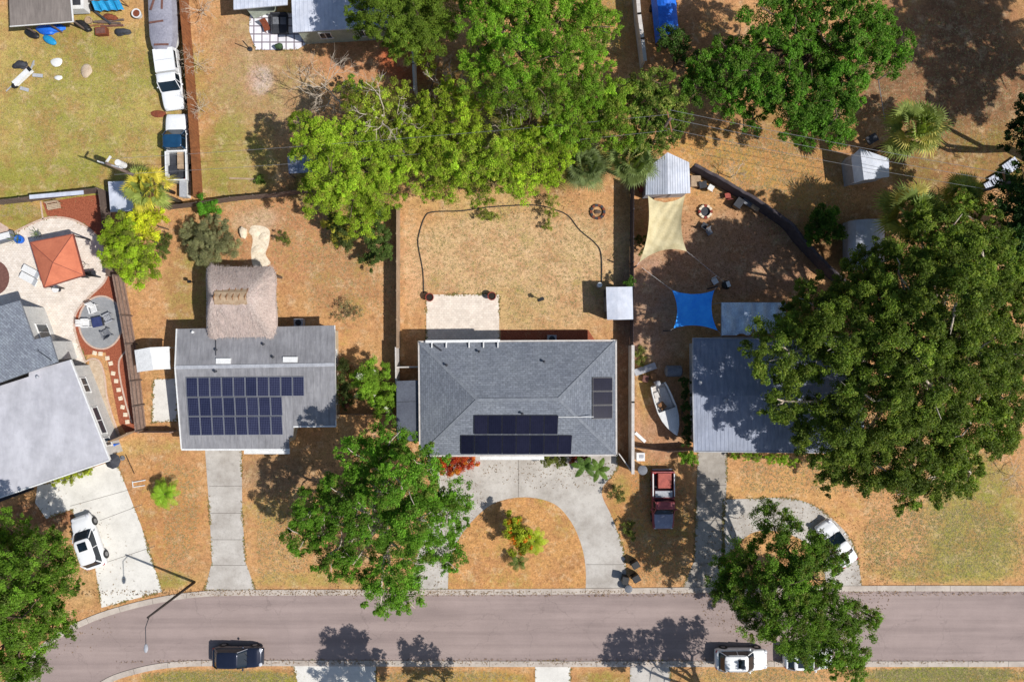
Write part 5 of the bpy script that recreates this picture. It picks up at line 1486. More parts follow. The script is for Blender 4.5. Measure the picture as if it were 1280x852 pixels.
# ------------------------------------------------------------------ fences
def fence(name, label, pts, h, m, post=2.4, kind='board', cat='fence', pm=None, rails_side=0, t=.04):
    P = [G(x, y) for x, y in pts]
    root = thing(name, label, cat, P[0])
    mb = MB(); pb = MB(); rb = MB()
    for i in range(len(P) - 1):
        a, b = P[i], P[i + 1]; d = (b - a); L = d.length; d.normalize(); nn = Vector((d.y, -d.x, 0)); ang = math.atan2(d.y, d.x)
        if kind == 'board':
            n = max(1, int(L / .15)); rnd = random.Random(i)
            for k in range(n):
                p = a + d * (k + .5) * L / n
                hh = h + rnd.uniform(-.02, .02)
                mb.box(p.x, p.y, .03, L / n - .008, .022, hh - .03, ang + rnd.uniform(-.02, .02))
        else:
            p = (a + b) / 2; mb.box(p.x, p.y, .02, L, t, h - .02, ang)
            mb.box(p.x, p.y, h, L + t, t * 1.8, .05, ang)
        if rails_side:
            for zz in (.35, h * .52, h - .25):
                p = (a + b) / 2 + nn * .045 * rails_side; rb.box(p.x, p.y, zz, L, .045, .09, ang)
        n = max(1, round(L / post))
        for k in range(n + (1 if i == len(P) - 2 else 0)):
            p = a + d * L * k / n + nn * (.09 * rails_side)
            MB().box(p.x, p.y, 0, .1, .1, h + .04, ang).build('post', pm or m, root)
    mb.build('boards' if kind == 'board' else 'panels', m, root)
    if rb.v: rb.build('rails', pm or m, root)
    return root
fence('wooden_fence', 'tall orange-brown board fence beside the parked pickups', [(234, -30), (238, 30), (242, 75), (247, 140), (251, 200), (254, 250)], 1.85, 'wood_brown')
fence('wooden_fence', 'dark weathered fence with pale panels along the top of the mulch garden', [(-30, 259), (40, 252), (90, 245), (134, 240)], 1.6, 'wood_grey', cat='fence')
fence('wooden_fence', 'short dark red-brown fence beside the small white shed', [(136, 241), (139, 262), (141, 288), (146, 346)], 1.6, 'wood_grey')
fence('wooden_fence', 'dark board fence at the back of the tiki hut yard', [(213, 262), (255, 257), (296, 251), (352, 246), (392, 240)], 1.5, 'wood_grey')
fence('wooden_fence', 'grey-pink fence with exposed rails between the mulch path and the white canopy', [(155, 346), (164, 395), (170, 430), (176, 475), (183, 536)], 1.8, 'wood_rail', rails_side=-1, pm='wood_grey')
fence('wooden_fence', 'long tan board fence along the left side of the back lawn', [(500, 262), (500, 330), (500, 400), (500, 434)], 1.85, 'wood_tan')
fence('vinyl_fence', 'white vinyl fence beside the main house, left side', [(499, 434), (499.5, 478)], 1.85, 'white_vinyl', kind='panel', t=.06)
fence('vinyl_fence', 'short white vinyl gate joining the left fence to the main house', [(499, 458), (526, 457.5)], 1.6, 'white_vinyl', kind='panel', t=.06)
fence('wooden_fence', 'dark brown fence between the back lawn and the shade sail yard', [(788, 232), (787.5, 300), (787.5, 360), (787, 432)], 1.85, 'fence_dark')
fence('vinyl_fence', 'long white vinyl fence between the main house and the boat yard', [(786.5, 432), (786.5, 500), (786.5, 586)], 1.85, 'white_vinyl', kind='panel', t=.14)
fence('vinyl_gate', 'white gate slanting from the house corner to the white fence', [(771, 564), (787, 586)], 1.3, 'white_vinyl', kind='panel', t=.05, cat='gate')
def wall_path(name, label, pts, h, m, t):
    p = smooth_path([tuple(G(x, y)[:2]) for x, y in pts], 5)
    root = thing(name, label, 'fence', (p[0][0], p[0][1], 0)); mb = MB(); rnd = random.Random(3)
    for i, (x, y) in enumerate(p):
        a = p[max(i - 1, 0)]; b = p[min(i + 1, len(p) - 1)]; d = Vector((b[0] - a[0], b[1] - a[1])).normalized(); n = Vector((-d.y, d.x)) * t / 2
        j = rnd.uniform(-.03, .03); hh = h + rnd.uniform(-.04, .04)
        for s, z in ((1, 0), (1 + j * 8, hh - .05), (.4, hh), (-.4, hh), (-1 + j * 8, hh - .05), (-1, 0)): mb.v.append((x + n.x * s, y + n.y * s, z))
    for i in range(len(p) - 1):
        for k in range(5): q = i * 6 + k; mb.f.append((q, q + 6, q + 7, q + 1))
    mb.build('screen_cloth', m, root)
    return root
wall_path('screened_fence', 'curved dark cloth-covered fence around the shaded yard', [(862, 212), (888, 226), (912, 240), (936, 254), (960, 270), (980, 285), (994, 303), (1012, 322), (1030, 341), (1046, 354)], 1.85, 'fence_dark', .26)
fence('vinyl_fence', 'white fence stub at the top, between the willow and the grove', [(519, 64), (520, 90), (521.5, 122)], 1.7, 'white_vinyl', kind='panel', t=.1)
fence('vinyl_fence', 'pale grey-blue fence beside the blue covered trailer at the top', [(790, -20), (794, 30), (798, 60), (801, 86)], 1.85, 'white_vinyl', kind='panel', t=.18)
fence('wooden_fence', 'low pale fence right of the solar-roofed house', [(420, 516), (495, 517)], 1.2, 'wood_tan')
fence('wooden_fence', 'grey fence across the front of the boat yard', [(792, 556), (830, 561), (865, 559)], 1.5, 'wood_grey')
fence('wooden_fence', 'low fence between the rail fence and the solar-roofed house', [(183, 538), (222, 538)], 1.3, 'wood_rail')
fence('wooden_fence', 'pale gate fence from the white-roofed house to the rail fence', [(128, 556), (150, 548), (172, 538)], 1.7, 'wood_tan')
# ------------------------------------------------------------------ vehicles
def interp(tab, x):
    for i in range(len(tab) - 1):
        if x <= tab[i + 1][0]:
            a, b = tab[i], tab[i + 1]; t = (x - a[0]) / (b[0] - a[0]); t = max(0, min(1, t)); t = t * t * (3 - 2 * t)
            return a[1] + (b[1] - a[1]) * t
    return tab[-1][1]

def body_loft(L0, L1, W, prof, nose=.2, tail=.12, st=30, base=.24):
    """lower body between x=L0 (rear) and L1 (front); prof: (x, height) of the top"""
    mb = MB(); ring = None; m = 0
    for i in range(st + 1):
        u = i / st; u = .5 - .5 * math.cos(PI * u); x = L0 + (L1 - L0) * u
        df = max(0, (x - (L1 - 1.1)) / 1.1); dr = max(0, ((L0 + .8) - x) / .8)
        w = W / 2 * (1 - nose * df ** 2.6 - tail * dr ** 2.6)
        zt = interp(prof, x)
        b = base + .1 * df ** 3 + .08 * dr ** 3
        r = [(.88 * w, b), (.97 * w, b + .08), (w, b + (zt - b) * .5), (.985 * w, b + (zt - b) * .78), (.93 * w, zt - .035), (.84 * w, zt), (.45 * w, zt + .022), (0, zt + .028)]
        r = r + [(-y, z) for y, z in r[-2::-1]]
        m = len(r)
        for y, z in r: mb.v.append((x, y, z))
    for i in range(st):
        for k in range(m - 1):
            a = i * m + k; mb.f.append((a, a + m, a + m + 1, a + 1))
        a = i * m; mb.f.append((a, a + m - 1, a + 2 * m - 1, a + m))
    mb.f.append(tuple(range(m))); mb.f.append(tuple(range((st + 1) * m - 1, st * m - 1, -1)))
    return mb

def cabin(root, b0, b1, t0, t1, wb, wt, zb, zr, paint, belt=.0, roof_m=None, pillars=True, rails=False):
    """greenhouse: glass between belt and roof, painted roof panel and pillars"""
    def ring(x0, x1, w, z, ex):
        out = []; cx, hx = (x0 + x1) / 2, (x1 - x0) / 2
        for k in range(40):
            t = 2 * PI * (k + .5) / 40; c, s = math.cos(t), math.sin(t)
            out.append((cx + hx * math.copysign(abs(c) ** (2 / ex), c), w * math.copysign(abs(s) ** (2 / ex), s), z))
        return out
    lv = [ring(b0 + (t0 - b0) * u ** .85, b1 + (t1 - b1) * u ** .95, wb + (wt - wb) * u ** 1.15, zb + (zr - zb) * u, 7) for u in (0, .35, .7, 1)]
    cx = (b0 + b1) / 2
    groups = {'windshield': MB(), 'rear_window': MB(), 'side_window': MB(), 'side_window2': MB()}
    for li in range(3):
        for k in range(40):
            k2 = (k + 1) % 40
            q = [lv[li][k], lv[li][k2], lv[li + 1][k2], lv[li + 1][k]]
            mx = sum(p[0] for p in q) / 4; my = sum(p[1] for p in q) / 4
            kk = 'windshield' if (k < 5 or k > 34 ) and mx > cx else 'rear_window' if 15 <= k <= 24 else ('side_window' if my > 0 else 'side_window2')
            if k < 4 or k >= 36: kk = 'windshield'
            elif 16 <= k < 24: kk = 'rear_window'
            else: kk = 'side_window' if my > 0 else 'side_window2'
            groups[kk].add(q, [(0, 1, 2, 3)])
    for k, g in groups.items():
        g.build(k.replace('2', ''), 'glass_car', root, smooth=True)
    mb = MB(); rr = [ring(t0 - .02, t1 + .01, wt + .012, zr - .03, 6), ring(t0 - .01, t1 + .0, wt + .004, zr + .0, 6), ring(t0 + .05, t1 - .06, wt - .06, zr + .035, 5.5), ring(t0 + .25, t1 - .3, wt - .26, zr + .06, 5)]
    for r in rr: mb.v += r
    for i in range(3):
        for k in range(40): mb.f.append((i * 40 + k, i * 40 + (k + 1) % 40, (i + 1) * 40 + (k + 1) % 40, (i + 1) * 40 + k))
    mb.f.append(tuple(range(120, 160)))
    roof = mb.build('roof', roof_m or paint, root, smooth=True)
    if pillars:
        for s in (-1, 1):
            for (xb, xt, w) in ((b1 - .08, t1 - .05, .07), (b0 + .1, t0 + .08, .1), (cx - .05 + .1, cx - .02, .06)):
                MB().beam((xb, s * (wb - .012), zb), (xt, s * (wt - .004), zr), .05, w).build('pillar', paint, root)
    if rails:
        for s in (-1, 1): MB().tube([(t0 + .2, s * (wt - .08), zr + .03), (t0 + .35, s * (wt - .07), zr + .1), (t1 - .35, s * (wt - .07), zr + .1), (t1 - .2, s * (wt - .08), zr + .03)], .018, 6).build('roof_rail', 'chrome', roof)
    return roof

def wheels(root, xf, xr, W, r=.33):
    for x in (xf, xr):
        for s in (-1, 1):
            y = s * (W / 2 - .11)
            w = MB().tube([(x, y - .12, r), (x, y - .1, r), (x, y + .1, r), (x, y + .12, r)], [r * .9, r, r, r * .9], 24).build('wheel', 'rubber', root)
            mb = MB().tube([(x, y + s * .1, r), (x, y + s * .135, r)], r * .62, 16)
            mb.build('rim', 'chrome', w)
            # dark arch opening in the body side
            MB().tube([(x, s * (W / 2 - .04), r + .04), (x, s * (W / 2 + .004), r + .04)], r * 1.16, 24).build('wheel_arch', 'black', root)

def extras(root, L0, L1, W, zl, xm, zm, paint):
    for s in (-1, 1):
        MB().blob((L1 - .22, s * (W / 2 - .28), zl), (.2, .2, .07), 1, .05, 10).build('headlight', 'lamp_clear', root, smooth=True)
        MB().blob((L0 + .1, s * (W / 2 - .22), zl + .1), (.12, .17, .09), 2, .05, 10).build('tail_light', 'lamp_red', root, smooth=True)
        MB().blob((xm, s * (W / 2 + .09), zm), (.09, .13, .08), 3, .05, 8).build('mirror', paint, root, smooth=True)
    MB().box(L1 - .04, 0, .42, .06, W * .5, .14).build('grille', 'black', root)

def car(name, label, cat, px, py, fx, fy, L, W, paint, h=1.55, kind='suv', sunroof=None, group=None, pano=False, z=0.8, rails=False):
    """(px,py) centre in the photo, (fx,fy) direction of the nose in photo pixels"""
    p = G(px, py, z); ang = math.atan2(-fy, fx)
    root = local_thing(name, label, cat, (p.x, p.y, .02), ang, group)
    L0, L1 = -L / 2, L / 2
    if kind == 'sedan': prof = [(L0, .78), (L0 + .12, .92), (L0 + .7, .98), (L0 + 1.3, .96), (L1 - 1.5, .93), (L1 - .7, .82), (L1 - .15, .68), (L1, .52)]; cb = (L0 + .75, L1 - 1.25, L0 + 1.4, L1 - 2.05)
    else: prof = [(L0, .85), (L0 + .1, 1.0), (L0 + 1.2, 1.02), (L1 - 1.4, .98), (L1 - .6, .9), (L1 - .15, .76), (L1, .55)]; cb = (L0 + .12, L1 - 1.2, L0 + .6, L1 - 1.95)
    b = body_loft(L0, L1, W, prof).build('body', paint, root, smooth=True)
    seam = MB()
    for xx in (cb[1] + .12,):
        seam.box(xx, 0, .99, .02, W * .62, .004)
    zb = .93
    roof = cabin(root, cb[0], cb[1], cb[2], cb[3], W / 2 * .92, W / 2 * .79, zb, h - .05, paint, rails=rails)
    wheels(root, L1 - .85, L0 + .8, W)
    extras(root, L0, L1, W, .74, cb[1] - .45, 1.02, paint)
    if sunroof:
        MB().box(cb[3] - .62, 0, h + .002, sunroof, W * .42, .025).build('sunroof', 'glass_car', roof)
    if pano:
        MB().box((cb[2] + cb[3]) / 2 + .1, 0, h + .004, 1.35, W * .52, .022).build('sunroof', 'glass_car', roof)
    MB().box(L0 + .02, 0, .5, .05, .5, .12).build('number_plate', 'white', root)
    MB().beam((cb[1] + .06, .1, zb + .06), (cb[1] - .25, .5, zb + .2), .02).beam((cb[1] + .06, -.4, zb + .06), (cb[1] - .25, 0, zb + .2), .02).build('wipers', 'black', root)
    return root

def pickup(name, label, px, py, fx, fy, L, W, paint, roof_m, hood_m, cab0, cab1, bed_m, group=None, topper=False, z=.9, cat='pickup truck', bed_floor='grey_dark'):
    p = G(px, py, z); ang = math.atan2(-fy, fx)
    root = local_thing(name, label, cat, (p.x, p.y, .02), ang, group)
    L0, L1 = -L / 2, L / 2
    xc0, xc1 = L0 + cab0, L0 + cab1             # rear and front foot of the cab
    body_loft(xc0 - .02, L1, W, [(xc0, 1.05), (xc1, 1.06), (L1 - .4, 1.0), (L1 - .1, .92), (L1, .7)], .1, .0, 20, .35).build('body', paint, root, smooth=True)
    if hood_m != paint:
        mb = MB(); nx_ = 10
        for i in range(nx_ + 1):
            x = xc1 + .03 + (L1 - .12 - xc1) * i / nx_; w = W / 2 * (.84 - .12 * (i / nx_) ** 3); zt = interp([(xc0, 1.05), (xc1, 1.06), (L1 - .4, 1.0), (L1 - .1, .92), (L1, .7)], x)
            for y, dz in ((-w, .012), (-w * .45, .034), (0, .044), (w * .45, .034), (w, .012)): mb.v.append((x, y, zt + dz))
        for i in range(nx_):
            for k in range(4): a = i * 5 + k; mb.f.append((a, a + 5, a + 6, a + 1))
        mb.build('hood', hood_m, root, smooth=True)
    cabin(root, xc0 + .02, xc1 + .15, xc0 + .12, xc1 - .5, W / 2 * .93, W / 2 * .85, 1.02, 1.72, roof_m, roof_m=roof_m)
    bl = xc0 - L0
    bed = MB()
    for s in (-1, 1):
        bed.box(L0 + bl / 2 - .03, s * (W / 2 - .06), .42, bl - .06, .12, .72)
    bed.box(L0 + .04, 0, .42, .08, W - .1, .7); bed.box(xc0 - .09, 0, .42, .06, W - .26, .72)
    bo = bed.build('bed', paint, root)
    MB().box(L0 + bl / 2 - .03, 0, .5, bl - .16, W - .26, .06).build('bed_floor', bed_floor, bo)
    MB().box(L0 - .1, 0, .42, .14, W * .9, .16).build('bumper', 'chrome', root)
    if topper:
        mb = MB().box(L0 + bl / 2, 0, 1.14, bl, W - .04, .5, taper=.93)
        tp = mb.build('topper', paint, root)
        for s in (-1, 1): MB().box(L0 + bl / 2, s * (W / 2 - .05), 1.25, bl * .7, .03, .28).build('side_window', 'glass_car', tp)
        MB().box(L0 + bl * .5, 0, 1.642, .03, W * .8, .01).build('ridge', 'grey_light', tp)
    wheels(root, L1 - .95, L0 + 1.15, W, .37)
    extras(root, L0, L1, W, .85, xc1 - .35, 1.12, paint)
    return root

car('parked_car', 'white hatchback with black sunroof parked on the pale driveway at the left', 'car', 109.5, 677, -24, -70, 4.75, 1.86, 'paint_white', 1.62, 'suv', .75)
car('parked_car', 'dark navy hatchback parked alone at the lower kerb', 'car', 297, 821, 1, .01, 4.4, 1.8, 'paint_navy', 1.5, 'suv')
car('parked_car', 'silvery white estate with small black sunroof and roof rails at the lower kerb', 'car', 927, 824, 1, 0, 4.6, 1.84, 'paint_white', 1.6, 'suv', .55, rails=True)
car('parked_car', 'white car with large glass roof tucked under the tree at the lower kerb', 'car', 1011, 823, 1, 0, 4.3, 1.78, 'paint_white', 1.5, 'suv', None, pano=True)
car('parked_car', 'white sedan half under the tree on the semicircular driveway', 'car', 1046, 679, -37, -53, 4.3, 1.8, 'paint_white', 1.45, 'sedan')
pickup('pickup_truck', 'old white pickup with a white topper, parked nose-down by the brown fence', 213, 100, 10, 73, 5.15, 1.9, 'paint_white', 'paint_white', 'paint_white', 2.15, 3.55, 'paint_white', topper=True, bed_floor='white')
t = pickup('pickup_truck', 'white pickup with deep blue cab roof and open cargo bed by the brown fence', 221, 184, -2, -88, 5.9, 1.9, 'paint_white', 'paint_blue', 'paint_white', 2.6, 4.35, 'paint_white')
MB().box(-1.1, -.28, .57, 1.6, .5, .35).build('cargo_box', 'tan_box', t)
MB().box(-2.0, .35, .57, .7, .7, .4).build('tool_box', 'grey_dark', t)
t = pickup('pickup_truck', 'faded red and grey pickup with rusty red load, on the lawn by the circular drive', 829, 625, .5, 73, 5.1, 1.95, 'red_dark', 'red_dark', 'paint_grey', 2.35, 3.65, 'red_dark', bed_floor='black')
MB().box(-1.75, .12, .57, 1.3, 1.15, .5).build('rusty_crate', 'red', t)
MB().box(-.62, .0, .57, .55, 1.5, .62).build('tool_box', 'grey_light', t)
MB().box(-1.4, -.93, 1.15, 2.0, .09, .03).build('bed_rail', 'white', t)
MB().box(-1.4, .93, 1.15, 2.0, .09, .03).build('bed_rail', 'white', t)

# covered boat on trailer top-left
def hull_mb(L, W, prof):
    mb = MB(); m = 9
    for (t, w, zt, zk) in prof:
        for k in range(m):
            s = -1 + 2 * k / (m - 1)
            mb.v.append((t * L, s * w * W / 2, zt + (1 - abs(s) ** 2) * .0))
    return mb
p = G(202, 26, 1.4)
T = local_thing('covered_boat', 'boat shape under a grey tarp with brown planks laid on top, beside the brown fence', 'covered boat', (p.x, p.y, 0), R(-88))
mb = MB(); pr = [(-4.6, .82), (-4.2, .92), (-2.5, 1.0), (0, 1.0), (1.4, .98), (2.2, .84), (2.55, .68), (2.62, .6)]
m = 13
for (x, w) in pr:
    for k in range(m):
        s = -1 + 2 * k / (m - 1); y = s * w * 1.22
        mb.v.append((x, y, 1.5 + .28 * (1 - s * s) if abs(s) < .95 else 1.05))
for i in range(len(pr) - 1):
    for k in range(m - 1):
        a = i * m + k; mb.f.append((a, a + m, a + m + 1, a + 1))
mb.build('tarp', 'grey_tarp', T, smooth=False)
mb = MB(); vs = []
mb.prism([(-4.5, -1.0), (1.6, -1.1), (2.5, -.6), (2.5, .6), (1.6, 1.1), (-4.5, 1.0)], .55, 1.15); mb.build('hull', 'white', T)
MB().beam((-3.5, 0, .5), (3.2, 0, .5), .12).beam((0, -1.0, .4), (0, 1.0, .4), .1).build('trailer_frame', 'grey_dark', T)
for s in (-1, 1): MB().tube([(0, s * .95 - .1, .33), (0, s * .95 + .1, .33)], .33, 18).build('wheel', 'rubber', T)
for i, (x, y, r, l) in enumerate([(189.5, 5, 72, 1.0), (201.5, 4, 88, .9), (194.5, 26.5, 8, 1.2), (200.8, 55, 1, 1.25)]):
    q = G(x, y, 1.9)
    names = ['brown plank weighing down the grey tarp, upper left one', 'brown plank weighing down the grey tarp, upper right one', 'brown plank weighing down the grey tarp, slanted one in the middle', 'brown plank weighing down the grey tarp, lowest one']
    o = MB().box(q.x, q.y, 1.76, l, .16, .05, R(r)).build('plank', 'planks', origin=(q.x, q.y, 1.76)); tag(o, names[i], 'plank', 'planks on the tarped boat')

# open white boat on the right
p = G(834, 512, 1.0)
T = local_thing('speedboat', 'white open speedboat with pointed bow and brown seat, on the ground behind the white fence', 'boat', (p.x, p.y, 0), math.atan2(-(545 - 482), (847 - 824)))
L = 4.7
pr = [(-2.35, .74, 1.0), (-1.9, .84, .98), (-1.0, .94, .98), (0, .98, 1.0), (.8, .86, 1.05), (1.5, .6, 1.1), (2.05, .28, 1.16), (2.35, .03, 1.2)]
mb = MB(); m = 7
for x, w, z in pr:
    for s, zz in ((-1, z), (-.85, .55), (-.45, .32), (0, .22), (.45, .32), (.85, .55), (1, z)):
        mb.v.append((x, s * w * .88, zz))
for i in range(len(pr) - 1):
    for k in range(m - 1):
        a = i * m + k; mb.f.append((a, a + m, a + m + 1, a + 1))
mb.f.append(tuple(range(m)))
mb.build('hull', 'white', T, smooth=True)
mb = MB()   # foredeck + gunwales
dk = [(x, w, z) for x, w, z in pr if x >= -.2]
for x, w, z in dk:
    for s in (-1, -.5, 0, .5, 1): mb.v.append((x, s * w * .91, z + .02 + .07 * (1 - s * s)))
for i in range(len(dk) - 1):
    for k in range(4): a = i * 5 + k; mb.f.append((a, a + 5, a + 6, a + 1))
mb.build('foredeck', 'white', T, smooth=True)
for s in (-1, 1):
    MB().tube([(x, s * w * .86, z + .02) for x, w, z in pr if x <= .1], .07, 6).build('gunwale', 'white', T)
MB().box(-1.1, 0, .62, 2.3, 1.3, .05).build('cockpit_floor', 'white_vinyl', T)
MB().box(-1.6, .2, .55, .8, .6, .35).box(-1.5, -.4, .55, .5, .4, .3).build('cover_bundle', 'white_vinyl', T)
MB().box(-.45, -.25, .56, .62, .55, .32, R(20)).build('seat', 'lumber', T)
MB().beam((-.05, -.75, 1.08), (-.3, -.5, 1.35), .03, .1).beam((-.1, -.62, 1.3), (-.1, .62, 1.3), .04, .2).beam((-.05, .75, 1.08), (-.3, .5, 1.35), .03, .1).build('windshield', 'glass', T)
MB().box(-2.5, 0, .5, .3, .4, .8).blob((-2.5, 0, 1.3), (.25, .2, .18), 2, .05).build('outboard_motor', 'grey_light', T)
# ------------------------------------------------------------------ sails, gazebo, furniture
def sail(name, label, cat, corners, zs, m, sag=.35, pull=.12, n=18):
    c4 = [G(x, y, z) for (x, y), z in zip(corners, zs)]
    cc = sum(c4, Vector()) / 4
    T = thing(name, label, cat, (cc.x, cc.y, 0))
    mb = MB(); 
    for j in range(n + 1):
        v = j / n
        for i in range(n + 1):
            u = i / n
            # edges curve towards the middle like stretched cloth
            uu = u + pull * (0.5 - u) * 2 * (4 * v * (1 - v)) * .5 * (abs(2 * u - 1))
            vv = v + pull * (0.5 - v) * 2 * (4 * u * (1 - u)) * .5 * (abs(2 * v - 1))
            p = (c4[0] * (1 - uu) + c4[1] * uu) * (1 - vv) + (c4[3] * (1 - uu) + c4[2] * uu) * vv
            p = p + Vector((0, 0, -sag * 16 * u * (1 - u) * v * (1 - v) + (.07 * math.sin((u + v * .7) * 24) + .03 * math.sin((u * .6 - v) * 37)) * (1 - v * .6) * math.sin(PI * u)))
            mb.v.append(tuple(p))
    for j in range(n):
        for i in range(n):
            a = j * (n + 1) + i; mb.f.append((a, a + 1, a + n + 2, a + n + 1))
    mb.build('cloth', m, T, smooth=True)
    return T, c4
T, c4 = sail('shade_sail', 'beige shade sail stretched from the white shed down the side yard', 'shade sail', [(810, 244.5), (856.5, 244), (858.5, 314), (799, 328)], (2.5, 2.5, 2.4, 2.5), 'beige_cloth', .4, .22)
MB().beam(c4[3], c4[3] + Vector((-.25, -.3, .1)), .02).beam(c4[2], G(905, 352, 2.2), .012).build('rope', 'white', T)
q = c4[3] + Vector((-.25, -.3, 0)); MB().box(q.x, q.y, 0, .1, .1, 2.65).build('post', 'grey_dark', T)
q = G(907, 352, 2.2); 
T, c4 = sail('shade_sail', 'bright blue square shade sail over the dark yard', 'shade sail', [(840, 362.5), (893, 362.5), (897, 413), (842, 410)], (2.6, 2.6, 2.6, 2.6), 'blue_cloth', .3, .2)
mb = MB()
ends = [G(802, 334, 2.5), G(896, 358, 2.6), G(903, 420, 2.6), G(838, 413, 2.6)]
for a, b in zip(c4, ends): mb.beam(a, b, .015)
mb.build('rope', 'white', T)
for e in (ends[1], ends[3]): MB().box(e.x, e.y, 0, .1, .1, 2.7).build('post', 'grey_dark', T)
# orange gazebo
cs = [(38, 303), (91, 292.5), (105, 344), (55, 359.5)]
c4 = [G(x, y, 2.5) for x, y in cs]; cc = sum(c4, Vector()) / 4
T = thing('gazebo', 'orange-roofed square gazebo on the cream patio', 'gazebo', (cc.x, cc.y, 0))
ap = G(66, 328, 3.35)
mb = shell(c4 + [ap], [(0, 1, 4), (1, 2, 4), (2, 3, 4), (3, 0, 4)], .04); cn = mb.build('canopy', 'orange', T)
mb = MB()
for i in range(4): mb.beam(c4[i] - Vector((0, 0, .06)), c4[(i + 1) % 4] - Vector((0, 0, .06)), .06, .2)
mb.build('valance', 'red_brown', cn)
mb = MB()
for i in range(4): mb.beam(c4[i] + Vector((0, 0, .01)), ap + Vector((0, 0, .01)), .04, .03)
mb.build('ridge_piping', 'red_brown', cn)
for p in c4:
    q = p.lerp(cc, .05); MB().box(q.x, q.y, 0, .1, .1, 2.45).build('post', 'black', T)

def at_ground(px, py): return G(px, py)
def sun_lounger(label, px, py, rz, m='white'):
    p = G(px, py); T = local_thing('sun_lounger', label, 'sun lounger', (p.x, p.y, .02), rz, 'white sun loungers by the gazebo')
    MB().box(-.25, 0, .28, 1.3, .6, .07).build('seat', m, T)
    MB().beam((.38, 0, .31), (.95, 0, .62), .6, .06).build('backrest', m, T)
    for x in (-.75, .3):
        for y in (-.26, .26): MB().box(x, y, 0, .05, .05, .28).build('leg', 'grey_dark', T)
    MB().tube([(-.9, -.3, .3), (-.95, 0, .32), (-.9, .3, .3)], .025, 6).build('frame', 'grey_dark', T)
sun_lounger('white sun lounger left of the orange gazebo, upper of two', 43, 340, R(-28))
sun_lounger('white sun lounger left of the orange gazebo, lower of two', 40, 349, R(-28))
def deck_chair(label, px, py, rz, m='white', group='white garden chairs around the fire table'):
    p = G(px, py); T = local_thing('garden_chair', label, 'garden chair', (p.x, p.y, .02), rz, group)
    mb = MB()
    for k in range(5): mb.box(-.22 + k * .115, 0, .36 - .02 * (4 - k), .09, .55, .025)
    mb.build('seat', m, T)
    mb = MB()
    for k in range(5): mb.beam((-.26, -.22 + k * .11, .28), (-.6, -.26 + k * .13, .92), .09, .02)
    mb.build('backrest', m, T)
    for s in (-1, 1): MB().box(-.05, s * .34, .52, .7, .12, .025).build('armrest', m, T)
    for x in (-.35, .28):
        for s in (-1, 1): MB().box(x, s * .31, 0, .05, .07, .52).build('leg', m, T)
deck_chair('white slatted garden chair on the round grey pad, above the fire table', 120, 387, R(-70))
deck_chair('white slatted garden chair on the round grey pad, left of the fire table', 111, 404, R(0))
deck_chair('pale slatted garden chair on the round grey pad, right of the fire table', 138, 398, R(205), 'grey_light')
deck_chair('grey slatted garden chair on the round grey pad, below the fire table', 136, 416, R(120), 'grey')
p = G(125, 402.5)
T = local_thing('fire_table', 'low square dark-blue topped fire table in the middle of the round pad', 'table', (p.x, p.y, .02), R(12))
MB().box(0, 0, 0, .75, .75, .4, taper=.92).build('base', 'grey_dark', T)
MB().box(0, 0, .4, .86, .86, .06).build('table_top', mat('blue_glass_top', S(70, 80, 125), S(52, 60, 100), 2, .25), T)
# parasol folded and small stuff on patio
p = G(28, 300)
T = local_thing('patio_planter', 'blue glazed planter with sparse plant near the gazebo corner', 'planter', (p.x, p.y, .02), R(-20))
MB().lathe(0, 0, [(.18, 0), (.34, .15), (.38, .5), (.34, .56), (.3, .5)], 18).build('pot', 'blue_tarp', T, smooth=True)
ORG[T.name] = Vector((p.x, p.y, .02))
mb = MB()
for k in range(14):
    a = k * .9; mb.beam((0, 0, .5), (math.cos(a) * .55, math.sin(a) * .55, .8 + .2 * (k % 3)), .03, .01)
mb.build('stems', mat('stem_green', S(110, 130, 60), None, 3, .8), T)
p = G(50, 293)
T = local_thing('patio_planter', 'small grey pot with thin grassy plant at the upper gazebo edge', 'planter', (p.x, p.y, .02))
MB().lathe(0, 0, [(.14, 0), (.22, .12), (.24, .36), (.2, .34)], 14).build('pot', 'grey', T, smooth=True)
mb = MB()
for k in range(16):
    a = k * .8; mb.beam((0, 0, .3), (math.cos(a) * .45, math.sin(a) * .45, .5 + .15 * (k % 3)), .03, .01)
mb.build('stems', M['stem_green'] if 'stem_green' in M else bpy.data.materials['stem_green'], T)
p = G(116, 344)
T = local_thing('grill', 'black barrel grill casting a shadow right of the gazebo', 'grill', (p.x, p.y, .02), R(8))
MB().tube([(-.42, 0, .85), (.42, 0, .85)], .26, 18).build('barrel', 'black', T, smooth=False)
for x in (-.35, .35):
    for y in (-.2, .2): MB().box(x, y, 0, .05, .05, .75).build('leg', 'grey_dark', T)
MB().box(.62, 0, .82, .35, .5, .03).build('side_shelf', 'grey_dark', T)
p = G(74, 362)
T = local_thing('side_table', 'small round white table below the gazebo corner', 'table', (p.x, p.y, .02))
MB().cyl(0, 0, .48, .3, .03, 20).build('table_top', 'white', T)
MB().cyl(0, 0, 0, .04, .48, 8).cyl(0, 0, 0, .2, .03, 14).build('base', 'grey_dark', T)
p = G(108, 331)
T = local_thing('plant_stand', 'small metal plant stand right of the gazebo', 'plant stand', (p.x, p.y, .02))
MB().tube([(.22 * math.cos(t), .22 * math.sin(t), .5) for t in [k * PI / 6 for k in range(13)]], .015, 5).build('ring', 'grey_dark', T)
for a in (0, 2.1, 4.2): MB().beam((.22 * math.cos(a), .22 * math.sin(a), .5), (.26 * math.cos(a), .26 * math.sin(a), 0), .02).build('leg', 'grey_dark', T)
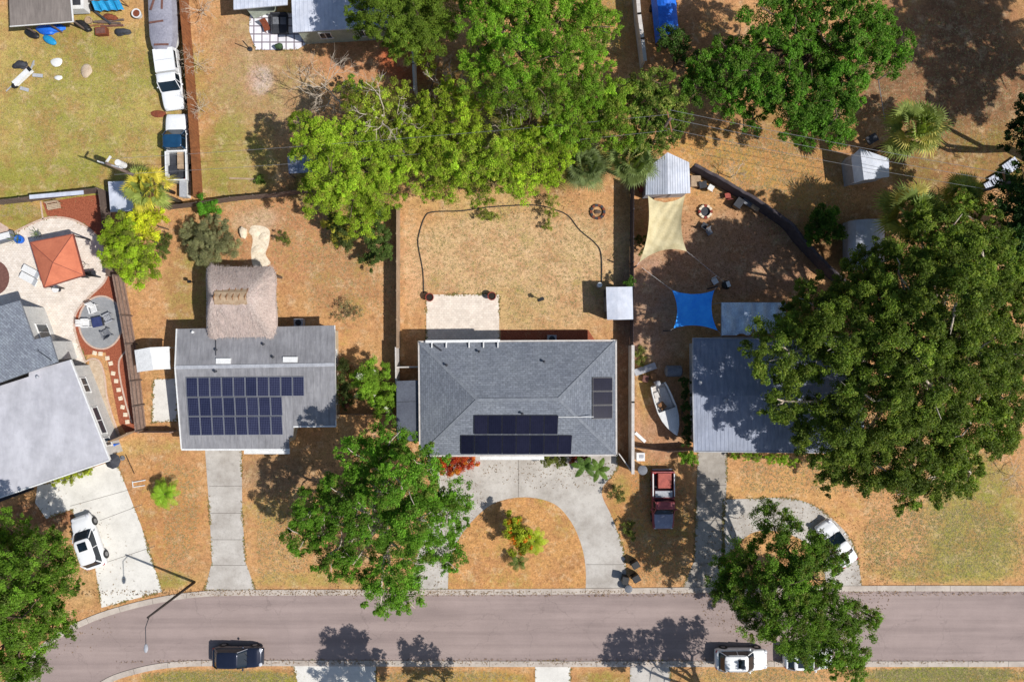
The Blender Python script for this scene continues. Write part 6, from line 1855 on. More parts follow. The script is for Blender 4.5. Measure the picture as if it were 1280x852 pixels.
# wooden garden bench on mulch
p = G(72, 259)
T = local_thing('garden_bench', 'pale wooden bench standing on the red mulch, its top to the fence', 'bench', (p.x, p.y, .02), R(10))
mb = MB()
for k in range(4): mb.box(0, -.2 + k * .13, .43, 1.15, .1, .03)
mb.build('seat', 'sand', T)
mb = MB()
for k in range(3): mb.box(0, .3 + k * .03, .55 + k * .13, 1.15, .03, .1)
mb.build('backrest', 'sand', T)
for x in (-.5, .5):
    for y in (-.2, .25): MB().box(x, y, 0, .06, .06, .43).build('leg', 'lumber', T)
    MB().box(x, .02, .6, .07, .5, .03).build('armrest', 'sand', T)
# lounge sofa at far left
p = G(8, 298)
T = local_thing('outdoor_sofa', 'white outdoor sofa with grey frame at the left edge of the patio', 'sofa', (p.x, p.y, .02), R(15))
MB().box(0, 0, .12, 1.9, .8, .25).build('base', 'grey_dark', T)
MB().box(-.05, .05, .37, 1.7, .62, .14).build('cushion', 'white', T)
MB().box(0, -.38, .3, 1.9, .14, .45).box(.9, 0, .3, .14, .8, .35).build('backrest', 'grey', T)
# bins, tubs by white-roofed house
def bin_(label, px, py, rz, m, lid, group=None, z=.55, name='wheeled_bin', tip=0):
    p = G(px, py, z); T = local_thing(name, label, 'bin', (p.x, p.y, .02), rz, group)
    MB().box(0, 0, .08, .46, .5, .85, taper=1.18).build('body', m, T)
    MB().box(0, -.01, .93, .6, .64, .06, taper=.93).box(0, -.35, .9, .4, .07, .05).build('lid', lid, T)
    for s in (-1, 1): MB().tube([(s * .2 - .03, -.27, .12), (s * .2 + .03, -.27, .12)], .12, 14).build('wheel', 'rubber', T)
    return T
bin_('black wheeled bin on the grass beside the drive mouth, upper of the pair', 794, 704, R(-60), 'black', 'black', 'black bins at the kerb')
bin_('black wheeled bin on the grass beside the drive mouth, lower of the pair', 795, 721, R(-60), 'black', 'black', 'black bins at the kerb')
bin_('black wheeled bin standing at the driveway edge just above the grey tub', 781, 723, R(-10), 'black', 'black', 'black bins at the kerb')
p = G(784, 732); T = local_thing('round_tub', 'round grey rubbish tub at the kerb end of the circular drive', 'bin', (p.x, p.y, .02))
MB().lathe(0, 0, [(.24, 0), (.3, .6), (.33, .62), (.33, .66), (.28, .66)], 20).build('body', 'grey', T, smooth=False)
MB().lathe(0, 0, [(.34, .66), (.34, .7), (.2, .76), (.02, .77)], 20).build('lid', 'grey', T, smooth=False)
p = G(801, 585); T = local_thing('round_tub', 'round grey lidded tub at the foot of the white fence', 'bin', (p.x, p.y, 0))
MB().lathe(0, 0, [(.3, 0), (.38, .8), (.42, .82), (.42, .88), (.3, .93), (.02, .96)], 22).build('body', 'grey', T, smooth=False)
p = G(799, 569); T = local_thing('water_softener', 'white square appliance box standing against the white fence', 'appliance', (p.x, p.y, 0))
MB().box(0, 0, 0, .72, .72, .75).build('cabinet', 'white', T); MB().box(.05, .05, .752, .4, .3, .02).build('lid', 'grey_light', T)
bin_('dark blue tarp-covered bin at the side gate of the white-roofed house', 136, 561, R(20), 'blue_tarp', 'blue_tarp')
bin_('bright blue wheeled bin beside the driveway corner', 142, 557, R(-15), 'blue_tarp', 'blue_tarp')
p = G(147, 574, .8); T = local_thing('folded_umbrella', 'dark grey faceted umbrella by the top of the pale driveway', 'umbrella', (p.x, p.y, .02))
mb = MB(); 
for k in range(8):
    a = k * PI / 4; mb.v.append((.7 * math.cos(a), .7 * math.sin(a), 1.5))
mb.v.append((0, 0, 1.85))
for k in range(8): mb.f.append((k, (k + 1) % 8, 8))
mb.build('canopy', 'grey_dark', T); MB().cyl(0, 0, 0, .03, 1.84, 8).cyl(0, 0, 0, .22, .08, 12).build('pole', 'grey', T)
# basketball-like post with long thin pole by lawn
p = G(175, 601); T = thing('fallen_pole_sign', 'low white frame with a long thin pole on the lawn beside the small palm', 'pole', G(170, 603))
a, b = G(157, 568, .1), G(168, 592, .1)
MB().beam(a, b, .05).build('pole', 'black', T)
q = G(174, 601); MB().box(q.x, q.y, .02, 1.2, .08, .08, R(10)).box(q.x, q.y - .45, .02, 1.1, .06, .06, R(8)).box(q.x - .55, q.y - .25, .02, .06, .5, .06, R(8)).build('frame', 'white', T)
# planters on paver patio
for x, y, lab in ((538, 372, 'round terracotta pot at the upper left corner of the paved patio'), (615, 370.5, 'round terracotta pot at the upper right corner of the paved patio')):
    p = G(x, y); T = local_thing('terracotta_pot', lab, 'pot', (p.x, p.y, .02), 0, 'terracotta pots on the paved patio')
    MB().lathe(0, 0, [(.16, 0), (.3, .25), (.34, .6), (.38, .62), (.38, .7), (.32, .7), (.3, .6)], 20).build('pot', 'terracotta', T, smooth=False)
    MB().cyl(0, 0, .58, .29, .03, 18).build('soil', 'terracotta_soil', T)
# cable around lawn
path = [(529.5, 366), (528.4, 338), (522.7, 307), (523.6, 293), (530.6, 272), (540.5, 265), (575.6, 263.6), (606.6, 259.4), (637.5, 257), (671, 256.6), (693.7, 262), (710.6, 270), (724.7, 287.5), (744.4, 304.4), (751.4, 318.4), (752, 352)]
pts = smooth_path([tuple(G(x, y, .05)) for x, y in path], 6)
o = MB().tube(pts, .05, 6).build('cable', 'cable', origin=G(529.5, 366), smooth=True); tag(o, 'long dark cable looping around the back lawn from the patio pot to the shed', 'cable')
# block ring
p = G(747, 265); T = thing('tree_ring', 'ring of dark edging blocks around a stump on the back lawn', 'tree ring', p)
for k in range(14):
    a = 2 * PI * k / 14; MB().box(p.x + .58 * math.cos(a), p.y + .58 * math.sin(a), 0, .2, .25, .18, a).build('block', 'rust' if k % 2 else 'grey_dark', T)
MB().blob((p.x, p.y, .06), (.3, .22, .12), 4, .3).build('stump', 'bark', T)
p = G(881, 265); T = thing('fire_pit', 'round brick fire pit with white ash, in the shaded yard', 'fire pit', p)
for k in range(12):
    a = 2 * PI * k / 12; MB().box(p.x + .52 * math.cos(a), p.y + .52 * math.sin(a), 0, .2, .24, .28, a).build('block', 'limestone' if k % 3 else 'terracotta', T)
MB().cyl(p.x, p.y, .03, .42, .05, 18).build('ash', 'grey_dark', T)
# black garden figure on the lawn
p = G(676.5, 374.5); T = local_thing('solar_lamp_post', 'thin black post lamp alone on the back lawn, casting a short shadow', 'garden lamp', (p.x, p.y, 0), R(20))
MB().cyl(0, 0, 0, .04, 1.0, 8).build('post', 'black', T)
MB().box(0, 0, 0, .55, .22, .12).build('base', 'black', T)
MB().box(0, 0, .95, .22, .22, .3, taper=.7).box(0, 0, 1.25, .32, .32, .05).build('lamp', 'black', T)
# dish
p = G(748, 357); T = local_thing('rain_barrel', 'small white round lidded drum beside the grey shed', 'drum', (p.x, p.y, 0))
MB().cyl(0, 0, 0, .2, .9, 16).build('drum', 'grey_light', T); MB().cyl(0, 0, .9, .22, .05, 16).build('lid', 'white', T)
# AC units
def ac(label, px, py, group='air conditioners behind the houses'):
    p = G(px, py); T = local_thing('air_conditioner', label, 'air conditioner', (p.x, p.y, .02), 0, group)
    MB().box(0, 0, 0, .8, .7, .68).build('cabinet', 'grey_light', T)
    MB().cyl(0, 0, .69, .27, .02, 20).build('fan_grille', 'grey_dark', T)
ac('air conditioner on the shaded red mulch behind the main house', 689.5, 423.5)
ac('air conditioner in the roof shadow behind the solar-roofed house', 376, 403.5)
# boat-yard junk
p = G(842, 463.5, .8); T = local_thing('storage_tank', 'grey horizontal cylinder tank above the white boat', 'tank', (p.x, p.y, 0))
MB().tube([(-.72, 0, .75), (-.62, 0, .75), (.62, 0, .75), (.72, 0, .75)], [.35, .5, .5, .35], 22).build('tank', 'grey', T)
for x in (-.45, .45): MB().box(x, 0, 0, .1, .8, .35).build('foot', 'grey_dark', T)
p = G(806, 461); T = local_thing('dock_section', 'long grey-white slab leaning across the top of the boat yard', 'slab', (p.x, p.y, 0), R(20))
MB().box(0, 0, .15, 2.0, .6, .08).build('board', 'grey_light', T); MB().box(-.8, 0, 0, .1, .5, .15).box(.8, 0, 0, .1, .5, .15).build('feet', 'wood_grey', T)
for i, (x, y, r, lab) in enumerate([(806, 473, 80, 'brown crate below the grey slab, left one'), (816, 470, 95, 'brown crate below the grey slab, right one')]):
    p = G(x, y); mb = MB().box(p.x, p.y, 0, .55, .5, .4, R(r)); 
    for k in range(3): mb.box(p.x, p.y, .1 + k * .12, .58, .53, .05, R(r))
    o = mb.build('crate', 'lumber' if i else 'planks', origin=p); tag(o, lab, 'crate', 'crates in the boat yard')
p = G(800, 546); o = MB().box(p.x, p.y, .1, 1.2, .28, .1, R(-42)).box(p.x, p.y, 0, .1, .3, .1, R(-42)).build('white_beam', 'white', origin=p); tag(o, 'white beam lying slanted at the lower left of the boat yard', 'beam')
# yard stuff near the curved fence
def chairlet(label, px, py, rz, m, group='chairs in the shaded yard'):
    p = G(px, py); T = local_thing('camp_chair', label, 'camp chair', (p.x, p.y, 0), rz, group)
    MB().box(0, 0, .4, .5, .5, .04).build('seat', m, T); MB().beam((-.25, 0, .42), (-.4, 0, .9), .5, .03).build('backrest', m, T)
    for x in (-.22, .22):
        for y in (-.22, .22): MB().box(x, y, 0, .04, .04, .4).build('leg', 'black', T)
chairlet('white camp chair by the curved dark fence, near the shed', 887, 236, R(60), 'white')
chairlet('red camp chair by the curved dark fence', 908, 246, R(100), 'red')
chairlet('dark camp chair in the dappled shade under the fire pit', 879, 283, R(60), 'grey_dark')
chairlet('grey camp chair lowest of those near the fire pit', 885, 291, R(-60), 'grey')
chairlet('white camp chair covered with cloth above the blue sail corner', 892, 352, R(-60), 'white')
p = G(904, 357); T = local_thing('kettle_grill', 'black round grill with white cover cloth above the torn canopy', 'grill', (p.x, p.y, 0))
MB().lathe(0, 0, [(.05, .4), (.32, .55), (.4, .8), (.34, 1.0), (.1, 1.12), (.02, 1.13)], 18).build('kettle', 'black', T, smooth=True)
for a in (0, 2.1, 4.2): MB().beam((.2 * math.cos(a), .2 * math.sin(a), .6), (.35 * math.cos(a), .35 * math.sin(a), 0), .04).build('leg', 'black', T)
MB().box(.1, .05, 1.1, .3, .5, .06, R(20)).build('cloth', 'white', T)
p = G(920, 256); T = local_thing('lidded_bin', 'black bin with glossy lid by the curved dark fence', 'bin', (p.x, p.y, 0), R(-35))
MB().box(0, 0, 0, .6, .8, .8, taper=1.1).build('body', 'black', T); MB().box(0, 0, .8, .66, .86, .06).build('lid', 'grey_dark', T)
p = G(935, 257); T = local_thing('workbench', 'blue-grey and tan folding table by the curved dark fence', 'table', (p.x, p.y, 0), R(-33))
MB().box(-.35, 0, .7, .9, .6, .05).build('table_top', 'grey', T); MB().box(.5, 0, .7, .75, .58, .05).build('table_leaf', 'tan_box', T)
for x in (-.7, .7):
    for y in (-.22, .22): MB().box(x, y, 0, .05, .05, .7).build('leg', 'grey_dark', T)
for i, (x, y, w_, d_, h_, mm, lab) in enumerate([(868, 228, .8, .9, .5, 'tan_box', 'tan storage crate beside the white gabled shed'), (876, 233, .6, .5, .7, 'grey_dark', 'dark storage crate between the shed and the white camp chair'), (801, 237, .4, .5, .5, 'red', 'red crate left of the white gabled shed')]):
    p = G(x, y); mb = MB().box(p.x, p.y, 0, w_, d_, h_, R(10 * i)).box(p.x, p.y, h_, w_ + .06, d_ + .06, .04, R(10 * i)); o = mb.build('crate', mm, origin=p); tag(o, lab, 'crate', 'crates around the gabled shed')
p = G(1048, 210)
# hopper under small shed
p = G(1086, 176); T = local_thing('wheelbarrow', 'dark wheelbarrow above the small pale shed', 'wheelbarrow', (p.x, p.y, 0), R(30))
MB().box(0, 0, .35, .8, .6, .25, taper=1.25).build('tray', 'grey_dark', T)
MB().beam((.3, -.25, .35), (-.9, -.3, .6), .04).beam((.3, .25, .35), (-.9, .3, .6), .04).build('handles', 'lumber', T)
MB().tube([(.5, -.05, .2), (.5, .05, .2)], .2, 16).build('wheel', 'rubber', T)
p = G(1101, 124, 1.2); o = MB().tube([G(1098, 100, 1.8), G(1101, 120, 1.8), G(1106, 150, 1.8)], .035, 6).box(G(1098, 100).x, G(1098, 100).y, 0, .08, .08, 1.85).box(G(1106, 146).x, G(1106, 146).y, 0, .08, .08, 1.85).build('clothes_line_rail', 'wire_al', origin=G(1098, 100)); tag(o, 'thin pale rail on two posts above the sunlit fan palm', 'rail')
# blue covered trailer at top
v = P3([(814, -30, 1.6), (846, -30, 1.6), (852, 40, 1.6), (822, 49, 1.6)])
c = sum(v, Vector()) / 4; T = thing('covered_trailer', 'trailer under a bright blue tarp at the top edge beside the pale fence', 'trailer', (c.x, c.y, 0))
mb = MB(); n = 8
for j in range(13):
    for i in range(n + 1):
        a = v[0].lerp(v[3], j / 12); b = v[1].lerp(v[2], j / 12); s = i / n; q = a.lerp(b, s)
        mb.v.append((q.x, q.y, 1.5 + .4 * math.sin(PI * s) + .04 * math.sin(j * 2.1 + i) if 0 < i < n else .7))
for j in range(12):
    for i in range(n): a = j * (n + 1) + i; mb.f.append((a, a + n + 1, a + n + 2, a + 1))
mb.build('tarp', 'blue_tarp', T)
MB().prism(inset([q[:2] for q in v], .15), .4, .8).build('chassis', 'grey_dark', T)
for s in (v[0].lerp(v[3], .4), v[1].lerp(v[2], .4)): MB().tube([(s.x - .08, s.y, .32), (s.x + .08, s.y, .32)], .32, 16).build('wheel', 'rubber', T)
MB().beam((v[3].x, v[3].y, .5), ((v[2].x + v[3].x) / 2, v[2].y - .9, .5), .08).beam((v[2].x, v[2].y, .5), ((v[2].x + v[3].x) / 2, v[2].y - .9, .5), .08).build('drawbar', 'grey_dark', T)
# roof scraps on the right edge
for i, (x, y, w_, d_, r, lab) in enumerate([(1262, 208, 1.4, 1.0, 35, 'pale metal roof scrap at the right edge, upper piece'), (1247, 222, 1.8, .8, 30, 'pale metal roof scrap at the right edge, middle piece'), (1237, 231, 1.2, .7, 30, 'pale metal roof scrap at the right edge, lower piece')]):
    p = G(x, y); mb = MB().box(p.x, p.y, .2, w_, d_, .03, R(r))
    for k in range(5): mb.box(p.x + math.cos(R(r)) * (k - 2) * w_ / 5.5, p.y + math.sin(R(r)) * (k - 2) * w_ / 5.5, .23, .05, d_, .03, R(r))
    mb.box(p.x, p.y, 0, .5, .5, .2, R(r)); o = mb.build('metal_sheet', 'roof_sheet', origin=p); tag(o, lab, 'metal sheet', 'metal scraps at the right edge')
# ---- junk near top-left outbuilding
def tarp_heap(name, label, cat, px, py, rx, ry, h, m, seed, rz=0, group=None):
    p = G(px, py); o = MB().blob((0, 0, h * .35), (rx, ry, h), seed, .35 if h > .19 else .14, 18).build(name, m, smooth=False)
    o.location = (p.x, p.y, 0); o.rotation_euler = (0, 0, rz); tag(o, label, cat, group); return o
tarp_heap('covered_heap', 'crumpled royal-blue tarp over a heap beside the brown-grey roof', 'tarp', 64, 38, 1.05, .5, .45, 'blue_tarp', 1)
p = G(64, 51.5); o = MB().blob((0, 0, .2), (.68, .34, .2), 2, .06, 18).build('plastic_pool', 'cyan', smooth=True); o.location = (p.x, p.y, 0); o.rotation_euler = (0, 0, R(-32)); tag(o, 'bright cyan oval plastic tub on the grass', 'tub')
p = G(42, 44); o = MB().blob((0, 0, .2), (.7, .36, .2), 3, .06, 18).build('plastic_pool', 'black', smooth=True); o.location = (p.x, p.y, 0); o.rotation_euler = (0, 0, R(-22)); tag(o, 'black oval plastic tub on the grass below the outbuilding', 'tub')
p = G(104, 12); T = local_thing('utility_trailer', 'white box trailer with dark open top beside the outbuilding', 'trailer', (p.x, p.y, 0), R(2))
MB().box(0, .15, .4, 1.7, 1.5, .9).build('body', 'white', T); MB().box(-.1, .2, 1.302, 1.4, .95, .02).build('cover', 'grey_dark', T)
for s in (-1, 1): MB().tube([(s * .9 - .08, 0, .3), (s * .9 + .08, 0, .3)], .3, 16).build('wheel', 'rubber', T)
p = G(144, 8); T = local_thing('leaning_cabinet', 'grey-topped work shelter with a cyan tarp hanging over its front', 'shelter', (p.x, p.y, 0), R(3))
MB().box(0, .5, 1.5, 2.6, 1.4, .06).build('top', 'grey_tarp', T)
mb = MB()
for i in range(13):
    for j in range(5): mb.v.append((-1.2 + i * .2, -.25 - j * .14 + .05 * math.sin(i * 1.7), 1.5 - .28 * j * (.4 + .3 * math.sin(i * .9) ** 2)))
for i in range(12):
    for j in range(4): a = i * 5 + j; mb.f.append((a, a + 5, a + 6, a + 1))
mb.build('tarp', 'cyan', T)
for x in (-1.2, 1.2):
    for y in (-.1, 1.1): MB().box(x, y, 0, .08, .08, 1.5).build('post', 'lumber', T)
rnd = random.Random(5)
lumber_lab = ['long grey board on the lumber pile by the junk corner', 'second grey board on the lumber pile, slightly turned', 'dark board lying across the lumber pile', 'short brown board at the left of the lumber pile', 'brown board at the lower edge of the lumber pile', 'pale board under the lumber pile']
for i, (x, y, r, l, mm, zz) in enumerate([(138, 27, 4, 2.6, 'wood_grey', .12), (136, 30, -3, 2.4, 'wood_grey', .22), (131, 24, -38, 1.9, 'grey_dark', .32), (122, 32, 8, 1.2, 'lumber', .06), (141, 33, 2, 2.0, 'planks', .06), (140, 30, -8, 2.3, 'tan_box', .02)]):
    p = G(x, y); o = MB().box(p.x, p.y, zz, l, .16, .07, R(r)).build('board', mm, origin=(p.x, p.y, zz)); tag(o, lumber_lab[i], 'board', 'boards of the lumber pile')
tarp_heap('scrap_heap', 'heap of brown and yellow scrap behind the lumber pile', 'heap', 139, 23, .55, .35, .35, 'rust', 7)
p = G(130, 41.5); T = local_thing('rusty_drum', 'rusty red square bin below the lumber pile', 'bin', (p.x, p.y, 0), R(5)); MB().box(0, 0, 0, .9, .62, .5, taper=1.1).build('body', 'rust', T); MB().box(0, 0, .5, .8, .5, .03).build('contents', 'planks', T)
tarp_heap('black_sack', 'dark grey bulging sack right of the rusty bin', 'sack', 153.5, 41, .6, .38, .35, 'grey_dark', 8)
p = G(174, 20); T = local_thing('round_pot', 'white round tub with brown contents beside the tarped boat', 'tub', (p.x, p.y, 0)); MB().lathe(0, 0, [(.3, 0), (.42, .45), (.42, .5), (.32, .5), (.3, .42)], 20).build('tub', 'white', T); MB().cyl(0, 0, .4, .31, .06, 18).build('soil', 'rust', T)
tarp_heap('black_sack', 'shiny black bin bags at the corner of the outbuilding', 'sack', 105, 33, .75, .4, .4, 'black', 9, R(-15))
p = G(113, 27); o = MB().lathe(p.x, p.y, [(.25, 0), (.3, .2), (.34, .3), (.25, .3), (.2, .1)], 14).build('basin', 'tan_box', origin=p); tag(o, 'tan basin left of the lumber pile', 'basin')
# overturned kayak / table wreck
p = G(33, 99); T = local_thing('overturned_skiff', 'long white trough on a broken frame lying on the grass', 'trough', (p.x, p.y, 0), R(43))
MB().box(0, 0, .35, 2.1, .5, .28, taper=.92).build('trough', 'white', T); MB().box(.95, .0, .63, .3, .42, .02).build('opening', 'black', T); MB().blob((-1.0, -.02, .4), (.3, .28, .25), 3, .15, 10).build('end_cap', 'black', T)
MB().beam((-2.0, .28, .2), (1.5, .34, .2), .07).beam((.9, .2, .2), (1.75, .3, .55), .09).beam((.7, -.25, .2), (1.3, -.9, .15), .3, .04).beam((-.9, -.3, .15), (-.5, -.95, .1), .3, .04).build('frame', 'grey_light', T)
MB().beam((-.6, .42, .1), (1.0, .46, .25), .28, .05).build('side_board', 'wood_grey', T)
tarp_heap('scrap_heap', 'dark blue-grey scrap lump left of the white trough', 'heap', 27, 82, .6, .38, .35, 'grey_dark', 11, R(25))
for i, (x, y, r, lab) in enumerate([(71, 78, .55, 'larger white rag heap on the grass'), (73.5, 97.5, .33, 'small white rag heap below the larger one')]): tarp_heap('rag_heap', lab, 'rags', x, y, r, r * .7, .12, 'white', 20 + i)
tarp_heap('low_mound', 'pale dusty mound with white edge in the middle of the green lawn', 'mound', 108.5, 89, .5, .6, .18, 'sand', 23)
tarp_heap('low_mound', 'brown flat patch left of the two pickups', 'mound', 198, 142.5, .75, .3, .06, 'rust', 24)  # low smooth brown blob lying on the grass
# white bin & black cart by the blue-roof pickup, chairs near palm
p = G(234.5, 238); T = local_thing('white_cabinet', 'narrow white box below the white pickup at the brown fence', 'cabinet', (p.x, p.y, 0)); MB().box(0, 0, 0, .6, 1.45, .8).build('body', 'white', T); MB().box(0, 0, .8, .64, 1.5, .03).build('lid', 'grey_light', T)
p = G(225, 224); T = local_thing('utility_cart', 'dark cart behind the bumper of the white pickup', 'cart', (p.x, p.y, 0)); MB().box(0, 0, .3, 1.2, .6, .3, taper=1.1).build('tray', 'grey_dark', T)
for s in (-1, 1): MB().tube([(s * .6 - .05, 0, .2), (s * .6 + .05, 0, .2)], .2, 14).build('wheel', 'rubber', T)
p = G(70, 242, 1.7); o = MB().box(0, 0, 0, 4.7, .35, .06).build('roof_panel', 'roof_sheet'); q = G(71, 243.5, 1.68); o.location = q; o.rotation_euler = (0, 0, R(5)); tag(o, 'long pale metal panel lying along the top of the garden fence', 'panel')
# patio of top house
p = G(335, 37); T = local_thing('dog_bed', 'rust-brown wooden chair on the white squared patio', 'chair', (p.x, p.y, .03), R(-70)); MB().box(0, 0, .35, .6, .55, .06).build('seat', 'rust', T); MB().beam((-.3, 0, .4), (-.5, 0, .95), .55, .05).build('backrest', 'rust', T)
for x in (-.25, .25):
    for y in (-.22, .22): MB().box(x, y, 0, .05, .05, .35).build('leg', 'rust', T)
p = G(351, 61); T = local_thing('potted_plant', 'dark pot with a small plant at the lower edge of the squared patio', 'potted plant', (p.x, p.y, 0)); MB().lathe(0, 0, [(.2, 0), (.32, .35), (.34, .4), (.26, .4)], 16).build('pot', 'black', T); MB().blob((0, 0, .5), (.3, .28, .25), 3, .4, 10).build('plant', mat('plant_green', S(70, 95, 60), None, 4, .9), T)
p = G(313, 62); T = thing('garden_post', 'thin dark post with a long shadow left of the squared patio', 'post', p); MB().cyl(p.x, p.y, 0, .05, 1.7, 8).build('post', 'pole_dark', T); MB().cyl(p.x, p.y, 0, .2, .15, 12).build('base', 'grey_dark', T)
o = MB().box(G(303, 223.5).x, G(303, 223.5).y, .03, 2.3, .16, .05, R(-2)).build('plank', 'tan_box', origin=G(303, 223.5)); tag(o, 'pale plank lying on the ground right of the brown fence', 'plank')
p = G(305, 291); o = MB().blob((p.x, p.y, .15), (.4, .5, .35), 5, .3, 10).build('rock', 'limestone', origin=p); tag(o, 'grey-brown rock beside the pale stone patch', 'rock')
for i, (x, y, r, lab) in enumerate([(318, 290, .5, 'white limestone slab, upper one in the pale patch'), (330, 296, .45, 'white limestone slab, middle one in the pale patch'), (322, 312, .5, 'white limestone slab, lower one in the pale patch')]):
    p = G(x, y); o = MB().blob((p.x, p.y, .03), (r, r * .8, .08), 30 + i, .25, 10).build('flat_stone', 'limestone', origin=p); tag(o, lab, 'stone', 'white stones above the tiki hut')
p = G(243, 353); T = thing('garden_light', 'small dark lamp on the bare ground left of the tiki hut', 'garden lamp', p); MB().cyl(p.x, p.y, 0, .03, .9, 8).build('post', 'black', T); MB().box(p.x, p.y, .9, .25, .25, .2).build('lamp', 'black', T)

# ------------------------------------------------------------------ street lamp and power line
b = G(243, 727); T = thing('street_lamp', 'tall dark street lamp leaning out of view over the road with a white lamp head', 'street lamp', b)
hp = 7.7; top = Vector((b.x, b.y, hp))
MB().tube([b, top], [.13, .08], 10).build('pole', 'pole_dark', T, smooth=True)
he = G(182.5, 808, 7.9)
d = he - top
MB().tube([top - Vector((0, 0, .25)), top + d * .3 + Vector((0, 0, .25)), he], [.035, .03, .028], 8).build('arm', 'grey_dark', T, smooth=True)
MB().blob((he.x, he.y - .1, he.z), (.17, .36, .1), 2, .04, 14).build('lamp_head', 'grey_light', T, smooth=True)
def upole(label, bx, by, h, m='wood_grey', rz=0):
    b = Vector((bx, by, 0)); T = thing('utility_pole', label, 'utility pole', b, 0, 'poles of the power line')
    MB().tube([b, b + Vector((0, 0, h))], [.16, .11], 10).build('pole', m, T, smooth=True)
    return T, b
tA = G(133, 204, 10); T, b = upole('utility pole with white transformer fittings at the left, over the green lawn', tA.x, tA.y, 10)
MB().beam(tA + Vector((-.9, .25, -.5)), tA + Vector((.9, -.25, -.5)), .1).build('crossarm', 'grey_light', T)
MB().tube([tA + Vector((.4, .25, -1.6)), tA + Vector((.4, .25, -.75))], .24, 14).build('transformer', 'white', T)
MB().beam(tA + Vector((-.05, .1, -.1)), tA + Vector((.35, .5, .05)), .12).build('bracket', 'white', T)
for k in (-.8, 0, .8): MB().cyl(tA.x + k, tA.y - k * .28, 9.5, .05, .25, 8).build('insulator', 'white', T)
tB = G(838, 148, 9.5); T2, b2 = upole('utility pole hidden among the leaves at the right of the grove', tB.x, tB.y, 9.5)
MB().beam(tB + Vector((-.2, .9, -.4)), tB + Vector((.2, -.9, -.4)), .1).build('crossarm', 'lumber', T2)
tC = G(1262, 228, 9.5); T3, b3 = upole('utility pole at the right edge where the wires end among dark trees', tC.x, tC.y, 9.5)
MB().beam(tC + Vector((-.2, .9, -.4)), tC + Vector((.2, -.9, -.4)), .1).build('crossarm', 'lumber', T3)
def wire(label, a, b, off, sag=.4, r=.013):
    a = a + Vector(off); b = b + Vector(off)
    pts = [a.lerp(b, i / 24) - Vector((0, 0, sag * 4 * (i / 24) * (1 - i / 24))) for i in range(25)]
    o = MB().tube(pts, r, 5).build('power_line', 'wire_al', origin=a); tag(o, label, 'power line', 'power lines')
wire('upper power line crossing the right-hand yards', tB, tC, (0, .7, -.2), .3, .016)
wire('middle power line crossing the right-hand yards', tB, tC, (0, .1, -.3), .4, .016)
wire('lower power line crossing the right-hand yards', tB, tC, (0, -.45, -1.0), .5, .014)
wire('upper power line running from the left pole into the grove', tA, tB, (0, .4, -.3), .7)
wire('lower power line running from the left pole into the grove', tA, tB, (0, -.6, -1.0), 1.0)

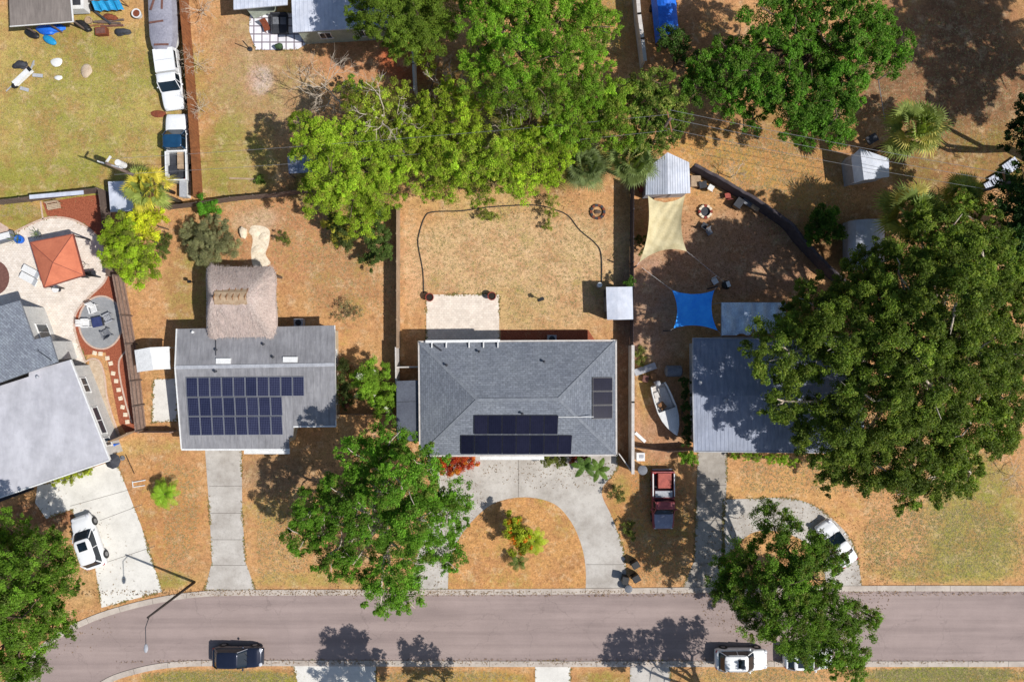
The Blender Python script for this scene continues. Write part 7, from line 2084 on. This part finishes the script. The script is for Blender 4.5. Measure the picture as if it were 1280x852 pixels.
# ------------------------------------------------------------------ grass tufts, weeds, leaf litter (nobody could count them)
def scatter_tufts():
    rng = np.random.default_rng(5)
    spots = [(100, 120, 110, 105, 2600), (330, 90, 80, 80, 900), (640, 330, 130, 75, 3000), (350, 280, 120, 50, 1200), (430, 340, 50, 60, 700), (205, 640, 45, 75, 1500), (345, 670, 45, 60, 1200), (650, 690, 78, 45, 1800), (820, 660, 50, 75, 1300),
             (980, 600, 90, 30, 1200), (1180, 680, 110, 45, 3200), (1160, 600, 110, 60, 1500), (280, 846, 90, 8, 900), (560, 846, 80, 8, 500), (1180, 843, 100, 10, 1500), (940, 205, 80, 40, 1500), (1180, 110, 110, 90, 2200), (1000, 260, 60, 40, 500), (20, 268, 30, 14, 260), (60, 720, 70, 60, 700), (950, 843, 90, 8, 500), (760, 20, 28, 50, 500)]
    V = []; T = []
    skip = [(524, 365, 634, 600), (535, 560, 790, 640), (115, 575, 205, 745), (252, 555, 322, 745), (730, 610, 785, 745), (860, 560, 925, 745), (925, 615, 1080, 745), (0, 270, 190, 430), (180, 395, 425, 575), (190, 0, 245, 250), (0, 0, 165, 48), (300, 0, 500, 66), (255, 330, 350, 425), (0, 728, 1280, 835), (1060, 180, 1115, 235), (310, 280, 340, 335)]
    for (cx, cy, rx, ry, n) in spots:
        n = int(n * 1.3)
        aa = rng.uniform(0, 2 * PI, n); rr = np.sqrt(rng.random(n)) * rng.uniform(.75, 1.15, n)
        x = cx + rx * rr * np.cos(aa) * 1.15; y = cy + ry * rr * np.sin(aa) * 1.15
        ok = np.ones(n, bool)
        for (a0, b0, a1, b1) in skip: ok &= ~((x > a0) & (x < a1) & (y > b0) & (y < b1))
        isl = ((x - 647) / 75) ** 2 + ((y - 685) / 50) ** 2 < 1
        ok |= isl & (y < 730)
        x, y = x[ok], y[ok]; n = len(x)
        wx = (x - 640) / 14; wy = (426 - y) / 14
        for k in range(5):
            a = rng.uniform(0, 2 * PI, n); L = rng.uniform(.05, .13, n); h = rng.uniform(.015, .05, n); w = rng.uniform(.012, .03, n)
            ox = wx + rng.normal(size=n) * .05; oy = wy + rng.normal(size=n) * .05
            ca, sa = np.cos(a), np.sin(a)
            p0 = np.stack([ox - sa * w, oy + ca * w, np.full(n, .005)], 1); p1 = np.stack([ox + sa * w, oy - ca * w, np.full(n, .005)], 1)
            p2 = np.stack([ox + ca * L, oy + sa * L, h], 1)
            V.append(np.stack([p0, p1, p2], 1).reshape(-1, 3))
            g = rng.random(n) < (.55 if (cx, cy) in ((100, 120), (1180, 680), (280, 846), (1180, 843)) else .3)
            c = np.where(g[:, None], np.array([.27, .28, .09])[None], np.array([.5, .38, .24])[None]) * rng.uniform(.75, 1.25, (n, 1))
            T.append(np.repeat(c, 3, 0))
    # ragged growth creeping over the edges of drives and patios
    ex = []; 
    for poly in EDGES:
        for i in range(len(poly)):
            a = np.array(poly[i][:2]); b = np.array(poly[(i + 1) % len(poly)][:2]); L = np.linalg.norm(b - a)
            k = int(L * 20)
            if k: ex.append(a + (b - a) * rng.random((k, 1)) + rng.normal(size=(k, 2)) * .06)
    ex = np.concatenate(ex); ph = np.sin(ex[:, 0] * 2.1) + np.sin(ex[:, 1] * 1.7 + 2) + np.sin(ex[:, 0] * .6 + ex[:, 1] * .9)
    ex = ex[(ph + rng.normal(size=len(ph)) * .6) > .2]; n = len(ex)
    for k in range(4):
        a = rng.uniform(0, 2 * PI, n); L = rng.uniform(.07, .17, n); w = rng.uniform(.02, .045, n); ca, sa = np.cos(a), np.sin(a)
        ox, oy = ex[:, 0], ex[:, 1]
        V.append(np.stack([np.stack([ox - sa * w, oy + ca * w, np.full(n, .026)], 1), np.stack([ox + sa * w, oy - ca * w, np.full(n, .026)], 1), np.stack([ox + ca * L, oy + sa * L, rng.uniform(.03, .07, n)], 1)], 1).reshape(-1, 3))
        g = rng.random(n) < .4
        c = np.where(g[:, None], np.array([.2, .22, .06])[None], np.array([.4, .27, .13])[None]) * rng.uniform(.6, 1.2, (n, 1))
        T.append(np.repeat(c, 3, 0))
    # fallen leaves under and beside the trees, on drives and in the gutters
    for (cx, cy, rx, ry, n) in ((470, 640, 140, 110, 2600), (990, 720, 130, 90, 2200), (60, 720, 110, 110, 500), (1090, 450, 190, 190, 1500), (600, 180, 240, 90, 2500), (330, 740, 330, 4, 900), (800, 741, 500, 4, 1300), (700, 826, 560, 4, 1200), (930, 320, 110, 70, 1500), (690, 590, 90, 20, 300)):
        aa = rng.uniform(0, 2 * PI, n); rr = np.sqrt(rng.random(n))
        ox = (cx + rx * rr * np.cos(aa) - 640) / 14; oy = (426 - cy - ry * rr * np.sin(aa)) / 14
        a = rng.uniform(0, 2 * PI, n); L = rng.uniform(.04, .1, n); ca, sa = np.cos(a) * L, np.sin(a) * L
        zz = np.where(ry < 5, .085, .04)
        V.append(np.stack([np.stack([ox + ca, oy + sa, np.full(n, zz)], 1), np.stack([ox - sa * .6, oy + ca * .6, np.full(n, zz + .01)], 1), np.stack([ox - ca, oy - sa, np.full(n, zz)], 1)], 1).reshape(-1, 3))
        c = np.array([.2, .12, .06])[None] * rng.uniform(.5, 1.7, (n, 1)); T.append(np.repeat(c, 3, 0))
    V = np.concatenate(V); T = np.concatenate(T)
    me = bpy.data.meshes.new('grass'); mesh_np(me, V, np.arange(len(V)).reshape(-1, 3))
    a = me.attributes.new('tint', 'FLOAT_COLOR', 'POINT'); cc = np.ones((len(V), 4), np.float32); cc[:, :3] = T
    a.data.foreach_set('color', cc.reshape(-1)); me.materials.append(M['leaf'])
    o = bpy.data.objects.new('grass_tufts', me); C.objects.link(o)
    tag(o, 'dry and green grass tufts and fallen leaves scattered over lawns and drive edges', 'grass', kind='stuff')
scatter_tufts()

# ------------------------------------------------------------------ light and camera
w = bpy.data.worlds.new('World'); scene.world = w; w.use_nodes = True
nt = w.node_tree; bg = nt.nodes['Background']
sky = nt.nodes.new('ShaderNodeTexSky'); sky.sky_type = 'NISHITA'; sky.sun_disc = False
EL = 49.4; AZ = math.atan2(-.37, .93)
sky.sun_elevation = R(EL); sky.sun_rotation = PI / 2 - AZ
nt.links.new(sky.outputs[0], bg.inputs[0]); bg.inputs[1].default_value = 0.1
sd = bpy.data.lights.new('sun', 'SUN'); sd.energy = 5.0; sd.angle = R(.5); sd.color = (1, .965, .91)
so = bpy.data.objects.new('sun', sd); C.objects.link(so)
dirv = Vector((math.cos(AZ) * math.cos(R(EL)), math.sin(AZ) * math.cos(R(EL)), math.sin(R(EL))))
so.rotation_euler = dirv.to_track_quat('Z', 'Y').to_euler(); so.location = dirv * 100
cam = bpy.data.cameras.new('camera'); co_ = bpy.data.objects.new('camera', cam); C.objects.link(co_)
co_.location = (0, 0, CAMH); co_.rotation_euler = (0, 0, 0)
cam.sensor_width = 36; cam.lens = 36 * CAMH / (1280 / 14)
cam.clip_end = 6000; cam.clip_start = .5
scene.camera = co_
scene.view_settings.view_transform = 'Standard'; scene.view_settings.look = 'None'; scene.view_settings.exposure = 0
